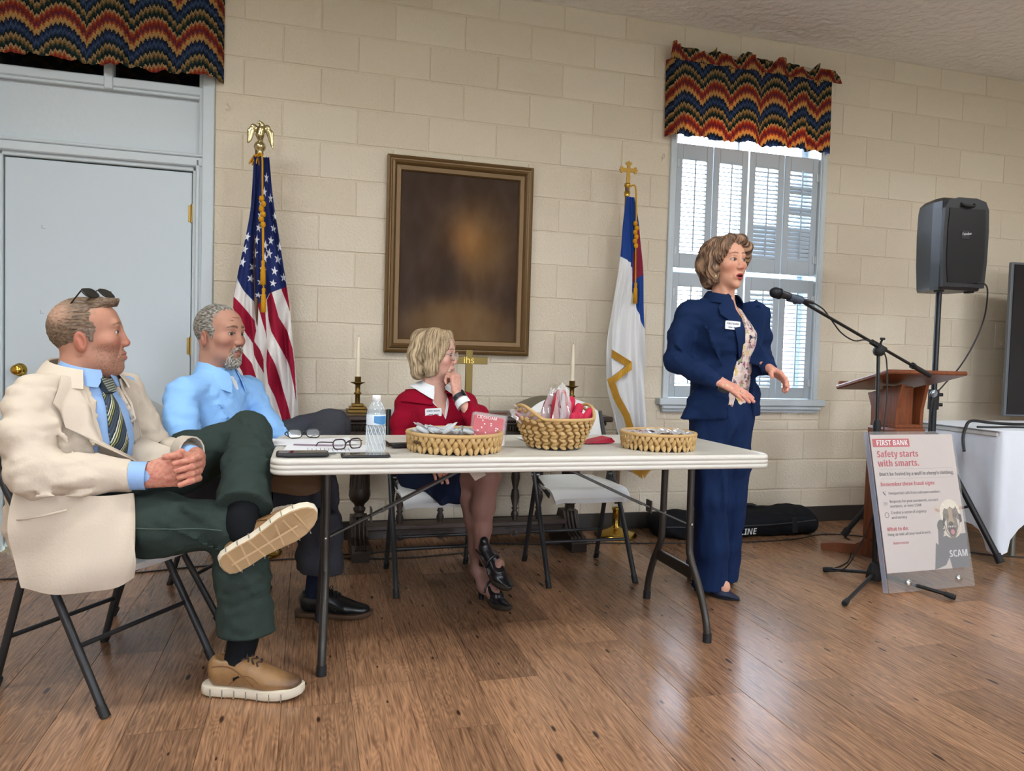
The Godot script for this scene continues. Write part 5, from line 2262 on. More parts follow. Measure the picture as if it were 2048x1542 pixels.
	for q: Array in [[-0.265, 0.86], [-0.25, 0.9], [-0.1, 0.97], [0.08, 1.0], [0.2, 0.98], [0.245, 0.92], [0.268, 0.7]]:
		var ring := PackedVector3Array()
		var k: float = q[1]
		for p: Vector2 in [V2(-0.145, 0.13), V2(-0.13, 0.145), V2(0.13, 0.145), V2(0.145, 0.13), V2(0.15, 0.06), V2(0.12, -0.1), V2(0.085, -0.145), V2(-0.085, -0.145), V2(-0.12, -0.1), V2(-0.15, 0.06)]:
			ring.append(sb * V(p.x * lerpf(k, 1.0, 0.4), q[0], p.y * k))
		rings.append(ring)
	loft(st, rings, true, true, -1)
	obj("cabinet", st, mat("25272b", 0.36), t)
	st = S()
	prism(st, PackedVector2Array([V2(-0.135, -0.25), V2(0.135, -0.25), V2(0.146, -0.1), V2(0.148, 0.08), V2(0.142, 0.2), V2(0.12, 0.245), V2(0.06, 0.262), V2(-0.06, 0.262), V2(-0.12, 0.245), V2(-0.142, 0.2), V2(-0.148, 0.08), V2(-0.146, -0.1)]), 0.13, 0.152, sb)
	obj("front_frame", st, mat("1a1c20", 0.5), t)
	st = S()
	prism(st, PackedVector2Array([V2(-0.11, -0.225), V2(0.11, -0.225), V2(0.122, -0.1), V2(0.124, 0.08), V2(0.116, 0.2), V2(-0.116, 0.2), V2(-0.124, 0.08), V2(-0.122, -0.1)]), 0.152, 0.156, sb)
	obj("grille", st, mat("111214", 0.45, 0.3), t)
	st = S()
	bx(st, sb * V(-0.01, 0.05, 0.157), V(0.05, 0.05, 0.004), 0.002, sb.basis)
	obj("badge", st, mat("1f2125", 0.4), t)
	text("lettering", "Fender", 0.014, Transform3D(sb.basis * Basis(Vector3.BACK, 0.1), sb * V(-0.032, 0.052, 0.1595)), mat("d8d8d8", 0.4), t)
	st = S()
	tube(st, curve([sb * V(-0.045, 0.235, 0.14), sb * V(-0.03, 0.215, 0.165), sb * V(0.03, 0.215, 0.165), sb * V(0.045, 0.235, 0.14)], 4), 0.008, 8)
	bx(st, sb * V(0, 0.262, 0.1), V(0.08, 0.014, 0.06), 0.004, sb.basis)
	obj("handle", st, rub, t)
	for x: float in [-0.1, 0.1]:
		st = S()
		bx(st, sb * V(x, -0.268, 0.08), V(0.035, 0.014, 0.05), 0.004, sb.basis)
		obj("foot", st, rub, t)
	cable("black cable hanging from the loudspeaker to the lectern", [sb * V(0.07, -0.225, 0.17), sb * V(0.1, -0.225, 0.185), sb * V(0.125, -0.27, 0.19), V(3.86, 1.4, 0.86), V(3.82, 1.25, 0.84), V(3.74, 1.1, 0.82), V(3.66, 0.99, 0.79), V(3.6, 0.9, 0.775), V(3.59, 0.75, 0.775), V(3.6, 0.6, 0.78)], 0.0045)
	# ---- poster in a clear stand
	poster()
	# ---- draped table with a screen on it
	var tx := 3.765
	t = thing("draped_table", "table under a white cloth at the right edge", "table", V(4.6, 0, 0.78))
	st = S()
	bx(st, V(4.66, 0.725, 0.77), V(1.82, 0.03, 0.62), 0.006)
	obj("tabletop", st, mat("c9c9c4", 0.5), t)
	for x: float in [4.0, 5.3]:
		for z: float in [0.55, 1.0]:
			st = S()
			tube(st, [V(x, 0, z), V(x, 0.71, z)], 0.016, 10)
			obj("leg", st, mat("77776f", 0.4, 0.5), t)
	var cm := cloth("d9dee6", 20.0, 0.15, 0.8)
	var cl2 := thing("tablecloth", "white cloth hanging in folds from the table at the right edge", "tablecloth", V(4.6, 0.74, 0.78))
	st = S()
	bx(st, V(4.665, 0.745, 0.775), V(1.86, 0.006, 0.66), 0.002)
	obj("top_panel", st, cm, cl2)
	st = S()
	# skirt: left side from the wall to the near corner, then along the front
	var path := []
	for k in 17:
		path.append(V(tx, 0, 0.44 + 0.66 * k / 16.0))
	for k in range(1, 41):
		path.append(V(tx + 1.86 * k / 40.0, 0, 1.105))
	var rows := []
	for j in 15:
		var v := j / 14.0
		var row := []
		for i in path.size():
			var p: Vector3 = path[i]
			var near := exp(-pow((i - 16.0) / 2.2, 2.0))
			var drop := lerpf(0.56, 0.48, smoothstep(17.0, 22.0, float(i)))
			if i < 16:
				drop = lerpf(0.5, 0.58, i / 16.0)
			drop = lerpf(drop, 0.71, near)
			var w := sin(i * 1.3 + 0.6 * sin(i * 0.7)) * 0.02 * v
			var out := V(-1, 0, 0) if i < 16 else (V(-0.7, 0, 0.7) if i == 16 else V(0, 0, 1))
			var q := p + out * (0.004 + w * 0.7 + 0.02 * near * v)
			row.append(V(q.x, 0.747 - drop * v, q.z))
		rows.append(row)
	sheet(st, rows, 0.002)
	obj("skirt", st, cm, cl2)
	cable("black cables bundled along the edge of the white tablecloth", [V(3.62, 0.62, 0.99), V(3.65, 0.69, 0.95), V(3.70, 0.75, 0.92), V(3.76, 0.785, 0.9), V(3.9, 0.775, 0.9), V(4.05, 0.768, 0.92), V(4.3, 0.765, 0.9), V(4.6, 0.764, 0.92)], 0.009)
	cable("thin black cable lying on the white tablecloth beside the bundle", [V(3.75, 0.755, 0.95), V(3.85, 0.754, 0.96), V(4.0, 0.754, 0.95), V(4.2, 0.754, 0.97), V(4.6, 0.754, 0.95)], 0.006)
	# screen
	t = thing("television", "large dark flat screen cut off by the picture's right edge", "television", V(5.1, 0.75, 0.5))
	st = S()
	bx(st, V(5.2, 1.3, 0.42), V(1.12, 1.06, 0.03), 0.004, Basis(Vector3.UP, -0.15))
	obj("bezel", st, mat("6e747c", 0.35, 0.5), t)
	st = S()
	bx(st, V(5.2, 1.3, 0.437), V(1.09, 1.03, 0.006), 0.001, Basis(Vector3.UP, -0.15))
	obj("screen", st, mat("14161d", 0.12), t)
	st = S()
	bx(st, V(5.3, 0.76, 0.5), V(0.5, 0.02, 0.22), 0.004)
	bx(st, V(5.3, 0.8, 0.46), V(0.08, 0.08, 0.04), 0.004)
	obj("foot", st, mat("2a2c30", 0.4), t)
	# ---- gig bag
	t = thing("gear_bag", "long flat black zipped gear bag lying against the baseboard", "bag", V(2.62, 0, 0.24))
	var fd := Field.new(V(1.98, -0.03, 0.03), V(3.28, 0.2, 0.46), 0.01)
	fd.cone(V(2.14, 0.07, 0.2), V(3.1, 0.085, 0.22), 0.075, 0.085, 0.02, V(0, 0, 1), 0.52)
	fd.cone(V(2.24, 0.075, 0.28), V(3.12, 0.075, 0.3), 0.075, 0.07, 0.03, V(0, 0, 1), 0.8)
	fd.cut(V(0, 0.002, 0), V(0, -1, 0), V(1.9, -0.1, 0), V(3.4, 0.1, 0.5))
	fd.ruffle(noise(6, 6.0, 2), 0.012)
	add("shell", join([fd.net()]), cloth("1c1e22", 200.0, 0.5), t)
	st = S()
	tube(st, curve([V(2.08, 0.085, 0.345), V(2.4, 0.085, 0.385), V(2.8, 0.09, 0.4), V(3.14, 0.1, 0.37)], 6), 0.004, 6)
	obj("zip_piping", st, mat("2f3136", 0.5), t)
	st = S()
	bar(st, V(2.97, 0.03, 0.395), V(2.97, 0.125, 0.385), 0.035, 0.01, V(1, 0, 0), 0.003)
	obj("strap", st, rub, t)
	st = S()
	tube(st, curve([V(2.68, 0.15, 0.22), V(2.7, 0.172, 0.21), V(2.78, 0.175, 0.21), V(2.82, 0.15, 0.22)], 4), 0.011, 8)
	obj("grip", st, rub, t)
	text("lettering", "PROLINE", 0.036, Transform3D(Basis(V(1, 0.02, 0.02), V(0.12, 1, 0), V(0, 0, 1)), V(2.47, 0.05, 0.404)), mat("c4c6c8", 0.6), t, true)
	# ---- cables on the floor
	cable("black cable lying along the floor in front of the gear bag", [V(0.1, 0.004, 0.35), V(0.6, 0.004, 0.3), V(1.0, 0.004, 0.24), V(1.3, 0.004, 0.3), V(1.72, 0.004, 0.34), V(2.05, 0.004, 0.4), V(2.46, 0.004, 0.45), V(2.9, 0.004, 0.45), V(3.26, 0.004, 0.36), V(3.6, 0.004, 0.6), V(3.9, 0.004, 0.98), V(4.4, 0.004, 1.14)], 0.004)
	cable("black cable running along the floor towards the door at left", [V(-1.9, 0.004, 0.55), V(-1.3, 0.004, 0.5), V(-0.9, 0.004, 0.52), V(-0.4, 0.004, 0.42), V(0.0, 0.004, 0.38), V(0.5, 0.004, 0.46), V(0.9, 0.004, 0.4)], 0.004)


func poster() -> void:
	var base := V(2.97, 0, 1.455)
	var t := thing("poster_stand", "clear acrylic floor stand holding a bank fraud warning poster", "poster", base)
	# plane leaning back: bottom edge on the floor, top 0.77 m up
	var xd := V(0.566, 0, -0.027).normalized()
	var up := V(-0.025, 0.768, -0.155).normalized()
	var nz := xd.cross(up).normalized()
	var xf := Transform3D(Basis(xd, up, nz), base + V(-0.005, 0.004, 0))
	var w := 0.265
	var st := S()
	bx(st, xf * V(0, 0.39, 0.004), V(w * 2 + 0.016, 0.775, 0.003), 0.001, xf.basis)
	obj("acrylic_front", st, glass("eaf0f6", 0.07), t)
	st = S()
	bx(st, xf * V(-w - 0.012, 0.39, -0.012), V(0.003, 0.775, 0.03), 0.001, xf.basis)
	obj("acrylic_side", st, glass("c9d6ee", 0.35), t)
	st = S()
	bx(st, xf * V(0, 0.02, -0.14), V(w * 2, 0.004, 0.3), 0.001, Basis(xd, Vector3.UP, xd.cross(Vector3.UP)))
	obj("acrylic_base", st, glass("dfe6ea", 0.15), t)
	# printed sheet
	var im := Image.create_empty(424, 560, true, Image.FORMAT_RGB8)
	im.fill(Color("c8bcb5"))
	img_poly(im, PackedVector2Array([V2(8, 17), V2(194, 17), V2(194, 51), V2(8, 51)]), Color("b5202e"))
	for y: int in [143, 182]:
		im.fill_rect(Rect2i(30, y, 370, 1), Color("8a8280"))
	# figure in a grey hooded top and a woolly cap with ears, telephone at one ear
	var grey := Color("59585c")
	img_poly(im, PackedVector2Array([V2(240, 560), V2(252, 500), V2(262, 452), V2(284, 470), V2(300, 430), V2(330, 424), V2(424, 420), V2(424, 560), V2(330, 560), V2(322, 515), V2(300, 545), V2(262, 556)]), grey)
	img_poly(im, PackedVector2Array([V2(274, 468), V2(282, 400), V2(296, 372), V2(316, 378), V2(318, 402), V2(304, 430), V2(296, 474)]), Color("5d5b5e"))
	img_ell(im, V2(300, 385), V2(20, 26), Color("4f4c4c"), 0.2)
	# woolly hood with ears, wolf's face inside it
	for e: Array in [[292, 318, 0.35], [418, 312, -0.35]]:
		img_ell(im, V2(e[0], e[1]), V2(24, 13), Color("c9baa0"), e[2])
		img_ell(im, V2(e[0], e[1] + 2), V2(14, 6), Color("b58f84"), e[2])
	img_ell(im, V2(356, 334), V2(53, 58), Color("e0d6c2"))
	img_ell(im, V2(356, 392), V2(50, 46), Color("d6cab4"))
	for p: int in 60:
		img_ell(im, V2(356, 330) + V2(cos(p * 2.4), sin(p * 2.4)) * (20.0 + p % 7 * 4.5), V2(4, 3), Color("d2c6b0") if p % 2 else Color("eae1d0"))
	img_poly(im, PackedVector2Array([V2(318, 330), V2(328, 312), V2(344, 318), V2(358, 308), V2(374, 317), V2(390, 308), V2(399, 332), V2(402, 372), V2(388, 412), V2(366, 438), V2(346, 438), V2(326, 414), V2(315, 372)]), Color("6f655c"))
	img_poly(im, PackedVector2Array([V2(320, 372), V2(334, 360), V2(330, 400), V2(344, 428), V2(330, 414)]), Color("cfc4b4"))
	img_poly(im, PackedVector2Array([V2(400, 366), V2(386, 356), V2(390, 392), V2(374, 426), V2(388, 410)]), Color("cfc4b4"))
	img_poly(im, PackedVector2Array([V2(346, 318), V2(357, 312), V2(368, 318), V2(366, 350), V2(374, 372), V2(356, 384), V2(338, 374), V2(348, 350)]), Color("a58c6e"))
	for e: int in [335, 379]:
		img_ell(im, V2(e, 344), V2(10, 7), Color("3a3029"), 0.3 if e < 350 else -0.3)
		img_ell(im, V2(e, 344), V2(4.5, 4), Color("b98a3c"))
		img_ell(im, V2(e, 344), V2(2, 2.4), Color("120d0a"))
	img_poly(im, PackedVector2Array([V2(334, 388), V2(356, 392), V2(380, 384), V2(376, 414), V2(360, 430), V2(344, 424)]), Color("3a1c1e"))
	img_ell(im, V2(358, 412), V2(11, 11), Color("c0767c"))
	for e: int in 5:
		img_poly(im, PackedVector2Array([V2(338 + e * 9, 388), V2(343 + e * 9, 388), V2(340 + e * 9, 396)]), Color("efe9dc"))
	img_ell(im, V2(354, 378), V2(12, 9), Color("1a1514"))
	img_poly(im, PackedVector2Array([V2(398, 336), V2(412, 342), V2(414, 370), V2(402, 376)]), Color("1e1d1f"))
	img_poly(im, PackedVector2Array([V2(304, 384), V2(318, 350), V2(326, 356), V2(314, 396)]), Color("151416"))
	for e: int in 3:
		img_ell(im, V2(302 + e * 3, 378 + e * 13), V2(13, 6), Color("57534f"), -0.4)
	st = S()
	st.set_smooth_group(-1)
	var q := [V(-w, 0.762, 0.0), V(w, 0.762, 0.0), V(w, 0.095, 0.0), V(-w, 0.095, 0.0)]
	var uv := [V2(0, 0), V2(1, 0), V2(1, 1), V2(0, 1)]
	for i: int in [0, 1, 2, 0, 2, 3]:
		st.set_uv(uv[i])
		st.add_vertex(xf * q[i])
	obj("printed_sheet", st, tex_mat(im, 0.35, 0.5), t)
	var red := mat("b5283a", 0.6)
	var dk := mat("4a474a", 0.7)
	var k := 2.0 * w / 424.0
	# words, left edge, height and width as shares of the sheet; letters stand a hair proud of it
	for ln: Array in [["FIRST BANK", 0.06, 0.061, 0.37, mat("f2ecec", 0.6), true], ["Safety starts", 0.05, 0.145, 0.49, red, true], ["with smarts.", 0.05, 0.213, 0.49, red, true], ["Don't be fooled by a wolf in sheep's clothing.", 0.05, 0.292, 0.9, dk, true], ["Remember these fraud signs:", 0.05, 0.366, 0.65, red, true], ["Unexpected calls from unknown numbers", 0.13, 0.432, 0.62, dk, false], ["Requests for your passwords, account", 0.13, 0.492, 0.58, dk, false], ["numbers, or even SSN#", 0.13, 0.526, 0.37, dk, false], ["Creates a sense of urgency", 0.13, 0.572, 0.42, dk, false], ["and secrecy", 0.13, 0.608, 0.18, dk, false], ["What to do:", 0.06, 0.69, 0.25, red, true], ["Hang up and call your local branch.", 0.06, 0.728, 0.51, dk, false], ["learn more", 0.11, 0.79, 0.18, red, false], ["SCAM", 0.76, 0.895, 0.22, mat("d8d6d6", 0.6), true]]:
		text("lettering", ln[0], 0.02, Transform3D(xf.basis, xf * V(-w + ln[1] * 2.0 * w, 0.762 - ln[2] * 0.667, 0.0012)), ln[4], t, ln[5], ln[3] * 2.0 * w)
	# three small icons
	for i in 3:
		st = S()
		var p := V(-w + 34 * k, 0.762 - [0.432, 0.508, 0.588][i] * 0.667, 0.001)
		if i == 2:
			for a in 12:
				bx(st, xf * (p + V(cos(TAU * a / 12) * 0.012, sin(TAU * a / 12) * 0.012, 0)), V(0.006, 0.002, 0.0006), 0.0, xf.basis * Basis(Vector3.BACK, TAU * a / 12 + PI / 2))
		elif i == 1:
			bx(st, xf * (p + V(0, 0.006, 0)), V(0.024, 0.002, 0.0006), 0.0, xf.basis)
			bx(st, xf * (p + V(0, -0.004, 0)), V(0.024, 0.002, 0.0006), 0.0, xf.basis)
			bx(st, xf * (p + V(0, 0.001, 0)), V(0.024, 0.001, 0.0006), 0.0, xf.basis)
		else:
			bx(st, xf * p, V(0.005, 0.022, 0.0006), 0.0, xf.basis * Basis(Vector3.BACK, 0.7))
			bx(st, xf * (p + V(0.008, 0.008, 0)), V(0.006, 0.002, 0.0006), 0.0, xf.basis * Basis(Vector3.BACK, -0.7))
		obj("icon", st, dk, t)
	for x: float in [-0.15, 0.17]:
		st = S()
		lathe(st, [V2(0, 0), V2(0.017, 0.0), V2(0.018, 0.005), V2(0.013, 0.011), V2(0, 0.012)], xf * V(x, 0.045, 0.006), 16, xf.basis * Basis(Vector3.RIGHT, PI / 2))
		obj("screw_knob", st, mat("c9ced2", 0.15, 0.9), t)


# ================================================================ people: shared parts
func lin(hex: String) -> Color:
	return Color(hex).srgb_to_linear()


func facing(f: Vector3, at: Vector3, pitch := 0.0, roll := 0.0, size := 1.0) -> Transform3D:
	# +z the way the face looks, +y up, +x the person's left
	f.y = 0
	f = f.normalized()
	var b := Basis(Vector3.UP.cross(f), Vector3.UP, f)
	b = b * Basis(Vector3.RIGHT, -pitch) * Basis(Vector3.BACK, roll)
	return Transform3D(b.scaled_local(Vector3.ONE * size), at)


func skin_mat() -> StandardMaterial3D:
	if mats.has("skin"):
		return mats["skin"]
	var m := StandardMaterial3D.new()
	m.vertex_color_use_as_albedo = true
	m.roughness = 0.52
	m.metallic_specular = 0.35
	m.subsurf_scatter_enabled = true
	m.subsurf_scatter_strength = 0.05
	m.normal_enabled = true
	m.normal_texture = mats["cloth_normal"]
	m.normal_scale = 0.12
	m.uv1_triplanar = true
	m.uv1_scale = Vector3.ONE * 9.0
	m.cull_mode = BaseMaterial3D.CULL_DISABLED
	mats["skin"] = m
	return m


func hair_mat() -> StandardMaterial3D:
	if mats.has("hairm"):
		return mats["hairm"]
	var m := StandardMaterial3D.new()
	m.vertex_color_use_as_albedo = true
	m.roughness = 0.55
	m.metallic_specular = 0.35
	m.cull_mode = BaseMaterial3D.CULL_DISABLED
	mats["hairm"] = m
	return m


# eyeball: white, iris and pupil by direction
func eyeball(c: Vector3, r: float, gaze: Vector3, iris: Color, xf: Transform3D) -> Array:
	var vs := PackedVector3Array()
	var ns := PackedVector3Array()
	var cs := PackedColorArray()
	var ids := PackedInt32Array()
	gaze = gaze.normalized()
	var b := Basis(Quaternion(Vector3.UP, gaze))
	for j in 25:
		var t := PI * j / 24.0
		for i in 17:
			var a := TAU * i / 16.0
			var n := b * V(sin(t) * cos(a), cos(t), sin(t) * sin(a))
			vs.append(xf * (c + n * r))
			ns.append((xf.basis * n).normalized())
			cs.append(Color(0.01, 0.01, 0.01) if j <= 1 else (iris if j <= 4 else lin("bdb2ab")))
	for j in 24:
		for i in 16:
			var q := j * 17 + i
			ids.append_array([q, q + 18, q + 1, q, q + 17, q + 18])
	return [vs, ns, cs, ids]


# k: skin, lips, brow (hex), and shape switches
func head_net(k: Dictionary, xf: Transform3D) -> Array:
	var fem: bool = k.get("fem", false)
	var fd := Field.new(V(-0.1, -0.25, -0.135), V(0.1, 0.145, 0.145), 0.0031)
	var jw: float = k.get("jaw", 0.052)
	fd.ell(V(0, 0.035, -0.012), V(0.074, 0.09, 0.097), 0.02)
	fd.ell(V(0, -0.022, 0.035), V(0.062, 0.078, 0.058), 0.03)
	fd.ell(V(0, 0.056, 0.032), V(0.062, 0.05, 0.056), 0.03)
	var jd: float = k.get("drop", 0.0)
	fd.ell(V(0, -0.074 - jd * 0.5, 0.032), V(jw, 0.042, 0.052), 0.03)
	fd.ell(V(0, -0.103 - jd, 0.07), V(0.021 if not fem else 0.018, 0.017, 0.018), 0.022)
	if k.has("jowl"):
		for s: float in [-1.0, 1.0]:
			fd.ell(V(s * 0.036, -0.085, 0.03), V(0.026, 0.028, 0.034), 0.025)
		fd.ell(V(0, -0.112, 0.03), V(0.04, 0.022, 0.045), 0.03)
	fd.cone(V(-0.034, 0.034, 0.080), V(0.034, 0.034, 0.080), 0.013 if not fem else 0.010, 0.013 if not fem else 0.010, 0.02)
	for s: float in [-1.0, 1.0]:
		fd.ell(V(s * 0.044, -0.018, 0.064), V(0.021, 0.018, 0.02), 0.028)
		fd.ell(V(s * 0.0315, 0.011, 0.100), V(0.019, 0.0115, 0.0155), 0.013, Basis(), true)
	# nose
	var nl: float = k.get("nose", 1.0)
	fd.cone(V(0, 0.022, 0.0905), V(0, -0.022, 0.093 + 0.017 * nl), 0.009, 0.0112, 0.013)
	fd.ell(V(0, -0.027, 0.093 + 0.0195 * nl), V(0.0135, 0.0115, 0.0125) * (1.0 if not fem else 0.85), 0.008)
	for s: float in [-1.0, 1.0]:
		fd.ell(V(s * 0.0125, -0.031, 0.1), V(0.0085, 0.0075, 0.011) * (1.0 if not fem else 0.88), 0.008)
		fd.cone(V(s * 0.0062, -0.0395, 0.107), V(s * 0.006, -0.034, 0.104), 0.0032, 0.0025, 0.003, Vector3.ZERO, 1.0, true)
		# lids over the eyeballs
		fd.ell(V(s * 0.0315, 0.0115, 0.0775), V(0.0158, 0.0138, 0.0142), 0.006)
		fd.ell(V(s * 0.0315, 0.0098, 0.0915), V(0.0178, k.get("eye", 0.0052) + 0.0008, 0.0165), 0.002, Basis(Vector3.BACK, s * 0.06), true)
	# mouth
	var my := -0.0655
	var mw := 0.023
	fd.ell(V(0, my, 0.082), V(0.028, 0.02, 0.016), 0.015)
	var open: float = k.get("open", 0.0)
	for s: float in [-1.0, 1.0]:
		fd.cone(V(s * mw, my - open * 0.3, 0.084), V(s * 0.005, my + 0.0055, 0.0965), 0.0042, 0.0058, 0.006)
		fd.cone(V(s * mw * 0.85, my - 0.005 - open * 0.6, 0.084), V(s * 0.002, my - 0.0085 - open, 0.0955), 0.005, 0.0068, 0.006)
	if open > 0.0:
		fd.ell(V(0, my - 0.0015 - open * 0.5, 0.098), V(0.0165, open * 0.62, 0.018), 0.003, Basis(), true)
	else:
		fd.cone(V(-mw, my - 0.0008, 0.09), V(0, my - 0.0008, 0.1045), 0.0022, 0.0022, 0.003, Vector3.ZERO, 1.0, true)
		fd.cone(V(mw, my - 0.0008, 0.09), V(0, my - 0.0008, 0.1045), 0.0022, 0.0022, 0.003, Vector3.ZERO, 1.0, true)
	# ears
	for s: float in [-1.0, 1.0]:
		var eb := Basis(Vector3.UP, s * 0.35) * Basis(Vector3.RIGHT, -0.18)
		var ec := V(s * 0.0775, -0.012, -0.014)
		fd.ell(ec, V(0.0075, 0.0325, 0.0195), 0.006, eb)
		fd.ell(ec + V(s * 0.0065, 0.002, 0.003), V(0.0048, 0.021, 0.0105), 0.004, eb, true)
		fd.ell(ec + V(s * 0.004, -0.003, -0.004), V(0.004, 0.012, 0.004), 0.004, eb)
	# neck, down to the collar
	var nb: Vector3 = k.get("neck", V(0, -0.2, -0.04))
	var nr: float = k.get("neck_r", 0.06)
	fd.cone(V(0, -0.05, -0.022), nb, nr * 0.98, nr * 1.06, 0.03)
	if k.has("cords"):
		for s: float in [-1.0, 1.0]:
			fd.cone(V(s * 0.035, -0.09, 0.01), nb + V(s * 0.012, 0.0, 0.05), 0.012, 0.010, 0.012)
	var nz := noise(3, 1.0, 3)
	for l: float in k.get("lines", []):
		fd.cone(V(-0.035, l, 0.0835), V(0.035, l + 0.002, 0.0835), 0.0018, 0.0018, 0.004, Vector3.ZERO, 1.0, true)
	for s: float in [-1.0, 1.0]:
		fd.cone(V(s * 0.022, -0.036, 0.094), V(s * 0.033, -0.068, 0.078), 0.0022, 0.0018, 0.007, Vector3.ZERO, 1.0, true)
	var skin := lin(k.skin)
	var red := lin(k.get("flush", k.skin))
	var lip := lin(k.lips)
	var brow := lin(k.brow)
	var stub: String = k.get("stubble", "")
	var stc := lin(stub) if stub != "" else skin
	var by: float = k.get("brow_y", 0.036)
	var bw: float = k.get("brow_w", 0.0052)
	var scalp := lin(k.get("scalp", k.skin))
	var col := func(p: Vector3) -> Color:
		var c := skin
		var n := nz.get_noise_3dv(p * 55.0)
		var ax := absf(p.x)
		# flush on cheeks, nose, ears
		var fl := maxf(exp(-(pow((ax - 0.043) / 0.024, 2.0) + pow((p.y + 0.03) / 0.026, 2.0))), exp(-(pow(p.x / 0.016, 2.0) + pow((p.y + 0.022) / 0.02, 2.0)))) if p.z > 0.03 else 0.0
		if ax > 0.072 and p.y < 0.03:
			fl = maxf(fl, 0.8)
		c = c.lerp(red, clampf(fl + 0.25 * n, 0.0, 1.0) * 0.75)
		c = c * (1.0 + 0.07 * n)
		if stub != "":
			var m := smoothstep(-0.042, -0.058, p.y - 0.35 * ax) * smoothstep(0.0, 0.035, p.z) * smoothstep(-0.135, -0.118, p.y)
			var mo := exp(-(pow(p.x / 0.02, 4.0) + pow((p.y + 0.051) / 0.0065, 2.0))) if p.z > 0.08 else 0.0
			m = maxf(m, mo)
			c = c.lerp(stc, m * clampf(0.38 + 0.9 * nz.get_noise_3dv(p * 260.0), 0.05, 0.85))
		# lips
		if p.z > 0.078 and ax < mw + 0.003:
			var e := ax / mw
			var lo := my - 0.0155 * (1.0 - e * e) - open * 1.25 * (1.0 - e * e * 0.6)
			var hi := my + (0.0105 - 0.002 * exp(-pow(p.x / 0.004, 2.0))) * (1.0 - e * e)
			if p.y > lo and p.y < hi:
				c = c.lerp(lip, 0.9)
				if open > 0.0 and absf(p.y - my + 0.0015 + open * 0.5) < open * 0.5 and p.z < 0.094:
					c = lin("2a0c10")
		# brows
		if p.z > 0.05 and ax > 0.011 and ax < 0.052:
			var yb := by + 0.004 - 9.0 * pow(ax - 0.03, 2.0) - (0.06 * maxf(ax - 0.034, 0.0))
			var d := absf(p.y - yb) / (bw * (1.0 - 0.5 * smoothstep(0.03, 0.052, ax)))
			if d < 1.0:
				c = c.lerp(brow, (1.0 - d * d * d) * clampf(1.0 + 0.6 * nz.get_noise_3dv(p * 300.0), 0.3, 1.0))
		# lash line
		if p.z > 0.07:
			var q := V2((ax - 0.0315) / 0.0145, (p.y - 0.0105) / (k.get("eye", 0.0052) + 0.003))
			var r := q.length()
			if r > 0.72 and r < 1.18:
				c = c.lerp(lin(k.get("lash", "3a2420")), 0.75 if q.y > 0.0 else 0.4)
			elif r <= 0.72:
				c = lin("b59a90")
		if k.has("scalp") and p.y > 0.07 and p.z < 0.04:
			c = c.lerp(scalp, 0.5)
		return c
	var out := fd.net(col, xf)
	var parts := [out]
	var gz: Vector3 = k.get("gaze", V(0, 0, 1))
	for s: float in [-1.0, 1.0]:
		parts.append(eyeball(V(s * 0.0315, 0.0100, 0.0778), 0.0130, gz + V(-s * 0.02, 0, 0), lin(k.get("iris", "3c3a34")), xf))
	return [parts, fd]


# right hand: wrist at the origin, fingers along +y, back of the hand +z, thumb on the -x side; left hands are mirrored
func hand_net(skin: String, xf: Transform3D, fingers: Array, thumb: Array, left := false, size := 1.0, nail := "") -> Array:
	if left:
		xf.basis.x = -xf.basis.x
	xf.basis = xf.basis.scaled_local(Vector3.ONE * size)
	var fd := Field.new(V(-0.085, -0.075, -0.125), V(0.07, 0.205, 0.05), 0.0027)
	var zz := V(0, 0, 1)
	fd.cone(V(0, -0.035, 0), V(0, 0.004, 0), 0.025, 0.026, 0.012, zz, 1.35)
	var xs := [-0.027, -0.0092, 0.0085, 0.0255]
	var ys := [0.088, 0.092, 0.086, 0.076]
	var ln := [0.96, 1.06, 0.98, 0.78]
	var rr := [0.0096, 0.0098, 0.0092, 0.008]
	for i in 4:
		fd.cone(V(xs[i] * 0.6, 0.008, 0), V(xs[i], ys[i] - 0.004, 0), 0.0165, 0.0118, 0.012, zz, 1.12)
		var q: Array = fingers[i]
		var p := V(xs[i], ys[i] - 0.004, 0)
		var a := 0.0
		var seg := [0.044, 0.027, 0.021]
		for j in 3:
			a += q[j + 1]
			var d := V(sin(q[0]), cos(q[0]) * cos(a), -cos(q[0]) * sin(a))
			var e: Vector3 = p + d * seg[j] * ln[i]
			var r0: float = rr[i] * [1.06, 0.97, 0.9][j]
			fd.cone(p, e, r0, rr[i] * [0.97, 0.9, 0.78][j], 0.0035)
			p = e
		fd.ell(V(xs[i], ys[i] - 0.006, 0.006), V(0.008, 0.009, 0.006), 0.008)
	fd.cone(V(-0.014, 0.01, -0.006), thumb[0], 0.018, 0.014, 0.012)
	fd.cone(thumb[0], thumb[1], 0.0125, 0.0105, 0.006)
	fd.cone(thumb[1], thumb[2], 0.0105, 0.0082, 0.004)
	var nz := noise(19, 1.0, 3)
	fd.ruffle(nz, 0.0012, Basis().scaled(V(160, 60, 160)), 0.01)
	var s := lin(skin)
	var rd := lin(skin).lerp(lin("b0605a"), 0.5)
	var col := func(p: Vector3) -> Color:
		var n := nz.get_noise_3dv(p * 70.0)
		return s.lerp(rd, clampf(0.3 + 0.7 * n + (0.3 if p.y > 0.13 else 0.0), 0.0, 0.8)) * (1.0 + 0.08 * nz.get_noise_3dv(p * 200.0))
	return fd.net(col, xf)


const RELAXED := [[-0.05, 0.25, 0.35, 0.25], [0.0, 0.3, 0.4, 0.3], [0.03, 0.35, 0.45, 0.3], [0.08, 0.4, 0.45, 0.3]]
const THUMB := [Vector3(-0.036, 0.044, -0.016), Vector3(-0.052, 0.072, -0.026), Vector3(-0.056, 0.098, -0.034)]


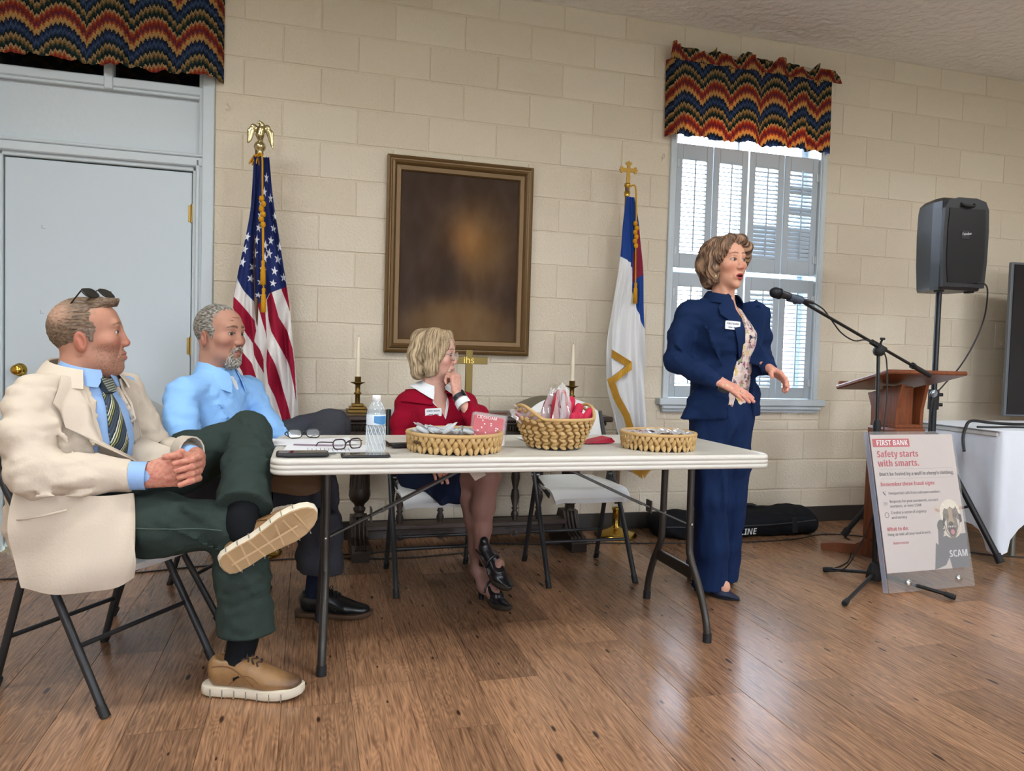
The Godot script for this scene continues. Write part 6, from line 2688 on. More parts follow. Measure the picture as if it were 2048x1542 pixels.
func axes(y: Vector3, z: Vector3, at: Vector3) -> Transform3D:
	y = y.normalized()
	var x := y.cross(z).normalized()
	return Transform3D(Basis(x, y, x.cross(y)), at)


# leather shoe: heel at the back, toe at the front, built along +z with the sole at y = 0; xf places it
func shoe(t: Node3D, xf: Transform3D, k: Dictionary) -> void:
	var ln: float = k.get("len", 0.3)
	var w: float = k.get("w", 0.052)
	var sole_h: float = k.get("sole", 0.026)
	# outline of the sole: half widths along the length
	var out := [[0.0, 0.2], [0.02, 0.56], [0.07, 0.74], [0.2, 0.8], [0.38, 0.74], [0.52, 0.84], [0.68, 1.0], [0.8, 0.95], [0.9, 0.76], [0.96, 0.52], [1.0, 0.16]]
	if k.has("pointed"):
		out = [[0.0, 0.2], [0.02, 0.5], [0.08, 0.66], [0.25, 0.68], [0.42, 0.72], [0.58, 0.92], [0.7, 0.95], [0.82, 0.74], [0.9, 0.5], [0.96, 0.28], [1.0, 0.08]]
	var spring: float = k.get("spring", 0.012)
	var heel: float = k.get("heel", 0.0)
	var foot := func(u: float) -> float:
		return spring * pow(maxf(u - 0.72, 0.0) / 0.28, 2.0) + heel * (1.0 - smoothstep(0.18, 0.62, u))
	var ring := func(y: float, grow: float) -> PackedVector3Array:
		var p := PackedVector3Array()
		for q: Array in out:
			p.append(V(q[1] * w * grow, y + foot.call(q[0]), (q[0] - 0.5) * ln * (1.0 + (grow - 1.0) * 0.3)))
		for i in range(out.size() - 1, -1, -1):
			var q: Array = out[i]
			p.append(V(-q[1] * w * grow, y + foot.call(q[0]), (q[0] - 0.5) * ln * (1.0 + (grow - 1.0) * 0.3)))
		var o := PackedVector3Array()
		for v in p:
			o.append(xf * v)
		return o
	var st := S()
	if heel > 0.0:
		loft(st, [ring.call(0.0, 0.96), ring.call(0.005, 1.0), ring.call(sole_h, 1.0)], true, true, 1)
		obj("sole", st, k.sole_mat, t)
		st = S()
		var hz := -0.5 * ln + 0.034
		var hr := [[0.0, 0.014], [0.012, 0.0135], [heel * 0.55, 0.016], [heel * 0.9, 0.024], [heel + 0.004, 0.03]]
		var rings := []
		for q: Array in hr:
			var p := PackedVector3Array()
			for a in 14:
				p.append(xf * V(cos(TAU * a / 14) * q[1], q[0], hz + sin(TAU * a / 14) * q[1] * 1.05))
			rings.append(p)
		loft(st, rings)
		obj("heel", st, k.upper_mat, t)
	else:
		loft(st, [ring.call(0.0, 0.93), ring.call(0.004, 1.0)], true, true, 1)
		obj("sole", st, k.sole_mat, t)
		st = S()
		loft(st, [ring.call(0.003, 0.99), ring.call(0.006, 1.03), ring.call(sole_h * 0.6, 1.06), ring.call(sole_h, 1.05)], true, true, 1)
		obj("midsole", st, k.get("mid_mat", k.sole_mat), t)
		if k.has("grooves"):
			# flexible cuts across the tread
			for i in 7:
				st = S()
				var u := 0.12 + i * 0.12
				bx(st, xf * V(0, -0.0006 + foot.call(u), (u - 0.5) * ln), V(w * 1.5, 0.002, 0.005), 0.0, xf.basis.orthonormalized() * Basis(Vector3.UP, 0.2 * sin(i * 2.0)))
				obj("tread_bar", st, mat("c2a37c", 0.7), t)
				for s: float in [-1.0, 1.0]:
					st = S()
					bx(st, xf * V(s * w * lerpf(0.86, 1.04, smoothstep(0.4, 0.7, u)), sole_h * 0.45 + foot.call(u), (u - 0.5) * ln), V(0.004, sole_h * 0.8, 0.0022), 0.0, xf.basis.orthonormalized())
					obj("sole_cut", st, mat("8d8577", 0.8), t)
			st = S()
			bx(st, xf * V(0.004, -0.0008, -0.02), V(0.006, 0.002, ln * 0.7), 0.0, xf.basis.orthonormalized())
			obj("tread_bar", st, mat("c9ab85", 0.7), t)
	# upper
	var fd := Field.new(V(-w - 0.03, -0.02, -0.5 * ln - 0.03), V(w + 0.03, 0.16 + heel, 0.5 * ln + 0.03), 0.005)
	var vx := V(0, 1, 0)
	var zh := -0.5 * ln
	var h0: float = sole_h + heel
	if k.has("low"):
		# court shoe: thin walls with an open top
		fd.cone(V(0, sole_h + 0.012, zh + ln * 0.68), V(0, sole_h + 0.006, zh + ln * 0.93), w * 0.92, w * 0.4, 0.02, vx, 2.3)
		fd.cone(V(0, h0 + 0.012, zh + 0.045), V(0, sole_h + 0.014 + heel * 0.3, zh + ln * 0.6), w * 0.66, w * 0.78, 0.03, vx, 1.5)
		fd.cone(V(0, h0 + 0.02, zh + 0.035), V(0, h0 + 0.048, zh + 0.03), w * 0.52, w * 0.46, 0.02)
		fd.cone(V(0, h0 + 0.075, zh + 0.055), V(0, sole_h + heel * 0.3 + 0.045, zh + ln * 0.62), w * 0.56, w * 0.62, 0.006, Vector3.ZERO, 1.0, true)
	else:
		fd.cone(V(0, sole_h + 0.018, zh + ln * 0.66), V(0, sole_h + 0.013, zh + ln * 0.86), w * 0.93, w * 0.72, 0.03, vx, 1.6)
		fd.cone(V(0, sole_h + 0.03, zh + ln * 0.17), V(0, sole_h + 0.03, zh + ln * 0.5), w * 0.74, w * 0.78, 0.03)
		fd.cone(V(0, sole_h + 0.06, zh + ln * 0.15), V(0, sole_h + 0.052, zh + ln * 0.42), w * 0.62, w * 0.55, 0.025)
		fd.cone(V(0, sole_h + 0.05, zh + ln * 0.42), V(0, sole_h + 0.022, zh + ln * 0.66), w * 0.55, w * 0.6, 0.03)
		fd.cone(V(0, sole_h + 0.105, zh + ln * 0.2), V(0, sole_h + 0.1, zh + ln * 0.36), w * 0.62, w * 0.4, 0.008, Vector3.ZERO, 1.0, true)
	if heel == 0.0:
		fd.cut(V(0, sole_h - 0.004, 0), V(0, -1, 0), V(-0.2, -0.1, -0.3), V(0.2, 0.1, 0.3))
	var base := lin(k.color)
	var toe := lin(k.get("toe", k.color))
	var nz := noise(23, 1.0, 2)
	var col := func(p: Vector3) -> Color:
		var c := base.lerp(toe, smoothstep(ln * 0.26, ln * 0.46, p.z) * 0.85)
		return c * (1.0 + 0.18 * nz.get_noise_3dv(p * 45.0))
	var um := (k.upper_mat as StandardMaterial3D).duplicate() as StandardMaterial3D
	um.albedo_color = Color.WHITE
	um.vertex_color_use_as_albedo = true
	add("upper", join([fd.net(col, xf)]), um, t)
	if k.has("laces"):
		for i in 4:
			st = S()
			var z := zh + ln * (0.4 + 0.055 * i)
			var pts := []
			for q in 7:
				pts.append(xf * fd.hit(V(lerpf(-0.024, 0.024, q / 6.0), 0.16, z + 0.006 * sin(q * 1.5 + i)), V(0, -1, 0), 0.002, 0.0, 0.2))
			tube(st, pts, 0.0026, 6)
			obj("lace", st, k.laces, t)
		for s: float in [-1.0, 1.0]:
			st = S()
			var z := zh + ln * 0.42
			var y: float = fd.hit(V(0, 0.16, z), V(0, -1, 0), 0.002, 0.0, 0.2).y
			tube(st, curve([xf * V(0, y, z), xf * V(s * 0.014, y + 0.012, z + 0.008), xf * V(s * 0.026, y + 0.002, z + 0.012), xf * V(s * 0.012, y - 0.004, z + 0.004), xf * V(0, y, z)], 4), 0.0018, 5)
			obj("lace_bow", st, k.laces, t)
	if k.has("seams"):
		for s: float in [-1.0, 1.0]:
			st = S()
			var pts := []
			for i in 9:
				var v := i / 8.0
				var q := V(s * 0.2, sole_h + 0.062 - 0.05 * pow(v, 2.0) + 0.012 * sin(v * PI), zh + ln * lerpf(0.12, 0.56, v))
				pts.append(xf * (fd.hit(q, V(-s, 0, 0), 0.0012, 0.0, 0.25)))
			tube(st, pts, 0.0014, 5)
			obj("seam", st, k.seams, t)
			st = S()
			pts = []
			for i in 9:
				var v := i / 8.0
				var q := V(s * 0.2, sole_h + 0.01 + 0.034 * sin(v * PI * 0.9), zh + ln * lerpf(0.3, 0.62, v))
				pts.append(xf * (fd.hit(q, V(-s, 0, 0), 0.0012, 0.0, 0.25)))
			tube(st, pts, 0.0012, 5)
			obj("seam", st, k.seams, t)


func badge(t: Node3D, xf: Transform3D) -> void:
	var st := S()
	prism(st, round_rect(0.076, 0.037, 0.005, 3), -0.0015, 0.0015, xf)
	var o := obj("name_badge", st, mat("dfe2e6", 0.35), t, "white name badge")
	text("lettering", "FIRST BANK", 0.0105, Transform3D(xf.basis, xf * V(-0.031, 0.0065, 0.0016)), mat("3a4558", 0.6), o, true, 0.06)
	for k in 2:
		st = S()
		bx(st, xf * V(-0.012 + k * 0.026, -0.0095, 0.0016), V(0.02, 0.004, 0.0005), 0.0, xf.basis)
		obj("printed_name", st, mat("6a7486", 0.6), o)


# ================================================================ man in the tan jacket
func man_tan() -> void:
	var t := thing("person", "seated man in a tan jacket and striped tie, legs crossed, hands clasped", "person", V(-0.6, 0, 1.66))
	var f := V(0.86, 0, 0.51).normalized()
	var lat := V(-f.z, 0, f.x)  # his right
	var pel := V(-0.735, 0.53, 1.63)
	var che := V(-0.725, 0.80, 1.62)
	var nek := V(-0.705, 0.985, 1.63)
	var sr := V(-0.805, 0.925, 1.775)
	var sl := V(-0.62, 0.925, 1.445)
	var er := V(-0.765, 0.70, 1.87)
	var wr := V(-0.475, 0.69, 1.87)
	var el := V(-0.51, 0.69, 1.42)
	var wl := V(-0.365, 0.725, 1.70)
	# ---- body: head, neck, hands and what the clothes hide
	var hx := facing(V(0.996, 0, -0.09), V(-0.684, 1.108, 1.632), 0.12, 0.0, 1.0)
	var head := head_net({"skin": "b3836e", "flush": "a45e4e", "lips": "a86a5e", "brow": "6a5242", "jowl": 1, "jaw": 0.056, "neck_r": 0.064, "neck": hx.affine_inverse() * (nek + V(-0.02, -0.05, 0)), "stubble": "6d5648", "nose": 0.6, "gaze": V(-0.15, 0.05, 1), "brow_w": 0.0052, "eye": 0.0036, "lash": "6a4a3c", "scalp": "9a7a66"}, hx)
	var parts: Array = head[0]
	var inner := Field.new(V(-1.0, 0.4, 1.3), V(-0.1, 1.05, 2.0), 0.016)
	inner.cone(pel, che, 0.11, 0.12, 0.04, f, 1.2)
	inner.cone(che, nek, 0.11, 0.05, 0.04)
	inner.limb([sr, er, wr], [0.045, 0.036, 0.026], 0.02)
	inner.limb([sl, el, wl], [0.045, 0.036, 0.026], 0.02)
	inner.limb([V(-0.69, 0.53, 1.74), V(-0.22, 0.515, 1.86)], [0.065, 0.045], 0.02)
	inner.limb([V(-0.63, 0.54, 1.54), V(-0.19, 0.775, 1.5)], [0.065, 0.045], 0.02)
	parts.append(inner.net(func(_p: Vector3) -> Color: return lin("c08a76")))
	# clasped hands: right back of the hand, left fingers folded over it
	var hf := Field.new(V(-0.56, 0.58, 1.62), V(-0.27, 0.82, 1.99), 0.003)
	hf.cone(wr + V(-0.05, 0.01, 0.0), wr + V(0.01, 0.0, 0), 0.03, 0.029, 0.01)
	for i in 4:
		# right hand: back slopes away from the wrist, fingers curl round the far side
		var dy := 0.030 - 0.021 * i
		var k0 := V(-0.378, 0.703 + dy, 1.90 - 0.012 * absf(i - 1.5))
		hf.cone(wr + V(0.015, dy * 0.55, 0.004), k0, 0.019, 0.0125, 0.012)
		hf.cone(k0, k0 + V(0.038, 0.006, -0.022), 0.0108, 0.0098, 0.004)
		hf.cone(k0 + V(0.038, 0.006, -0.022), k0 + V(0.036, 0.004, -0.06), 0.0098, 0.008, 0.004)
		# left fingers, laced between and lying over the back of the right hand
		var q := V(-0.318, 0.713 + dy * 1.02, 1.862 + 0.004 * (i % 2))
		var m := q + V(0.0, 0.002, 0.05)
		hf.cone(q + V(-0.012, 0.0, -0.055), q, 0.0112, 0.0108, 0.003)
		hf.cone(q, m + V(-0.012, 0, 0.004), 0.0108, 0.0102, 0.003)
		hf.cone(m + V(-0.012, 0, 0.004), m + V(-0.062 + 0.006 * i, -0.012, 0.006), 0.0102, 0.0084, 0.0025)
	hf.cone(wl + V(-0.02, 0.0, -0.05), wl + V(0.02, 0.0, 0.03), 0.03, 0.03, 0.01)
	hf.cone(wl + V(0.02, 0.0, 0.03), V(-0.33, 0.722, 1.82), 0.032, 0.034, 0.014, V(1, 0, 0), 1.3)
	# thumb of the left hand resting on top
	hf.limb([V(-0.35, 0.745, 1.83), V(-0.375, 0.756, 1.885), V(-0.408, 0.752, 1.905)], [0.0135, 0.0118, 0.0095], 0.004)
	hf.limb([wr + V(0.02, 0.03, 0.0), V(-0.405, 0.742, 1.868), V(-0.37, 0.762, 1.85)], [0.014, 0.0125, 0.01], 0.006)
	var nz := noise(19, 1.0, 3)
	hf.ruffle(nz, 0.0016, Basis().scaled(V(70, 150, 100)), 0.01)
	var hs := lin("c48c76")
	var hr := lin("b2625a")
	parts.append(hf.net(func(p: Vector3) -> Color: return hs.lerp(hr, clampf(0.25 + 0.9 * nz.get_noise_3dv(p * 60.0), 0.0, 0.85))))
	add("body", join(parts), skin_mat(), t)
	# ---- hair
	var hd := Field.new(V(-0.11, -0.12, -0.14), V(0.11, 0.17, 0.13), 0.0031)
	hd.ell(V(0, 0.037, -0.014), V(0.0785, 0.0955, 0.1035), 0.01)
	hd.cone(V(-0.03, 0.108, 0.035), V(-0.024, 0.108, 0.078), 0.022, 0.014, 0.02)
	hd.cone(V(0.03, 0.108, 0.035), V(0.024, 0.108, 0.08), 0.022, 0.014, 0.02)
	hd.cone(V(-0.03, 0.108, 0.075), V(-0.026, 0.116, 0.092), 0.012, 0.006, 0.01)
	hd.cone(V(0.02, 0.108, 0.075), V(0.018, 0.117, 0.094), 0.012, 0.006, 0.01)
	hd.ell(V(0, -0.02, 0.085), V(0.12, 0.118, 0.058), 0.01, Basis(), true)
	hd.ell(V(0, 0.01, 0.1), V(0.12, 0.075, 0.06), 0.01, Basis(), true)
	hd.ell(V(0, -0.1, 0.055), V(0.12, 0.09, 0.09), 0.012, Basis(), true)
	for s: float in [-1.0, 1.0]:
		hd.ell(V(s * 0.08, -0.016, -0.012), V(0.02, 0.036, 0.024), 0.004, Basis(), true)
		hd.cone(V(s * 0.071, 0.03, 0.018), V(s * 0.0715, -0.012, 0.016), 0.008, 0.004, 0.006)
	hd.cut(V(0, -0.072, -0.09), V(0, -1, 0.2), V(-0.2, -0.2, -0.2), V(0.2, 0.2, 0.2))
	var sn := noise(29, 1.0, 2)
	hd.ruffle(sn, 0.0035, Basis().scaled(V(120, 120, 30)), 0.02)
	var dkh := lin("4d4038")
	var lth := lin("86705a")
	var gry := lin("8d8078")
	var crown := lin("b08d78")
	add("hair", join([hd.net(func(p: Vector3) -> Color:
		var n := sn.get_noise_3dv(p * V(190, 190, 40))
		var c := dkh.lerp(lth, clampf(0.45 + 0.9 * n, 0.0, 1.0))
		if p.y < 0.03 and p.z > -0.02:
			c = c.lerp(gry, 0.5)
		var bald := exp(-(pow((p.y - 0.085) / 0.035, 2.0) + pow((p.z + 0.075) / 0.04, 2.0)))
		return c.lerp(crown, clampf(bald * 1.1 - 0.5 * absf(n), 0.0, 0.8)), hx)]), hair_mat(), t)
	# ---- blue shirt with collar
	var sh := Field.new(V(-1.0, 0.44, 1.32), V(-0.2, 1.08, 2.02), 0.01)
	sh.cone(pel + f * 0.02, che + f * 0.01, 0.165, 0.165, 0.05, f, 1.12)
	sh.cone(che, nek, 0.16, 0.07, 0.05)
	sh.cone(sr + V(0.02, -0.01, -0.03), sl, 0.06, 0.06, 0.05)
	sh.limb([er.lerp(wr, 0.8), wr + V(0.01, 0.0, 0)], [0.034, 0.036], 0.01)
	sh.limb([el.lerp(wl, 0.5), wl + V(0.0, 0, 0.005)], [0.046, 0.04], 0.01)
	sh.ruffle(noise(61, 1.0, 2), 0.006, Basis().scaled(V(14, 10, 14)))
	var shirt := cloth("8fb0dd", 90.0, 0.25)
	add("shirt", join([sh.net()]), shirt, t)
	var st := S()
	# stand collar: two leaves round the neck
	var ring := func(h: float, r: float, n0: float, n1: float) -> Array:
		var row := []
		for i in 15:
			var a := lerpf(n0, n1, i / 14.0)
			row.append(nek + V(0.008, h, 0) + (f * cos(a) + lat * sin(a)) * r * (1.0 + 0.12 * cos(a)) + V(0, 0.02 * (1.0 - cos(a)) - 0.016, 0))
		return row
	for s: float in [-1.0, 1.0]:
		st = S()
		sheet(st, [ring.call(0.035, 0.072, 0.22 * s, 3.2 * s), ring.call(0.02, 0.077, 0.2 * s, 3.2 * s), ring.call(-0.004, 0.084, 0.3 * s, 3.2 * s), ring.call(-0.022, 0.09, 0.42 * s, 3.2 * s)], 0.004 * s)
		obj("collar_leaf", st, shirt, t)
	# ---- striped tie
	st = S()
	var front := [nek + f * 0.085 + V(0, 0.0, 0), nek + f * 0.12 + V(0, -0.035, 0), nek + f * 0.15 + V(0.0, -0.08, 0), che + f * 0.2 + V(0, 0.02, 0), che + f * 0.22 + V(0, -0.06, 0), pel + f * 0.24 + V(0, 0.13, 0), pel + f * 0.245 + V(0, 0.06, 0)]
	var hw := [0.022, 0.017, 0.024, 0.034, 0.04, 0.044, 0.045]
	var la := []
	var lb := []
	for i in front.size():
		la.append(front[i] + lat * hw[i])
		lb.append(front[i] - lat * hw[i])
	la = curve(la, 4)
	lb = curve(lb, 4)
	var rows := []
	for j in la.size():
		var row := []
		for i in 7:
			row.append(sh.hit(la[j].lerp(lb[j], i / 6.0), -f, 0.007, 0.1, 0.2) + f * 0.004 * sin(PI * i / 6.0))
		rows.append(row)
	sheet(st, rows, 0.006)
	var im := Image.create_empty(64, 256, true, Image.FORMAT_RGB8)
	var stripe := ["39434f", "39434f", "47535f", "39434f", "1d2126", "d8d6c8", "3b4a50", "c9c58c", "2c3a34", "8d8a52", "1d2126", "47535f"]
	for y in 256:
		for x in 64:
			im.set_pixel(x, y, Color(stripe[int(fposmod((y + x * 0.9) / 3.6, 12.0))]))
	obj("tie", st, tex_mat(im, 0.6, 0.3), t)
	st = S()
	prism(st, PackedVector2Array([V2(-0.024, 0.02), V2(0.024, 0.02), V2(0.015, -0.028), V2(-0.015, -0.028)]), -0.01, 0.012, Transform3D(Basis(-lat, Vector3.UP, f), nek + f * 0.098 + V(0, -0.03, 0)) * Transform3D(Basis(Vector3.RIGHT, -0.5), Vector3.ZERO), true)
	obj("tie_knot", st, tex_mat(im, 0.6, 0.3), t)
	# ---- jacket
	var jk := Field.new(V(-1.02, 0.40, 1.30), V(-0.28, 1.08, 2.04), 0.0085)
	jk.cone(pel + f * -0.01, che, 0.18, 0.182, 0.05, f, 1.06)
	jk.cone(pel + V(0, -0.05, 0), pel, 0.17, 0.18, 0.04, f, 1.02)
	jk.cone(che, nek + V(0, -0.02, 0), 0.175, 0.082, 0.06)
	jk.cone(sr + V(0, -0.03, 0), sl + V(0, -0.03, 0), 0.07, 0.07, 0.06)
	jk.cone(nek + V(0, -0.035, 0), sr + V(0.01, 0.005, 0), 0.06, 0.058, 0.05)
	jk.cone(nek + V(0, -0.035, 0), sl + V(-0.01, 0.005, 0), 0.06, 0.058, 0.05)
	jk.limb([sr + V(0.01, -0.02, 0), sr.lerp(er, 0.5) + V(-0.01, 0, 0.01), er, er.lerp(wr, 0.45), wr + V(-0.02, 0.0, 0)], [0.068, 0.072, 0.07, 0.062, 0.053], 0.035)
	jk.limb([sl + V(0, -0.02, 0), el, el.lerp(wl, 0.5), wl + V(-0.02, 0.0, -0.05)], [0.066, 0.064, 0.058, 0.05], 0.035)
	# drag folds at the elbow and shoulder
	for q: Array in [[V(-0.86, 0.80, 1.84), V(-0.74, 0.70, 1.94), 0.012], [V(-0.845, 0.735, 1.86), V(-0.72, 0.66, 1.93), 0.012], [V(-0.80, 0.655, 1.93), V(-0.60, 0.70, 1.935), 0.010], [V(-0.72, 0.84, 1.84), V(-0.60, 0.66, 1.86), 0.014], [V(-0.66, 0.90, 1.80), V(-0.60, 0.72, 1.84), 0.012], [V(-0.74, 0.645, 1.935), V(-0.58, 0.655, 1.93), 0.010]]:
		jk.cone(q[0], q[1], q[2], q[2] * 0.5, 0.02)
	var c0 := che + f * 0.03 - lat * 0.012
	jk.wedge([[c0 + lat * 0.078 + V(0, 0.0, 0), (lat + V(0, 0.14, 0)).normalized()], [c0 - lat * 0.085, (-lat + V(0, 0.22, 0)).normalized()], [c0, -f]])
	jk.ruffle(creases(62), 0.011, Basis(Vector3.BACK, 0.6) * Basis().scaled(V(5, 10, 5)))
	jk.cut(V(-0.485, 0.69, 1.87) + V(-0.02, 0, 0), V(1, 0.05, 0.05), V(-0.6, 0.6, 1.77), V(-0.28, 0.78, 2.0))
	var tan := cloth("c8bbaa", 70.0, 0.3)
	add("jacket", join([jk.net()]), tan, t)
	# lapels laid on the jacket front
	var dn := V(0, -1, 0)
	for s: float in [1.0, -1.0]:
		st = S()
		var o := 0.08 if s > 0 else 0.086
		var ia := []
		var oa := []
		for q: Array in [[0.0, -0.005, 0.05], [-0.04, 0.004, 0.075], [-0.085, 0.006, 0.1], [-0.09, 0.006, 0.085], [-0.14, 0.004, 0.075], [-0.2, 0.002, 0.055], [-0.26, 0.0, 0.03], [-0.31, -0.002, 0.006]]:
			var p: Vector3 = nek + V(0, q[0], 0) + f * 0.16 + lat * s * (o * (1.0 + q[0] * 0.6) + q[1])
			ia.append(p)
			oa.append(p + lat * s * q[2] + V(0, 0.015 if q[0] > -0.09 else -0.004, 0))
		strip(st, jk, ia, oa, 5, (-f + V(0, -0.12, 0)).normalized(), 0.008, 0.007)
		obj("lapel", st, tan, t)
		st = S()
		var ra := []
		var rb := []
		for i in 9:
			var a := lerpf(0.75, PI, i / 8.0) * s
			ra.append(nek + V(0, 0.01 + 0.02 * (1.0 - cos(a)), 0) + (f * cos(a) + lat * sin(a)) * 0.092)
			rb.append(nek + V(0, -0.045 + 0.015 * (1.0 - cos(a)), 0) + (f * cos(a) + lat * sin(a)) * 0.135)
		rows = []
		for j in 4:
			var row := []
			for i in 9:
				row.append(ra[i].lerp(rb[i], j / 3.0) + V(0, 0.008 * sin(PI * j / 3.0), 0))
			rows.append(row)
		sheet(st, rows, 0.006 * s)
		obj("jacket_collar", st, tan, t)
	# skirt of the jacket hanging over the chair's side
	var sk := [[V(-0.83, 0.64, 1.84), V(-0.68, 0.64, 1.895), V(-0.55, 0.64, 1.90), V(-0.50, 0.64, 1.885)], [V(-0.825, 0.54, 1.885), V(-0.68, 0.54, 1.94), V(-0.54, 0.54, 1.945), V(-0.485, 0.54, 1.935)], [V(-0.81, 0.45, 1.895), V(-0.68, 0.45, 1.95), V(-0.54, 0.45, 1.955), V(-0.475, 0.455, 1.945)], [V(-0.79, 0.372, 1.895), V(-0.68, 0.366, 1.95), V(-0.55, 0.368, 1.955), V(-0.485, 0.395, 1.945)]]
	rows = []
	var cols := []
	for c in 4:
		cols.append(curve([sk[0][c], sk[1][c], sk[2][c], sk[3][c]], 5))
	for j in cols[0].size():
		var row: Array = curve([cols[0][j], cols[1][j], cols[2][j], cols[3][j]], 6)
		for i in row.size():
			row[i] += V(0, 0, 0.008 * sin(i * 0.7 + j * 0.25) + 0.01 * sin(j * 0.5 + i * 0.2))
		rows.append(row)
	st = S()
	sheet(st, rows, 0.006)
	obj("jacket_skirt", st, tan, t)
	st = S()
	tube(st, curve([V(-0.80, 0.575, 1.902), V(-0.74, 0.585, 1.925), V(-0.66, 0.605, 1.938)], 4), 0.004, 6)
	obj("pocket_flap", st, tan, t)
	# far cuff, open and dark inside
	st = S()
	var cu := []
	for j in 3:
		var row := []
		for i in 17:
			var a := TAU * i / 16.0
			row.append(wl + V(-0.035 + 0.02 * j, 0.012, -0.06 + 0.035 * j) + V(0.62 * cos(a), 1.0 * sin(a), -0.6 * cos(a)) * (0.046 + 0.003 * j))
		cu.append(row)
	sheet(st, cu, 0.005)
	obj("cuff", st, tan, t)
	st = S()
	tube(st, [V(-0.515, 0.692, 1.872), V(-0.462, 0.691, 1.874)], [0.044, 0.0425], 18, false)
	obj("shirt_cuff", st, shirt, t)
	# ---- trousers
	var tr := Field.new(V(-0.9, 0.1, 1.36), V(0.02, 0.93, 2.02), 0.009)
	tr.cone(V(-0.72, 0.53, 1.70), V(-0.64, 0.54, 1.55), 0.12, 0.12, 0.05)
	tr.limb([V(-0.68, 0.535, 1.745), V(-0.44, 0.53, 1.83), V(-0.215, 0.525, 1.855)], [0.108, 0.092, 0.076], 0.05)
	tr.limb([V(-0.215, 0.525, 1.855), V(-0.185, 0.36, 1.865), V(-0.168, 0.19, 1.872)], [0.078, 0.083, 0.09], 0.03)
	var t2 := Field.new(V(-0.8, 0.4, 1.36), V(0.02, 0.93, 2.02), 0.009)
	t2.limb([V(-0.63, 0.55, 1.55), V(-0.40, 0.685, 1.52), V(-0.195, 0.775, 1.5)], [0.108, 0.095, 0.078], 0.05)
	t2.limb([V(-0.195, 0.775, 1.5), V(-0.185, 0.69, 1.70), V(-0.183, 0.56, 1.935)], [0.08, 0.082, 0.088], 0.03)
	for q: Array in [[V(-0.22, 0.84, 1.56), V(-0.12, 0.72, 1.78), 0.01], [V(-0.16, 0.78, 1.6), V(-0.12, 0.66, 1.86), 0.008]]:
		t2.cone(q[0], q[1], q[2], q[2], 0.016)
	t2.ruffle(creases(65), 0.009, Basis(Vector3.BACK, 0.6) * Basis().scaled(V(6, 11, 6)))
	t2.cut(V(-0.183, 0.575, 1.885), V(0.0, -0.62, 0.78), V(-0.32, 0.45, 1.78), V(-0.05, 0.75, 2.05))
	for q: Array in [[V(-0.5, 0.62, 1.86), V(-0.3, 0.6, 1.9), 0.008], [V(-0.42, 0.56, 1.925), V(-0.26, 0.47, 1.93), 0.008], [V(-0.35, 0.6, 1.91), V(-0.2, 0.5, 1.935), 0.008], [V(-0.2, 0.45, 1.94), V(-0.13, 0.3, 1.955), 0.007]]:
		tr.cone(q[0], q[1], q[2], q[2], 0.016)
	tr.ruffle(creases(64), 0.009, Basis(Vector3.BACK, 0.6) * Basis().scaled(V(6, 11, 6)))
	tr.cut(V(-0.168, 0.185, 1.872), V(0.05, -1, 0.02), V(-0.4, 0.05, 1.7), V(0.1, 0.3, 2.05))
	var green := cloth("2f3a36", 80.0, 0.35)
	add("trousers", join([tr.net(), t2.net()]), green, t)
	st = S()
	var seam := []
	for i in 13:
		var p := V(lerpf(-0.56, -0.24, i / 12.0), 0.545 - 0.004 * i * 0.3, 2.0)
		seam.append(tr.hit(p, V(0, 0, -1), 0.0015, 0.0, 0.25))
	tube(st, seam, 0.0018, 5)
	obj("side_seam", st, mat("43524c", 0.9), t)
	# ---- socks
	var sock := cloth("15171a", 120.0, 0.5)
	st = S()
	tube(st, curve([V(-0.172, 0.24, 1.87), V(-0.18, 0.16, 1.875), V(-0.19, 0.1, 1.885), V(-0.17, 0.06, 1.9)], 4), [0.052, 0.052, 0.051, 0.05, 0.048, 0.046, 0.045, 0.045, 0.045, 0.046, 0.048, 0.05, 0.05], 16)
	obj("sock", st, sock, t)
	st = S()
	tube(st, curve([V(-0.183, 0.63, 1.83), V(-0.185, 0.58, 1.885), V(-0.185, 0.535, 1.915), V(-0.165, 0.50, 1.915)], 4), 0.05, 16)
	obj("sock", st, sock, t)
	# ---- shoes
	var leather := mat("a87a4a", 0.42)
	var kind := {"len": 0.318, "w": 0.052, "sole": 0.03, "sole_mat": mat("a98c66", 0.6), "upper_mat": leather, "color": "8a6844", "toe": "453024", "mid_mat": mat("d6ccb8", 0.6), "laces": mat("3b2f2a", 0.8), "seams": mat("6b4826", 0.7), "grooves": 1}
	var d1 := V(0.298, 0, 0.105).normalized()
	shoe(t, Transform3D(Basis(Vector3.UP.cross(d1), Vector3.UP, d1), V(-0.143, 0.003, 1.915)), kind)
	var d2 := V(0.27, 0.165, 0.01).normalized()
	var n2 := V(0.12, 0.42, -0.90)
	n2 = (n2 - d2 * n2.dot(d2)).normalized()
	kind["sole_mat"] = mat("a98c66", 0.65)
	kind["toe"] = "7a5636"
	shoe(t, Transform3D(Basis(n2.cross(d2), n2, d2), V(-0.098, 0.505, 1.985)), kind)
	# ---- sunglasses pushed up into the hair
	var gx := hx * Transform3D(Basis(Vector3.UP, -0.55) * Basis(Vector3.RIGHT, -0.75), V(-0.012, 0.142, 0.046))
	var g := thing("sunglasses", "dark sunglasses pushed up on the tan-jacketed man's head", "sunglasses", gx.origin)
	glasses_parts(g, gx, mat("17130f", 0.3), 0.054, 0.04, 0.0, mat("15171a", 0.12))


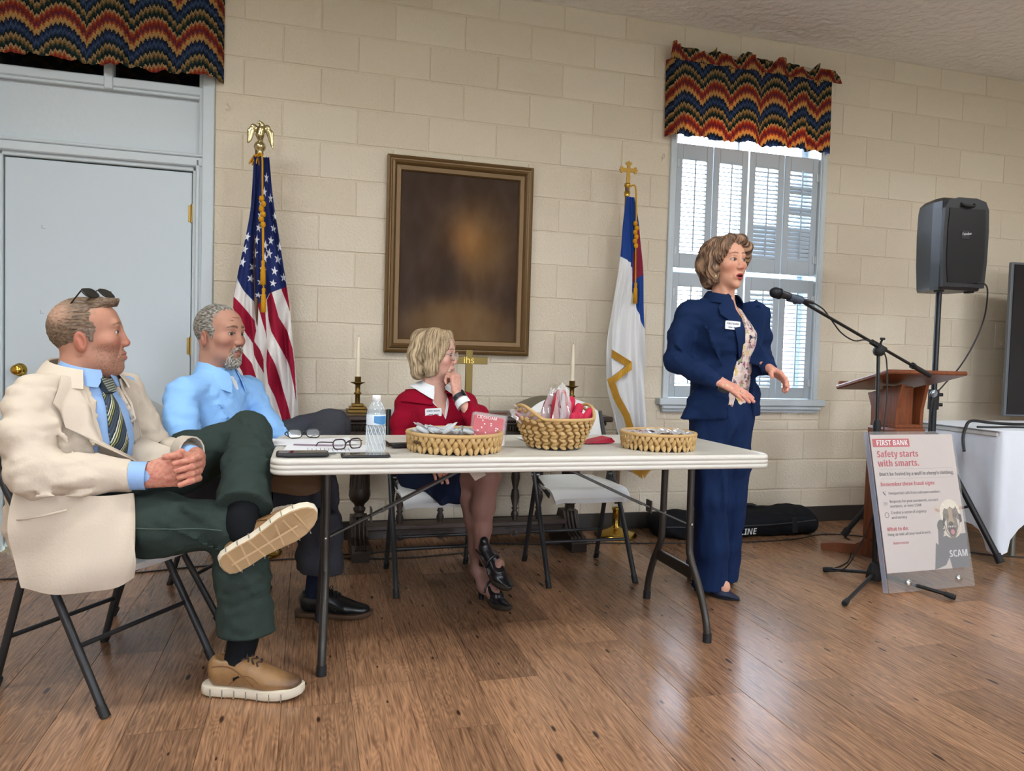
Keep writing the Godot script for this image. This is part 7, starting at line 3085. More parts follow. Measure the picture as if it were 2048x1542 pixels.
# ================================================================ man in the blue shirt
func man_blue() -> void:
	var t := thing("person", "seated man in a light blue shirt with a grey goatee", "person", V(-0.42, 0, 1.0))
	var f := V(0.9, 0, 0.43).normalized()
	var lat := V(-f.z, 0, f.x)
	var pel := V(-0.44, 0.53, 1.0)
	var che := V(-0.40, 0.80, 1.01)
	var nek := V(-0.365, 0.985, 1.01)
	var sr := V(-0.47, 0.915, 1.185)
	var sl := V(-0.24, 0.915, 0.865)
	var er := V(-0.43, 0.70, 1.32)
	var wr := V(-0.20, 0.64, 1.33)
	var el := V(-0.15, 0.745, 0.94)
	var wl := V(-0.06, 0.675, 1.10)
	var hx := facing(V(0.82, 0, 0.57), V(-0.35, 1.136, 1.035), 0.0, 0.0, 1.0)
	var head := head_net({"skin": "b08470", "flush": "9c6354", "lips": "8d5a50", "brow": "5a4638", "jaw": 0.056, "neck_r": 0.062, "neck": hx.affine_inverse() * (nek + V(-0.01, -0.06, 0)), "nose": 0.65, "gaze": V(-0.35, -0.05, 1), "lines": [0.062, 0.074, 0.086], "brow_w": 0.006, "eye": 0.0036, "scalp": "8a7a70"}, hx)
	var parts: Array = head[0]
	var inner := Field.new(V(-0.75, 0.4, 0.7), V(0.2, 1.05, 1.5), 0.016)
	inner.cone(pel, che, 0.1, 0.11, 0.04)
	inner.cone(che, nek, 0.1, 0.05, 0.04)
	inner.limb([sr, er, wr], [0.042, 0.034, 0.026], 0.02)
	inner.limb([sl, el, wl], [0.042, 0.034, 0.026], 0.02)
	parts.append(inner.net(func(_p: Vector3) -> Color: return lin("bd8b74")))
	parts.append(hand_net("bd8b74", axes(V(0.9, -0.3, 0.1), V(0, 1, 0.4), wr), RELAXED, THUMB))
	parts.append(hand_net("bd8b74", axes(V(0.3, -0.75, 0.5), V(0.6, 0.4, -0.5), wl), RELAXED, THUMB, true))
	add("body", join(parts), skin_mat(), t)
	# hair: short, grey
	var hd := Field.new(V(-0.11, -0.12, -0.14), V(0.11, 0.16, 0.13), 0.0031)
	hd.ell(V(0, 0.038, -0.013), V(0.0785, 0.096, 0.1025), 0.01)
	hd.ell(V(0, -0.02, 0.085), V(0.12, 0.105, 0.052), 0.01, Basis(), true)
	hd.ell(V(0, 0.0, 0.105), V(0.12, 0.085, 0.052), 0.01, Basis(), true)
	for s: float in [-1.0, 1.0]:
		hd.ell(V(s * 0.052, 0.088, 0.075), V(0.026, 0.03, 0.03), 0.012, Basis(), true)
		hd.ell(V(s * 0.08, -0.016, -0.012), V(0.02, 0.036, 0.024), 0.004, Basis(), true)
		hd.cone(V(s * 0.071, 0.03, 0.02), V(s * 0.0715, -0.008, 0.018), 0.008, 0.004, 0.006)
	hd.ell(V(0, -0.1, 0.055), V(0.12, 0.09, 0.09), 0.012, Basis(), true)
	hd.cut(V(0, -0.07, -0.09), V(0, -1, 0.2), V(-0.2, -0.2, -0.2), V(0.2, 0.2, 0.2))
	var sn := noise(30, 1.0, 2)
	hd.ruffle(sn, 0.0035, Basis().scaled(V(120, 120, 30)), 0.02)
	var dk := lin("4c463f")
	var lt := lin("a7a49c")
	add("hair", join([hd.net(func(p: Vector3) -> Color:
		return dk.lerp(lt, clampf(0.42 + 1.1 * sn.get_noise_3dv(p * V(190, 190, 40)), 0.0, 1.0)), hx)]), hair_mat(), t)
	# goatee and moustache
	var bd := Field.new(V(-0.06, -0.155, 0.03), V(0.06, -0.03, 0.14), 0.0028)
	bd.ell(V(0, -0.108, 0.072), V(0.030, 0.028, 0.026), 0.012)
	for s: float in [-1.0, 1.0]:
		bd.cone(V(0, -0.05, 0.1), V(s * 0.024, -0.06, 0.088), 0.0065, 0.006, 0.005)
		bd.cone(V(s * 0.024, -0.06, 0.088), V(s * 0.027, -0.1, 0.074), 0.006, 0.012, 0.008)
		bd.cone(V(s * 0.02, -0.118, 0.06), V(s * 0.012, -0.132, 0.05), 0.014, 0.006, 0.01)
	bd.ell(V(0, -0.0705, 0.098), V(0.02, 0.0125, 0.02), 0.004, Basis(), true)
	bd.ruffle(sn, 0.006, Basis().scaled(V(170, 70, 170)), 0.02)
	add("beard", join([bd.net(func(p: Vector3) -> Color:
		return lin("4a4038").lerp(lin("b9b4aa"), clampf(0.5 + 1.2 * sn.get_noise_3dv(p * V(190, 80, 190)), 0.0, 1.0)), hx)]), hair_mat(), t)
	# shirt
	var sh := Field.new(V(-0.75, 0.42, 0.68), V(0.06, 1.06, 1.5), 0.009)
	sh.cone(pel, che, 0.16, 0.158, 0.05, f, 1.12)
	sh.cone(che, nek + V(0, -0.01, 0), 0.15, 0.072, 0.055)
	sh.cone(sr + V(0, -0.03, 0), sl + V(0, -0.03, 0), 0.06, 0.06, 0.055)
	sh.cone(nek + V(0, -0.035, 0), sr + V(0.01, 0.0, 0), 0.055, 0.05, 0.05)
	sh.cone(nek + V(0, -0.035, 0), sl + V(-0.01, 0.0, 0), 0.055, 0.05, 0.05)
	sh.limb([sr + V(0, -0.02, 0), sr.lerp(er, 0.5) + V(-0.012, 0, 0.01), er, er.lerp(wr, 0.5), wr], [0.06, 0.063, 0.058, 0.053, 0.044], 0.035)
	sh.limb([sl + V(0, -0.02, 0), el, wl], [0.058, 0.054, 0.042], 0.035)
	for q: Array in [[V(-0.52, 0.83, 1.2), V(-0.41, 0.76, 1.33), 0.009], [V(-0.50, 0.77, 1.26), V(-0.36, 0.70, 1.36), 0.009], [V(-0.49, 0.71, 1.30), V(-0.33, 0.655, 1.38), 0.008], [V(-0.36, 0.86, 1.2), V(-0.30, 0.70, 1.2), 0.01], [V(-0.33, 0.86, 1.15), V(-0.24, 0.72, 1.14), 0.009], [V(-0.12, 0.80, 0.98), V(-0.06, 0.72, 1.1), 0.007]]:
		sh.cone(q[0], q[1], q[2], q[2] * 0.5, 0.016)
	sh.ruffle(creases(71), 0.010, Basis(Vector3.BACK, 0.6) * Basis().scaled(V(6, 12, 6)))
	var blue := cloth("8ab8ea", 90.0, 0.25)
	add("shirt", join([sh.net()]), blue, t)
	var st := S()
	var ring := func(h: float, r: float, n0: float, n1: float, fall: float) -> Array:
		var row := []
		for i in 15:
			var u := i / 14.0
			var a := lerpf(n0, n1, u)
			row.append(nek + V(0.004, h - fall * pow(1.0 - u, 2.0), 0) + (f * cos(a) + lat * sin(a)) * r * (1.0 + 0.12 * cos(a)) + V(0, 0.014 * (1.0 - cos(a)), 0))
		return row
	for s: float in [-1.0, 1.0]:
		st = S()
		sheet(st, [ring.call(0.035, 0.07, 0.45 * s, 3.2 * s, 0.035), ring.call(0.025, 0.076, 0.42 * s, 3.2 * s, 0.035), ring.call(-0.005, 0.09, 0.44 * s, 3.2 * s, 0.04), ring.call(-0.035, 0.102, 0.5 * s, 3.2 * s, 0.05)], 0.004 * s)
		obj("collar_leaf", st, blue, t)
	st = S()
	var fr := []
	var fb := []
	for q: float in [-0.05, -0.1, -0.15, -0.2, -0.27, -0.34]:
		fr.append(nek + V(0, q, 0) + f * 0.15 + lat * 0.012)
		fb.append(nek + V(0, q, 0) + f * 0.15 - lat * 0.018)
	strip(st, sh, fr, fb, 3, (-f + V(0, -0.1, 0)).normalized(), 0.004, 0.003)
	obj("placket", st, blue, t)
	for q: float in [-0.16, -0.24, -0.32]:
		st = S()
		var p := sh.hit(nek + V(0, q, 0) + f * 0.15 - lat * 0.003, -f, 0.007)
		lathe(st, [V2(0, 0), V2(0.0055, 0), V2(0.005, 0.002), V2(0, 0.0022)], p, 10, Basis(Quaternion(Vector3.UP, f)))
		obj("button", st, mat("d5dde6", 0.4), t)
	st = S()
	prism(st, PackedVector2Array([V2(-0.026, 0.03), V2(0.026, 0.03), V2(0.0, -0.045)]), -0.004, 0.004, Transform3D(Basis(-lat, Vector3.UP, f), nek + f * 0.078 + V(0, -0.03, 0)) * Transform3D(Basis(Vector3.RIGHT, -0.5), Vector3.ZERO))
	obj("undershirt", st, cloth("dfe2e6", 90.0, 0.2), t)
	# trousers, one ankle resting on the other knee
	var tr := Field.new(V(-0.62, 0.1, 0.72), V(0.24, 0.9, 1.48), 0.0105)
	tr.cone(V(-0.42, 0.52, 1.07), V(-0.42, 0.52, 0.93), 0.125, 0.125, 0.05)
	tr.limb([V(-0.40, 0.52, 1.1), V(-0.15, 0.53, 1.22), V(0.055, 0.545, 1.27)], [0.1, 0.088, 0.074], 0.05)
	tr.limb([V(0.055, 0.545, 1.27), V(0.065, 0.36, 1.25), V(0.065, 0.19, 1.235)], [0.072, 0.085, 0.098], 0.03)
	tr.limb([V(-0.40, 0.54, 0.92), V(-0.12, 0.67, 0.9), V(0.11, 0.735, 0.9)], [0.105, 0.095, 0.086], 0.05)
	tr.limb([V(0.11, 0.735, 0.9), V(0.06, 0.67, 1.1), V(0.0, 0.61, 1.28)], [0.086, 0.08, 0.075], 0.03)
	tr.cone(V(0.02, 0.78, 0.94), V(0.15, 0.64, 0.96), 0.012, 0.008, 0.02)
	tr.ruffle(noise(74, 1.0, 2), 0.012, Basis(Vector3.BACK, 0.6) * Basis().scaled(V(8, 15, 8)))
	tr.cut(V(0.065, 0.185, 1.235), V(-0.12, -1, 0.0), V(-0.1, 0.05, 1.05), V(0.25, 0.3, 1.45))
	tr.cut(V(0.0, 0.61, 1.3), V(-0.25, -0.3, 0.9), V(-0.12, 0.45, 1.22), V(0.12, 0.75, 1.48))
	add("trousers", join([tr.net()]), cloth("3a3c42", 80.0, 0.3), t)
	var sock := cloth("1a2030", 120.0, 0.5)
	st = S()
	tube(st, [V(0.065, 0.24, 1.235), V(0.055, 0.14, 1.235), V(0.05, 0.08, 1.24)], [0.045, 0.044, 0.044], 14)
	obj("sock", st, sock, t)
	st = S()
	tube(st, [V(0.02, 0.63, 1.24), V(-0.01, 0.6, 1.32), V(-0.02, 0.575, 1.37)], 0.044, 14)
	obj("sock", st, sock, t)
	var kind := {"len": 0.315, "w": 0.048, "sole": 0.02, "sole_mat": mat("4a3524", 0.6), "upper_mat": mat("101115", 0.28), "color": "15161a", "laces": mat("0d0d10", 0.7), "seams": mat("0c0c0e", 0.7)}
	var d1 := V(0.3, 0, 0.09).normalized()
	shoe(t, Transform3D(Basis(Vector3.UP.cross(d1), Vector3.UP, d1), V(0.125, 0.002, 1.262)), kind)
	var d2 := V(0.9, -0.05, 0.1).normalized()
	var n2 := V(0.15, 0.35, -0.9)
	n2 = (n2 - d2 * n2.dot(d2)).normalized()
	kind["sole_mat"] = mat("5a4028", 0.6)
	shoe(t, Transform3D(Basis(n2.cross(d2), n2, d2), V(-0.085, 0.572, 1.40)), kind)


# ================================================================ seated woman in red
func woman_red() -> void:
	var t := thing("person", "seated blonde woman in a red jacket, hand held to her mouth", "person", V(0.62, 0, 0.86))
	var f := V(0.3, 0, 0.954)
	var lat := V(-f.z, 0, f.x)
	var pel := V(0.60, 0.53, 0.81)
	var che := V(0.595, 0.765, 0.845)
	var nek := V(0.59, 0.925, 0.845)
	var sr := V(0.468, 0.86, 0.815)
	var sl := V(0.728, 0.866, 0.885)
	var er := V(0.425, 0.66, 0.88)
	var wr := V(0.52, 0.60, 1.06)
	var el := V(0.765, 0.735, 1.13)
	var wl := V(0.668, 0.905, 1.0)
	var hx := facing(V(0.906, 0, 0.423), V(0.59, 1.078, 0.848), -0.02, 0.0, 0.93)
	var head := head_net({"fem": true, "skin": "d3a796", "flush": "c98b80", "lips": "b88078", "brow": "6a5240", "jaw": 0.048, "neck_r": 0.05, "neck": hx.affine_inverse() * (nek + V(-0.005, -0.04, 0.0)), "nose": 0.5, "gaze": V(-0.3, 0.0, 1), "brow_w": 0.0042, "eye": 0.0042, "iris": "4a4a3c"}, hx)
	var parts: Array = head[0]
	var inner := Field.new(V(0.3, 0.05, 0.65), V(0.92, 0.95, 1.42), 0.014)
	inner.cone(pel, che, 0.09, 0.09, 0.04)
	inner.cone(che, nek, 0.09, 0.05, 0.04)
	inner.limb([sr, er, wr], [0.036, 0.03, 0.024], 0.02)
	inner.limb([sl, el, wl], [0.036, 0.03, 0.024], 0.02)
	parts.append(inner.net(func(_p: Vector3) -> Color: return lin("d3a796")))
	# fist at the mouth, other hand in the lap
	var hw := axes(V(-0.05, 0.92, -0.30), V(0.62, 0.2, 0.76), wl + V(-0.002, 0.012, -0.008))
	parts.append(hand_net("d0a08e", hw, [[-0.04, 0.9, 1.3, 0.7], [0.0, 1.05, 1.4, 0.7], [0.03, 1.15, 1.45, 0.7], [0.07, 1.25, 1.4, 0.7]], [V(-0.03, 0.045, -0.026), V(-0.034, 0.075, -0.044), V(-0.022, 0.095, -0.056)], true, 0.9))
	parts.append(hand_net("d0a08e", axes(V(0.5, -0.2, 0.85), V(0, 1, 0.2), wr), RELAXED, THUMB, false, 0.9))
	# legs in sheer stockings
	var lg := Field.new(V(0.5, 0.02, 0.85), V(0.94, 0.68, 1.42), 0.007)
	lg.limb([V(0.56, 0.5, 0.9), V(0.755, 0.57, 1.27)], [0.075, 0.056], 0.03)
	lg.limb([V(0.755, 0.57, 1.27), V(0.75, 0.43, 1.225), V(0.752, 0.33, 1.21), V(0.755, 0.235, 1.205), V(0.78, 0.2, 1.24), V(0.81, 0.185, 1.275)], [0.052, 0.05, 0.04, 0.029, 0.031, 0.031], 0.025)
	lg.limb([V(0.70, 0.48, 1.15), V(0.735, 0.36, 1.16), V(0.748, 0.23, 1.15), V(0.752, 0.13, 1.15), V(0.775, 0.07, 1.195), V(0.805, 0.045, 1.245)], [0.05, 0.048, 0.038, 0.028, 0.031, 0.031], 0.025)
	var stc := lin("8a675c")
	parts.append(lg.net(func(_p: Vector3) -> Color: return stc))
	add("body", join(parts), skin_mat(), t)
	# straight bob
	var hd := Field.new(V(-0.125, -0.16, -0.15), V(0.125, 0.17, 0.13), 0.0032)
	hd.ell(V(0, 0.045, -0.014), V(0.087, 0.098, 0.108), 0.02)
	for s: float in [-1.0, 1.0]:
		hd.limb([V(s * 0.05, 0.09, 0.0), V(s * 0.076, 0.02, 0.0), V(s * 0.08, -0.06, 0.002), V(s * 0.072, -0.115, 0.004)], [0.05, 0.038, 0.034, 0.026], 0.02)
		hd.limb([V(s * 0.03, 0.08, -0.07), V(s * 0.045, 0.0, -0.085), V(s * 0.048, -0.09, -0.075)], [0.05, 0.045, 0.036], 0.02)
		hd.limb([V(s * 0.028, 0.115, 0.055), V(s * 0.06, 0.06, 0.062), V(s * 0.07, -0.01, 0.04)], [0.02, 0.022, 0.018], 0.015)
	hd.limb([V(0, 0.08, -0.085), V(0, 0.0, -0.1), V(0, -0.09, -0.085)], [0.05, 0.045, 0.036], 0.02)
	hd.ell(V(0, -0.03, 0.095), V(0.066, 0.125, 0.072), 0.008, Basis(), true)
	hd.ell(V(0, -0.16, 0.05), V(0.052, 0.09, 0.11), 0.01, Basis(), true)
	hd.cut(V(0, -0.105, 0), V(0, -1, 0.35), V(-0.2, -0.2, -0.2), V(0.2, 0.2, 0.2))
	var sn := noise(33, 1.0, 2)
	var cr := V(0.0, 0.13, 0.02)
	hd.strands(sn, 0.0055, cr, 11.0)
	var dk := lin("6b5a44")
	var lt := lin("c2ac8c")
	add("hair", join([hd.net(func(p: Vector3) -> Color:
		var n := sn.get_noise_2d(atan2(p.x - cr.x, p.z - cr.z) * 17.0 + 40.0, p.y * 10.0)
		return dk.lerp(lt, clampf(0.55 + 1.1 * n, 0.0, 1.0)), hx)]), hair_mat(), t)
	# glasses she wears
	var gx := hx * Transform3D(Basis(), V(0, 0.002, 0.106))
	glasses_parts(t, gx, mat("b9a59a", 0.3, 0.5), 0.047, 0.04, 0.0, glass("f4f4f4", 0.06))
	# jacket
	var jk := Field.new(V(0.3, 0.42, 0.62), V(0.9, 1.0, 1.26), 0.008)
	jk.cone(pel, che, 0.135, 0.14, 0.05, f, 1.25)
	jk.cone(che, nek + V(0, -0.03, 0), 0.135, 0.066, 0.05)
	jk.cone(sr + V(0, -0.03, 0), sl + V(0, -0.03, 0), 0.054, 0.054, 0.05)
	jk.cone(nek + V(0, -0.035, 0), sr, 0.048, 0.046, 0.05)
	jk.cone(nek + V(0, -0.035, 0), sl, 0.048, 0.046, 0.05)
	for s: float in [-1.0, 1.0]:
		jk.ell(che + f * 0.085 + lat * s * 0.07 + V(0, 0.0, 0), V(0.06, 0.06, 0.055), 0.05)
	jk.limb([sr + V(0, -0.02, 0), sr.lerp(er, 0.5) + V(-0.008, 0, 0), er, er.lerp(wr, 0.75)], [0.048, 0.05, 0.047, 0.039], 0.035)
	jk.limb([sl + V(0, -0.02, 0), sl.lerp(el, 0.5) + V(0.02, 0, 0), el, el.lerp(wl, 0.72)], [0.048, 0.05, 0.05, 0.04], 0.035)
	for q: Array in [[V(0.50, 0.80, 0.93), V(0.48, 0.66, 0.96), 0.008], [V(0.70, 0.83, 1.0), V(0.66, 0.68, 1.0), 0.008], [V(0.76, 0.84, 0.98), V(0.74, 0.74, 1.1), 0.008]]:
		jk.cone(q[0], q[1], q[2], q[2], 0.016)
	jk.ruffle(creases(81), 0.006, Basis(Vector3.BACK, 0.6) * Basis().scaled(V(6, 10, 6)))
	jk.wedge([[nek + V(0, -0.075, 0) + lat * 0.04, (lat + V(0, -0.55, 0)).normalized()], [nek + V(0, -0.075, 0) - lat * 0.04, (-lat + V(0, -0.55, 0)).normalized()], [nek + f * 0.01, -f]])
	var red := cloth("8c0c27", 120.0, 0.35)
	add("jacket", join([jk.net()]), red, t)
	# white blouse: collar points, chest, cuff
	var wh := cloth("dfe3e6", 100.0, 0.15)
	var bl := Field.new(V(0.4, 0.68, 0.72), V(0.8, 0.96, 1.02), 0.008)
	bl.cone(che, nek + V(0, -0.035, 0), 0.12, 0.058, 0.04)
	bl.wedge([[nek + V(0, -0.085, 0) + lat * 0.022, (lat + V(0, -0.4, 0)).normalized()], [nek + V(0, -0.085, 0) - lat * 0.022, (-lat + V(0, -0.4, 0)).normalized()], [nek + f * 0.02, -f]])
	add("blouse", join([bl.net()]), wh, t)
	var st := S()
	for s: float in [-1.0, 1.0]:
		st = S()
		var rows := []
		for j in 5:
			var v := j / 4.0
			var row := []
			for i in 12:
				var u := i / 11.0
				var a := lerpf(0.5, 3.2, u) * s
				var r := lerpf(0.056, 0.078 - 0.01 * u, v)
				var p := nek + V(0, lerpf(0.03, -0.002 - 0.05 * pow(1.0 - u, 2.5), v) + 0.012 * (1.0 - cos(a)) - 0.02 * (1.0 - u) * (1.0 - v), 0) + (f * cos(a) + lat * sin(a)) * r
				if v > 0.3:
					var h := jk.hit(p, -(f * cos(a) + lat * sin(a)), 0.017, 0.07, 0.02)
					p = p.lerp(h, smoothstep(0.3, 0.8, v))
				row.append(p)
			rows.append(row)
		sheet(st, rows, 0.003 * s)
		obj("blouse_collar", st, wh, t)
		st = S()
		rows = []
		for j in 4:
			var v := j / 3.0
			var row := []
			for i in 10:
				var u := i / 9.0
				var a := lerpf(0.55, 2.6, u) * s
				var r := lerpf(0.075, 0.105, v)
				row.append(jk.hit(nek + V(0, lerpf(-0.012, -0.075 + 0.02 * u, v), 0) + (f * cos(a) + lat * sin(a)) * r, -(f * cos(a) + lat * sin(a)), 0.007, 0.06, 0.1))
			rows.append(row)
		sheet(st, rows, 0.004 * s)
		obj("jacket_collar", st, red, t)
	st = S()
	tube(st, [el.lerp(wl, 0.7), el.lerp(wl, 0.84)], [0.037, 0.034], 16, false)
	obj("blouse_cuff", st, wh, t)
	for q: float in [-0.115, -0.19, -0.26]:
		st = S()
		var p := jk.hit(nek + V(0, q, 0) + f * 0.2 - lat * 0.008, -f, 0.002, 0.1)
		lathe(st, [V2(0, 0), V2(0.007, 0), V2(0.006, 0.003), V2(0, 0.0035)], p, 10, Basis(Quaternion(Vector3.UP, f)))
		obj("button", st, mat("c9a0a0", 0.25, 0.5), t)
	# watch
	st = S()
	var wd := (wl - el).normalized()
	tube(st, [wl - wd * 0.03, wl - wd * 0.008], 0.0285, 18, false)
	obj("watch_band", st, mat("1d252e", 0.5), t)
	st = S()
	var wz := V(0.85, 0.1, 0.5)
	wz = (wz - wd * wz.dot(wd)).normalized()
	bx(st, wl - wd * 0.019 + wz * 0.03, V(0.034, 0.04, 0.01), 0.004, Basis(wd.cross(wz), wd, wz))
	obj("watch_face", st, mat("14171b", 0.15), t)
	st = S()
	lathe(st, [V2(0.009, -0.002), V2(0.0105, 0.0), V2(0.009, 0.002)], hw * V(-0.0077, 0.099, -0.016), 14, hw.basis * Basis(Vector3.RIGHT, -1.1))
	obj("ring", st, mat("d9d4c6", 0.15, 0.9), t)
	var bp := jk.hit(nek + V(0, -0.105, 0) + lat * 0.068 + f * 0.2, -f, 0.006, 0.1)
	var bn := (jk.slope(bp) + f * 0.6).normalized()
	badge(t, axes(Vector3.UP, bn, bp) * Transform3D(Basis(Vector3.BACK, 0.05), Vector3.ZERO))
	# skirt
	var sk := Field.new(V(0.36, 0.36, 0.66), V(0.86, 0.72, 1.26), 0.008)
	sk.cone(pel + V(-0.06, -0.01, 0), pel + V(0.06, -0.01, 0), 0.115, 0.115, 0.05)
	sk.limb([V(0.54, 0.51, 0.85), V(0.625, 0.53, 1.02), V(0.70, 0.55, 1.16)], [0.1, 0.088, 0.075], 0.04)
	sk.limb([V(0.64, 0.5, 0.85), V(0.66, 0.495, 1.1)], [0.1, 0.078], 0.04)
	sk.limb([V(0.56, 0.5, 0.98), V(0.585, 0.43, 1.13)], [0.03, 0.012], 0.05)
	sk.cut(V(0.69, 0.55, 1.17), V(0.55, -0.1, 0.8), V(0.3, 0.3, 1.0), V(0.9, 0.75, 1.3))
	add("skirt", join([sk.net()]), cloth("182136", 90.0, 0.3), t)
	# shoes with an ankle strap
	var kind := {"len": 0.232, "w": 0.04, "sole": 0.012, "heel": 0.072, "spring": 0.006, "low": 1, "sole_mat": mat("2a2119", 0.5), "upper_mat": mat("101114", 0.3), "color": "141519"}
	var d1 := V(0.093, 0, 0.2).normalized()
	var x1 := Transform3D(Basis(Vector3.UP.cross(d1), Vector3.UP, d1), V(0.803, 0.001, 1.238))
	var d2 := V(0.34, -0.28, 0.62).normalized()
	var n2 := V(-0.1, 0.8, 0.2)
	n2 = (n2 - d2 * n2.dot(d2)).normalized()
	var x2 := Transform3D(Basis(n2.cross(d2), n2, d2), V(0.795, 0.135, 1.265))
	for xf: Transform3D in [x1, x2]:
		shoe(t, xf, kind)
		st = S()
		var pts := []
		for i in 11:
			var a := PI * i / 10.0
			pts.append(xf * V(cos(a) * 0.037, 0.052 + sin(a) * 0.048, -0.012))
		tube(st, pts, 0.0035, 6, true, 2.0)
		obj("strap", st, mat("121317", 0.35), t)


# ================================================================ standing woman in navy
func woman_navy() -> void:
	var t := thing("person", "standing woman in a navy suit and floral blouse, speaking at the microphone", "person", V(1.87, 0, 1.29))
	var f := V(0.28, 0, 0.96).normalized()
	var lat := V(-f.z, 0, f.x)
	var pel := V(1.865, 0.90, 1.285)
	var wai := V(1.862, 1.06, 1.295)
	var che := V(1.852, 1.205, 1.30)
	var nek := V(1.842, 1.375, 1.30)
	var sr := V(1.695, 1.322, 1.265)
	var sl := V(1.985, 1.322, 1.35)
	var er := V(1.622, 1.085, 1.285)
	var wr := V(1.708, 1.008, 1.475)
	var el := V(2.05, 1.105, 1.30)
	var wl := V(1.985, 1.068, 1.455)
	var hx := facing(V(0.2, 0, 0.98), V(1.842, 1.537, 1.312), 0.03, 0.04, 0.93)
	var head := head_net({"fem": true, "skin": "cf9c84", "flush": "c07d6a", "lips": "8e2c38", "brow": "6b4c3a", "jaw": 0.049, "neck_r": 0.051, "neck": hx.affine_inverse() * (nek + V(0.0, -0.06, 0.0)), "nose": 0.5, "open": 0.0065, "drop": 0.006, "gaze": V(0.25, 0.0, 1), "brow_w": 0.0044, "brow_y": 0.039, "eye": 0.0044, "lash": "2a1a16", "iris": "4a3626", "cords": 1}, hx)
	var parts: Array = head[0]
	var ch := Field.new(V(1.74, 1.2, 1.2), V(1.97, 1.42, 1.46), 0.006)
	ch.cone(che + V(0, 0.03, 0), nek + V(0, -0.02, 0), 0.1, 0.056, 0.04)
	var sk := lin("cf9c84")
	parts.append(ch.net(func(_p: Vector3) -> Color: return sk))
	var inner := Field.new(V(1.5, 0.02, 1.05), V(2.2, 1.4, 1.56), 0.016)
	inner.cone(pel, che, 0.09, 0.085, 0.04)
	inner.limb([sr + V(0, -0.03, 0), er, wr], [0.026, 0.022, 0.02], 0.02)
	inner.limb([sl + V(0, -0.03, 0), el, wl], [0.026, 0.022, 0.02], 0.02)
	inner.limb([V(1.80, 0.86, 1.27), V(1.805, 0.45, 1.31), V(1.835, 0.09, 1.30)], [0.07, 0.045, 0.032], 0.02)
	inner.limb([V(1.93, 0.86, 1.29), V(1.945, 0.45, 1.27), V(1.965, 0.09, 1.13)], [0.07, 0.045, 0.032], 0.02)
	inner.limb([V(1.835, 0.08, 1.30), V(1.875, 0.05, 1.35)], [0.034, 0.032], 0.02)
	parts.append(inner.net(func(_p: Vector3) -> Color: return sk))
	var flatf := [[-0.05, 0.12, 0.1, 0.08], [-0.01, 0.14, 0.1, 0.08], [0.02, 0.16, 0.12, 0.1], [0.05, 0.2, 0.14, 0.1]]
	parts.append(hand_net("d09a86", axes(V(0.68, -0.42, 0.62), V(0.1, 0.80, 0.58), wr + V(0.012, -0.002, 0.012)), flatf, [V(-0.034, 0.046, -0.022), V(-0.042, 0.074, -0.04), V(-0.04, 0.098, -0.05)], false, 0.93))
	parts.append(hand_net("d09a86", axes(V(0.25, -0.42, 0.86), V(0.75, 0.6, 0.2), wl + V(0.0, -0.004, 0.012)), RELAXED, [V(-0.036, 0.046, -0.02), V(-0.055, 0.07, -0.04), V(-0.062, 0.094, -0.054)], true, 0.93))
	add("body", join(parts), skin_mat(), t)
	# layered short bob with a side sweep
	var hd := Field.new(V(-0.13, -0.16, -0.155), V(0.13, 0.17, 0.14), 0.0032)
	hd.ell(V(0, 0.042, -0.014), V(0.085, 0.096, 0.107), 0.02)
	for s: float in [-1.0, 1.0]:
		hd.limb([V(s * 0.05, 0.085, -0.01), V(s * 0.072, 0.03, -0.006), V(s * 0.076, -0.03, -0.01), V(s * 0.068, -0.085, -0.012)], [0.045, 0.036, 0.036, 0.026], 0.02)
		hd.limb([V(s * 0.035, 0.07, -0.075), V(s * 0.052, 0.0, -0.09), V(s * 0.05, -0.085, -0.07)], [0.05, 0.045, 0.034], 0.02)
		hd.limb([V(s * 0.03, 0.115, 0.05), V(s * 0.066, 0.07, 0.058), V(s * 0.08, 0.02, 0.038)], [0.022, 0.022, 0.02], 0.015)
	hd.limb([V(-0.02, 0.118, 0.062), V(0.03, 0.112, 0.08), V(0.066, 0.075, 0.078), V(0.082, 0.03, 0.058), V(0.086, -0.01, 0.04)], [0.018, 0.021, 0.021, 0.019, 0.014], 0.015)
	hd.limb([V(0, 0.08, -0.085), V(0, 0.0, -0.1), V(0, -0.09, -0.08)], [0.05, 0.048, 0.034], 0.02)
	hd.ell(V(-0.006, -0.035, 0.098), V(0.066, 0.118, 0.07), 0.008, Basis(), true)
	hd.ell(V(0, -0.16, 0.05), V(0.052, 0.1, 0.11), 0.01, Basis(), true)
	hd.cut(V(0, -0.1, 0), V(0, -1, 0.2), V(-0.2, -0.2, -0.2), V(0.2, 0.2, 0.2))
	var sn := noise(34, 1.0, 2)
	var cr := V(-0.02, 0.13, 0.03)
	hd.strands(sn, 0.006, cr, 7.0)
	hd.strands(noise(35, 1.0, 1), 0.003, cr, 16.0)
	var dk := lin("40302a")
	var lt := lin("a3846a")
	add("hair", join([hd.net(func(p: Vector3) -> Color:
		var n := sn.get_noise_2d(atan2(p.x - cr.x, p.z - cr.z) * 13.0 + 40.0, p.y * 12.0)
		return dk.lerp(lt, clampf(0.45 + 1.1 * n, 0.0, 1.0)), hx)]), hair_mat(), t)
	var st := S()
	tube(st, [hx * V(-0.078, -0.052, 0.012), hx * V(-0.079, -0.068, 0.016)], 0.005, 8)
	obj("earring", st, mat("d8c9a4", 0.2, 0.8), t)
	# blouse
	var bl := Field.new(V(1.66, 0.78, 1.1), V(2.06, 1.38, 1.5), 0.0085)
	bl.cone(pel + V(0, -0.02, 0), wai, 0.135, 0.125, 0.05, f, 1.2)
	bl.cone(wai, che, 0.125, 0.13, 0.05, f, 1.15)
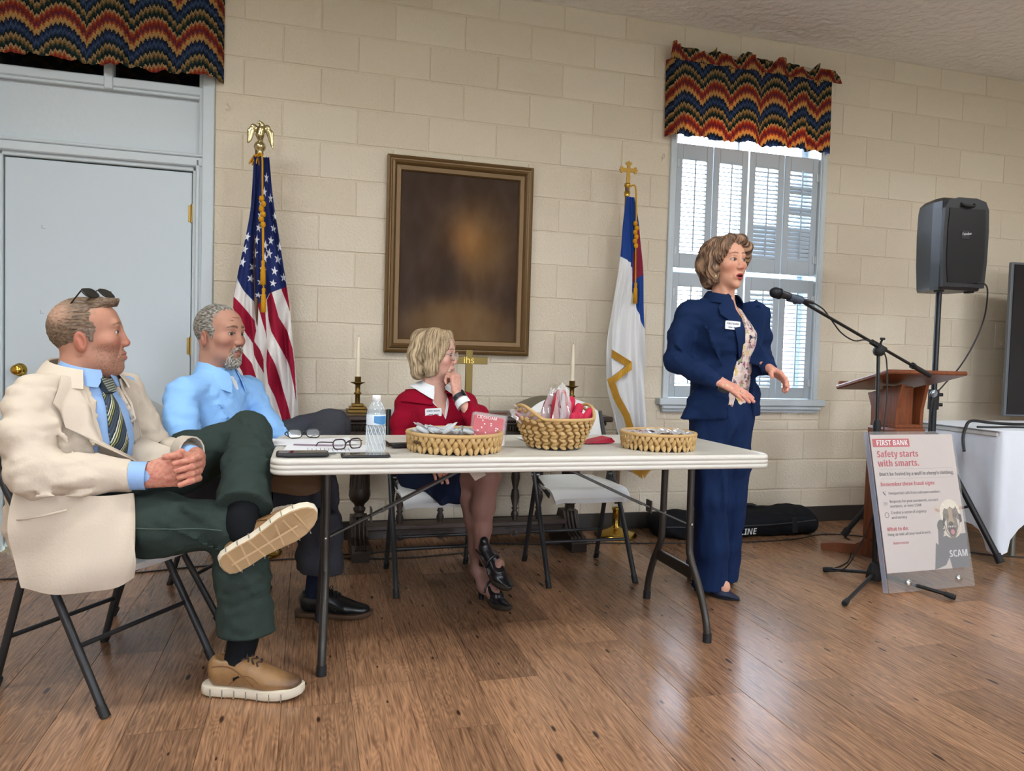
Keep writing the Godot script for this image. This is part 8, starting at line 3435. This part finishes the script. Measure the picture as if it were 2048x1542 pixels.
	for s: float in [-1.0, 1.0]:
		bl.ell(che + f * 0.048 + lat * s * 0.06 + V(0, 0.0, 0), V(0.06, 0.06, 0.06), 0.05)
	bl.cone(che, nek + V(0, -0.05, 0), 0.128, 0.07, 0.05)
	bl.wedge([[nek + V(0, -0.155, 0) + lat * 0.008, (lat + V(0, -0.42, 0)).normalized()], [nek + V(0, -0.155, 0) - lat * 0.008, (-lat + V(0, -0.42, 0)).normalized()], [nek, -f]])
	bl.cut(V(0, 0.815, 0), V(0, -1, 0), V(1.6, 0.7, 1.0), V(2.1, 0.9, 1.6))
	bl.ruffle(noise(91, 1.0, 2), 0.009, Basis().scaled(V(18, 7, 18)))
	var im := Image.create_empty(256, 256, true, Image.FORMAT_RGB8)
	im.fill(Color("d9c9bf"))
	var rg := RandomNumberGenerator.new()
	rg.seed = 99
	var inks := [Color("2a2a4a"), Color("6e2438"), Color("c6a83e"), Color("8a8a5e"), Color("20243c"), Color("b06a7c"), Color("7a4a5e"), Color("efe6dc")]
	for k in 72:
		var c := V2(rg.randf() * 256, rg.randf() * 256)
		var ink: Color = inks[rg.randi_range(0, 7)]
		for q in 5:
			var a := TAU * q / 5.0 + rg.randf()
			img_ell(im, c + V2(cos(a), sin(a)) * 8.0, V2(rg.randf_range(6, 11), rg.randf_range(3, 5.5)), ink.lightened(rg.randf() * 0.12), a)
	var fm := tex_mat(im, 0.75, 0.3)
	fm.uv1_triplanar = true
	fm.uv1_scale = Vector3.ONE * 4.2
	add("blouse", join([bl.net()]), fm, t)
	# necklace of gold beads
	for i in 23:
		st = S()
		var a := lerpf(-1.25, 1.25, i / 22.0)
		var p := nek + V(0, -0.028 - 0.062 * pow(cos(a), 2.0), 0) + (f * cos(a) + lat * sin(a)) * 0.115
		p = ch.hit(p, -(f * cos(a) + lat * sin(a)), 0.004, 0.02, 0.1)
		lathe(st, [V2(0, -0.005), V2(0.0042, -0.003), V2(0.0052, 0), V2(0.0042, 0.003), V2(0, 0.005)], p, 8)
		obj("bead", st, mat("c89a4c", 0.25, 0.8), t)
	# jacket
	var jk := Field.new(V(1.5, 0.76, 1.05), V(2.2, 1.42, 1.56), 0.0085)
	jk.cone(pel + V(0, -0.04, 0), wai, 0.168, 0.142, 0.05, f, 1.12)
	jk.cone(wai, che, 0.142, 0.146, 0.05, f, 1.06)
	for s: float in [-1.0, 1.0]:
		jk.ell(che + f * 0.055 + lat * s * 0.075, V(0.075, 0.072, 0.075), 0.05)
	jk.cone(che, nek + V(0, -0.03, 0), 0.142, 0.072, 0.05)
	jk.cone(er + V(0.05, 0.02, -0.02), wai + lat * 0.1, 0.03, 0.05, 0.05)
	jk.cone(sr + V(0, -0.03, 0), sl + V(0, -0.03, 0), 0.054, 0.054, 0.05)
	jk.cone(nek + V(0, -0.04, 0), sr, 0.05, 0.046, 0.05)
	jk.cone(nek + V(0, -0.04, 0), sl, 0.05, 0.046, 0.05)
	jk.limb([sr + V(0, -0.02, 0), sr.lerp(er, 0.5) + V(-0.012, 0, -0.005), er, er.lerp(wr, 0.5), wr], [0.052, 0.055, 0.052, 0.047, 0.041], 0.035)
	jk.limb([sl + V(0, -0.02, 0), sl.lerp(el, 0.5) + V(0.01, 0, -0.005), el, el.lerp(wl, 0.5), wl], [0.051, 0.054, 0.051, 0.046, 0.041], 0.035)
	jk.cone(pel + lat * 0.16 + V(0, -0.02, 0), pel + lat * 0.215 + V(0, -0.1, 0) - f * 0.03, 0.05, 0.02, 0.06)
	jk.cone(pel - lat * 0.12 + f * 0.06 + V(0, 0.05, 0), pel - lat * 0.14 + f * 0.09 + V(0, -0.12, 0), 0.05, 0.024, 0.04)
	for q: Array in [[V(1.60, 1.16, 1.33), V(1.70, 1.05, 1.38), 0.008], [V(1.59, 1.10, 1.34), V(1.68, 1.0, 1.42), 0.008], [V(1.70, 1.24, 1.40), V(1.78, 1.06, 1.43), 0.01], [V(1.72, 1.0, 1.4), V(1.80, 0.92, 1.44), 0.008]]:
		jk.cone(q[0], q[1], q[2], q[2] * 0.6, 0.018)
	jk.ruffle(creases(93), 0.008, Basis(Vector3.BACK, 0.5) * Basis().scaled(V(5.5, 9, 5.5)))
	# open front
	var c0 := che + f * 0.02 - lat * 0.03
	jk.wedge([[c0 + lat * 0.066, (lat + V(0, 0.1, 0)).normalized()], [c0 - lat * 0.06, -lat], [c0, -f], [c0 + f * 0.15, f]])
	jk.cut(V(1.86, 0.835, 1.3), (V(0, -1, 0) + lat * -0.06).normalized(), V(1.4, 0.7, 1.0), V(2.3, 0.95, 1.6))
	var navy := cloth("142649", 90.0, 0.3, 0.8)
	add("jacket", join([jk.net()]), navy, t)
	for s: float in [1.0, -1.0]:
		st = S()
		var ia := []
		var oa := []
		for q: Array in [[-0.005, 0.052, 0.03], [-0.05, 0.058, 0.06], [-0.085, 0.056, 0.072], [-0.09, 0.055, 0.062], [-0.14, 0.05, 0.058], [-0.2, 0.046, 0.045], [-0.26, 0.042, 0.026], [-0.31, 0.04, 0.006]]:
			var p: Vector3 = nek + V(0, q[0], 0) + f * 0.14 + lat * (s * q[1] - 0.028)
			ia.append(p)
			oa.append(p + lat * s * q[2] + V(0, 0.012 if q[0] > -0.088 else -0.006, 0))
		strip(st, jk, ia, oa, 5, (-f + V(0, -0.1, 0)).normalized(), 0.008, 0.007)
		obj("lapel", st, navy, t)
		st = S()
		var rows := []
		for j in 4:
			var row := []
			for i in 10:
				var a := lerpf(0.6, PI, i / 9.0) * s
				row.append(nek + V(0, lerpf(0.012, -0.03, j / 3.0) + 0.014 * (1.0 - cos(a)) + 0.006 * sin(PI * j / 3.0), 0) + (f * cos(a) + lat * sin(a)) * lerpf(0.066, 0.092, j / 3.0))
			rows.append(row)
		sheet(st, rows, 0.005 * s)
		obj("jacket_collar", st, navy, t)
	var bp := jk.hit(che + V(0, 0.045, 0) + lat * 0.1 + f * 0.2, -f, 0.018, 0.1)
	badge(t, axes(Vector3.UP, (jk.slope(bp) + f).normalized(), bp) * Transform3D(Basis(Vector3.BACK, -0.04), Vector3.ZERO))
	st = S()
	lathe(st, [V2(0, 0), V2(0.009, 0), V2(0.008, 0.004), V2(0, 0.005)], jk.hit(wai + V(0, 0.02, 0) + lat * 0.05 + f * 0.2, -f, 0.001, 0.1), 12, Basis(Quaternion(Vector3.UP, f)))
	obj("button", st, mat("141a28", 0.2), t)
	st = S()
	var rp := PackedVector3Array()
	lathe(st, [V2(0.031, -0.002), V2(0.033, 0.0), V2(0.031, 0.002)], wr + V(0.034, -0.036, 0.036), 24, Basis(V(0.1, 0.9, 0.3).normalized(), 1.0) * Basis(Vector3.BACK, -0.9))
	obj("bangle", st, mat("cdbb92", 0.15, 0.9), t)
	st = S()
	lathe(st, [V2(0.0088, -0.002), V2(0.0105, 0.0), V2(0.0088, 0.002)], wr + V(0.082, -0.048, 0.082), 12, Basis(Vector3.BACK, -0.8))
	obj("ring", st, mat("e2d8bc", 0.15, 0.9), t)
	# trousers, flaring to the floor
	var tr := Field.new(V(1.66, 0.0, 1.0), V(2.1, 0.98, 1.5), 0.0085)
	tr.cone(pel + V(0, 0.02, 0), pel + V(0, -0.06, 0), 0.13, 0.14, 0.04, f, 1.2)
	tr.limb([V(1.81, 0.84, 1.28), V(1.808, 0.62, 1.31), V(1.805, 0.45, 1.325), V(1.826, 0.22, 1.31), V(1.838, 0.035, 1.29)], [0.1, 0.083, 0.072, 0.074, 0.082], 0.025)
	tr.limb([V(1.92, 0.84, 1.29), V(1.935, 0.62, 1.285), V(1.945, 0.45, 1.265), V(1.955, 0.22, 1.21), V(1.962, 0.035, 1.165)], [0.1, 0.083, 0.072, 0.076, 0.088], 0.025)
	# pressed creases
	tr.cone(V(1.835, 0.75, 1.385), V(1.83, 0.45, 1.395), 0.008, 0.006, 0.025)
	tr.cone(V(1.83, 0.45, 1.395), V(1.86, 0.06, 1.365), 0.006, 0.008, 0.025)
	tr.ruffle(noise(95, 1.0, 2), 0.012, Basis().scaled(V(13, 4, 13)))
	tr.cut(V(0, 0.028, 0), V(0.0, -1, 0.0), V(1.6, -0.1, 1.0), V(2.2, 0.2, 1.6))
	add("trousers", join([tr.net()]), navy, t)
	var kind := {"len": 0.245, "w": 0.042, "sole": 0.006, "heel": 0.03, "spring": 0.002, "low": 1, "pointed": 1, "sole_mat": mat("15161c", 0.6), "upper_mat": mat("141d33", 0.75), "color": "17223c"}
	var d1 := V(0.1, 0, 0.155).normalized()
	shoe(t, Transform3D(Basis(Vector3.UP.cross(d1), Vector3.UP, d1), V(1.852, 0.001, 1.312)), kind)
	var d2 := V(0.13, 0, 0.1).normalized()
	shoe(t, Transform3D(Basis(Vector3.UP.cross(d2), Vector3.UP, d2), V(1.94, 0.001, 1.105)), kind)


func people() -> void:
	man_tan()
	man_blue()
	woman_red()
	woman_navy()
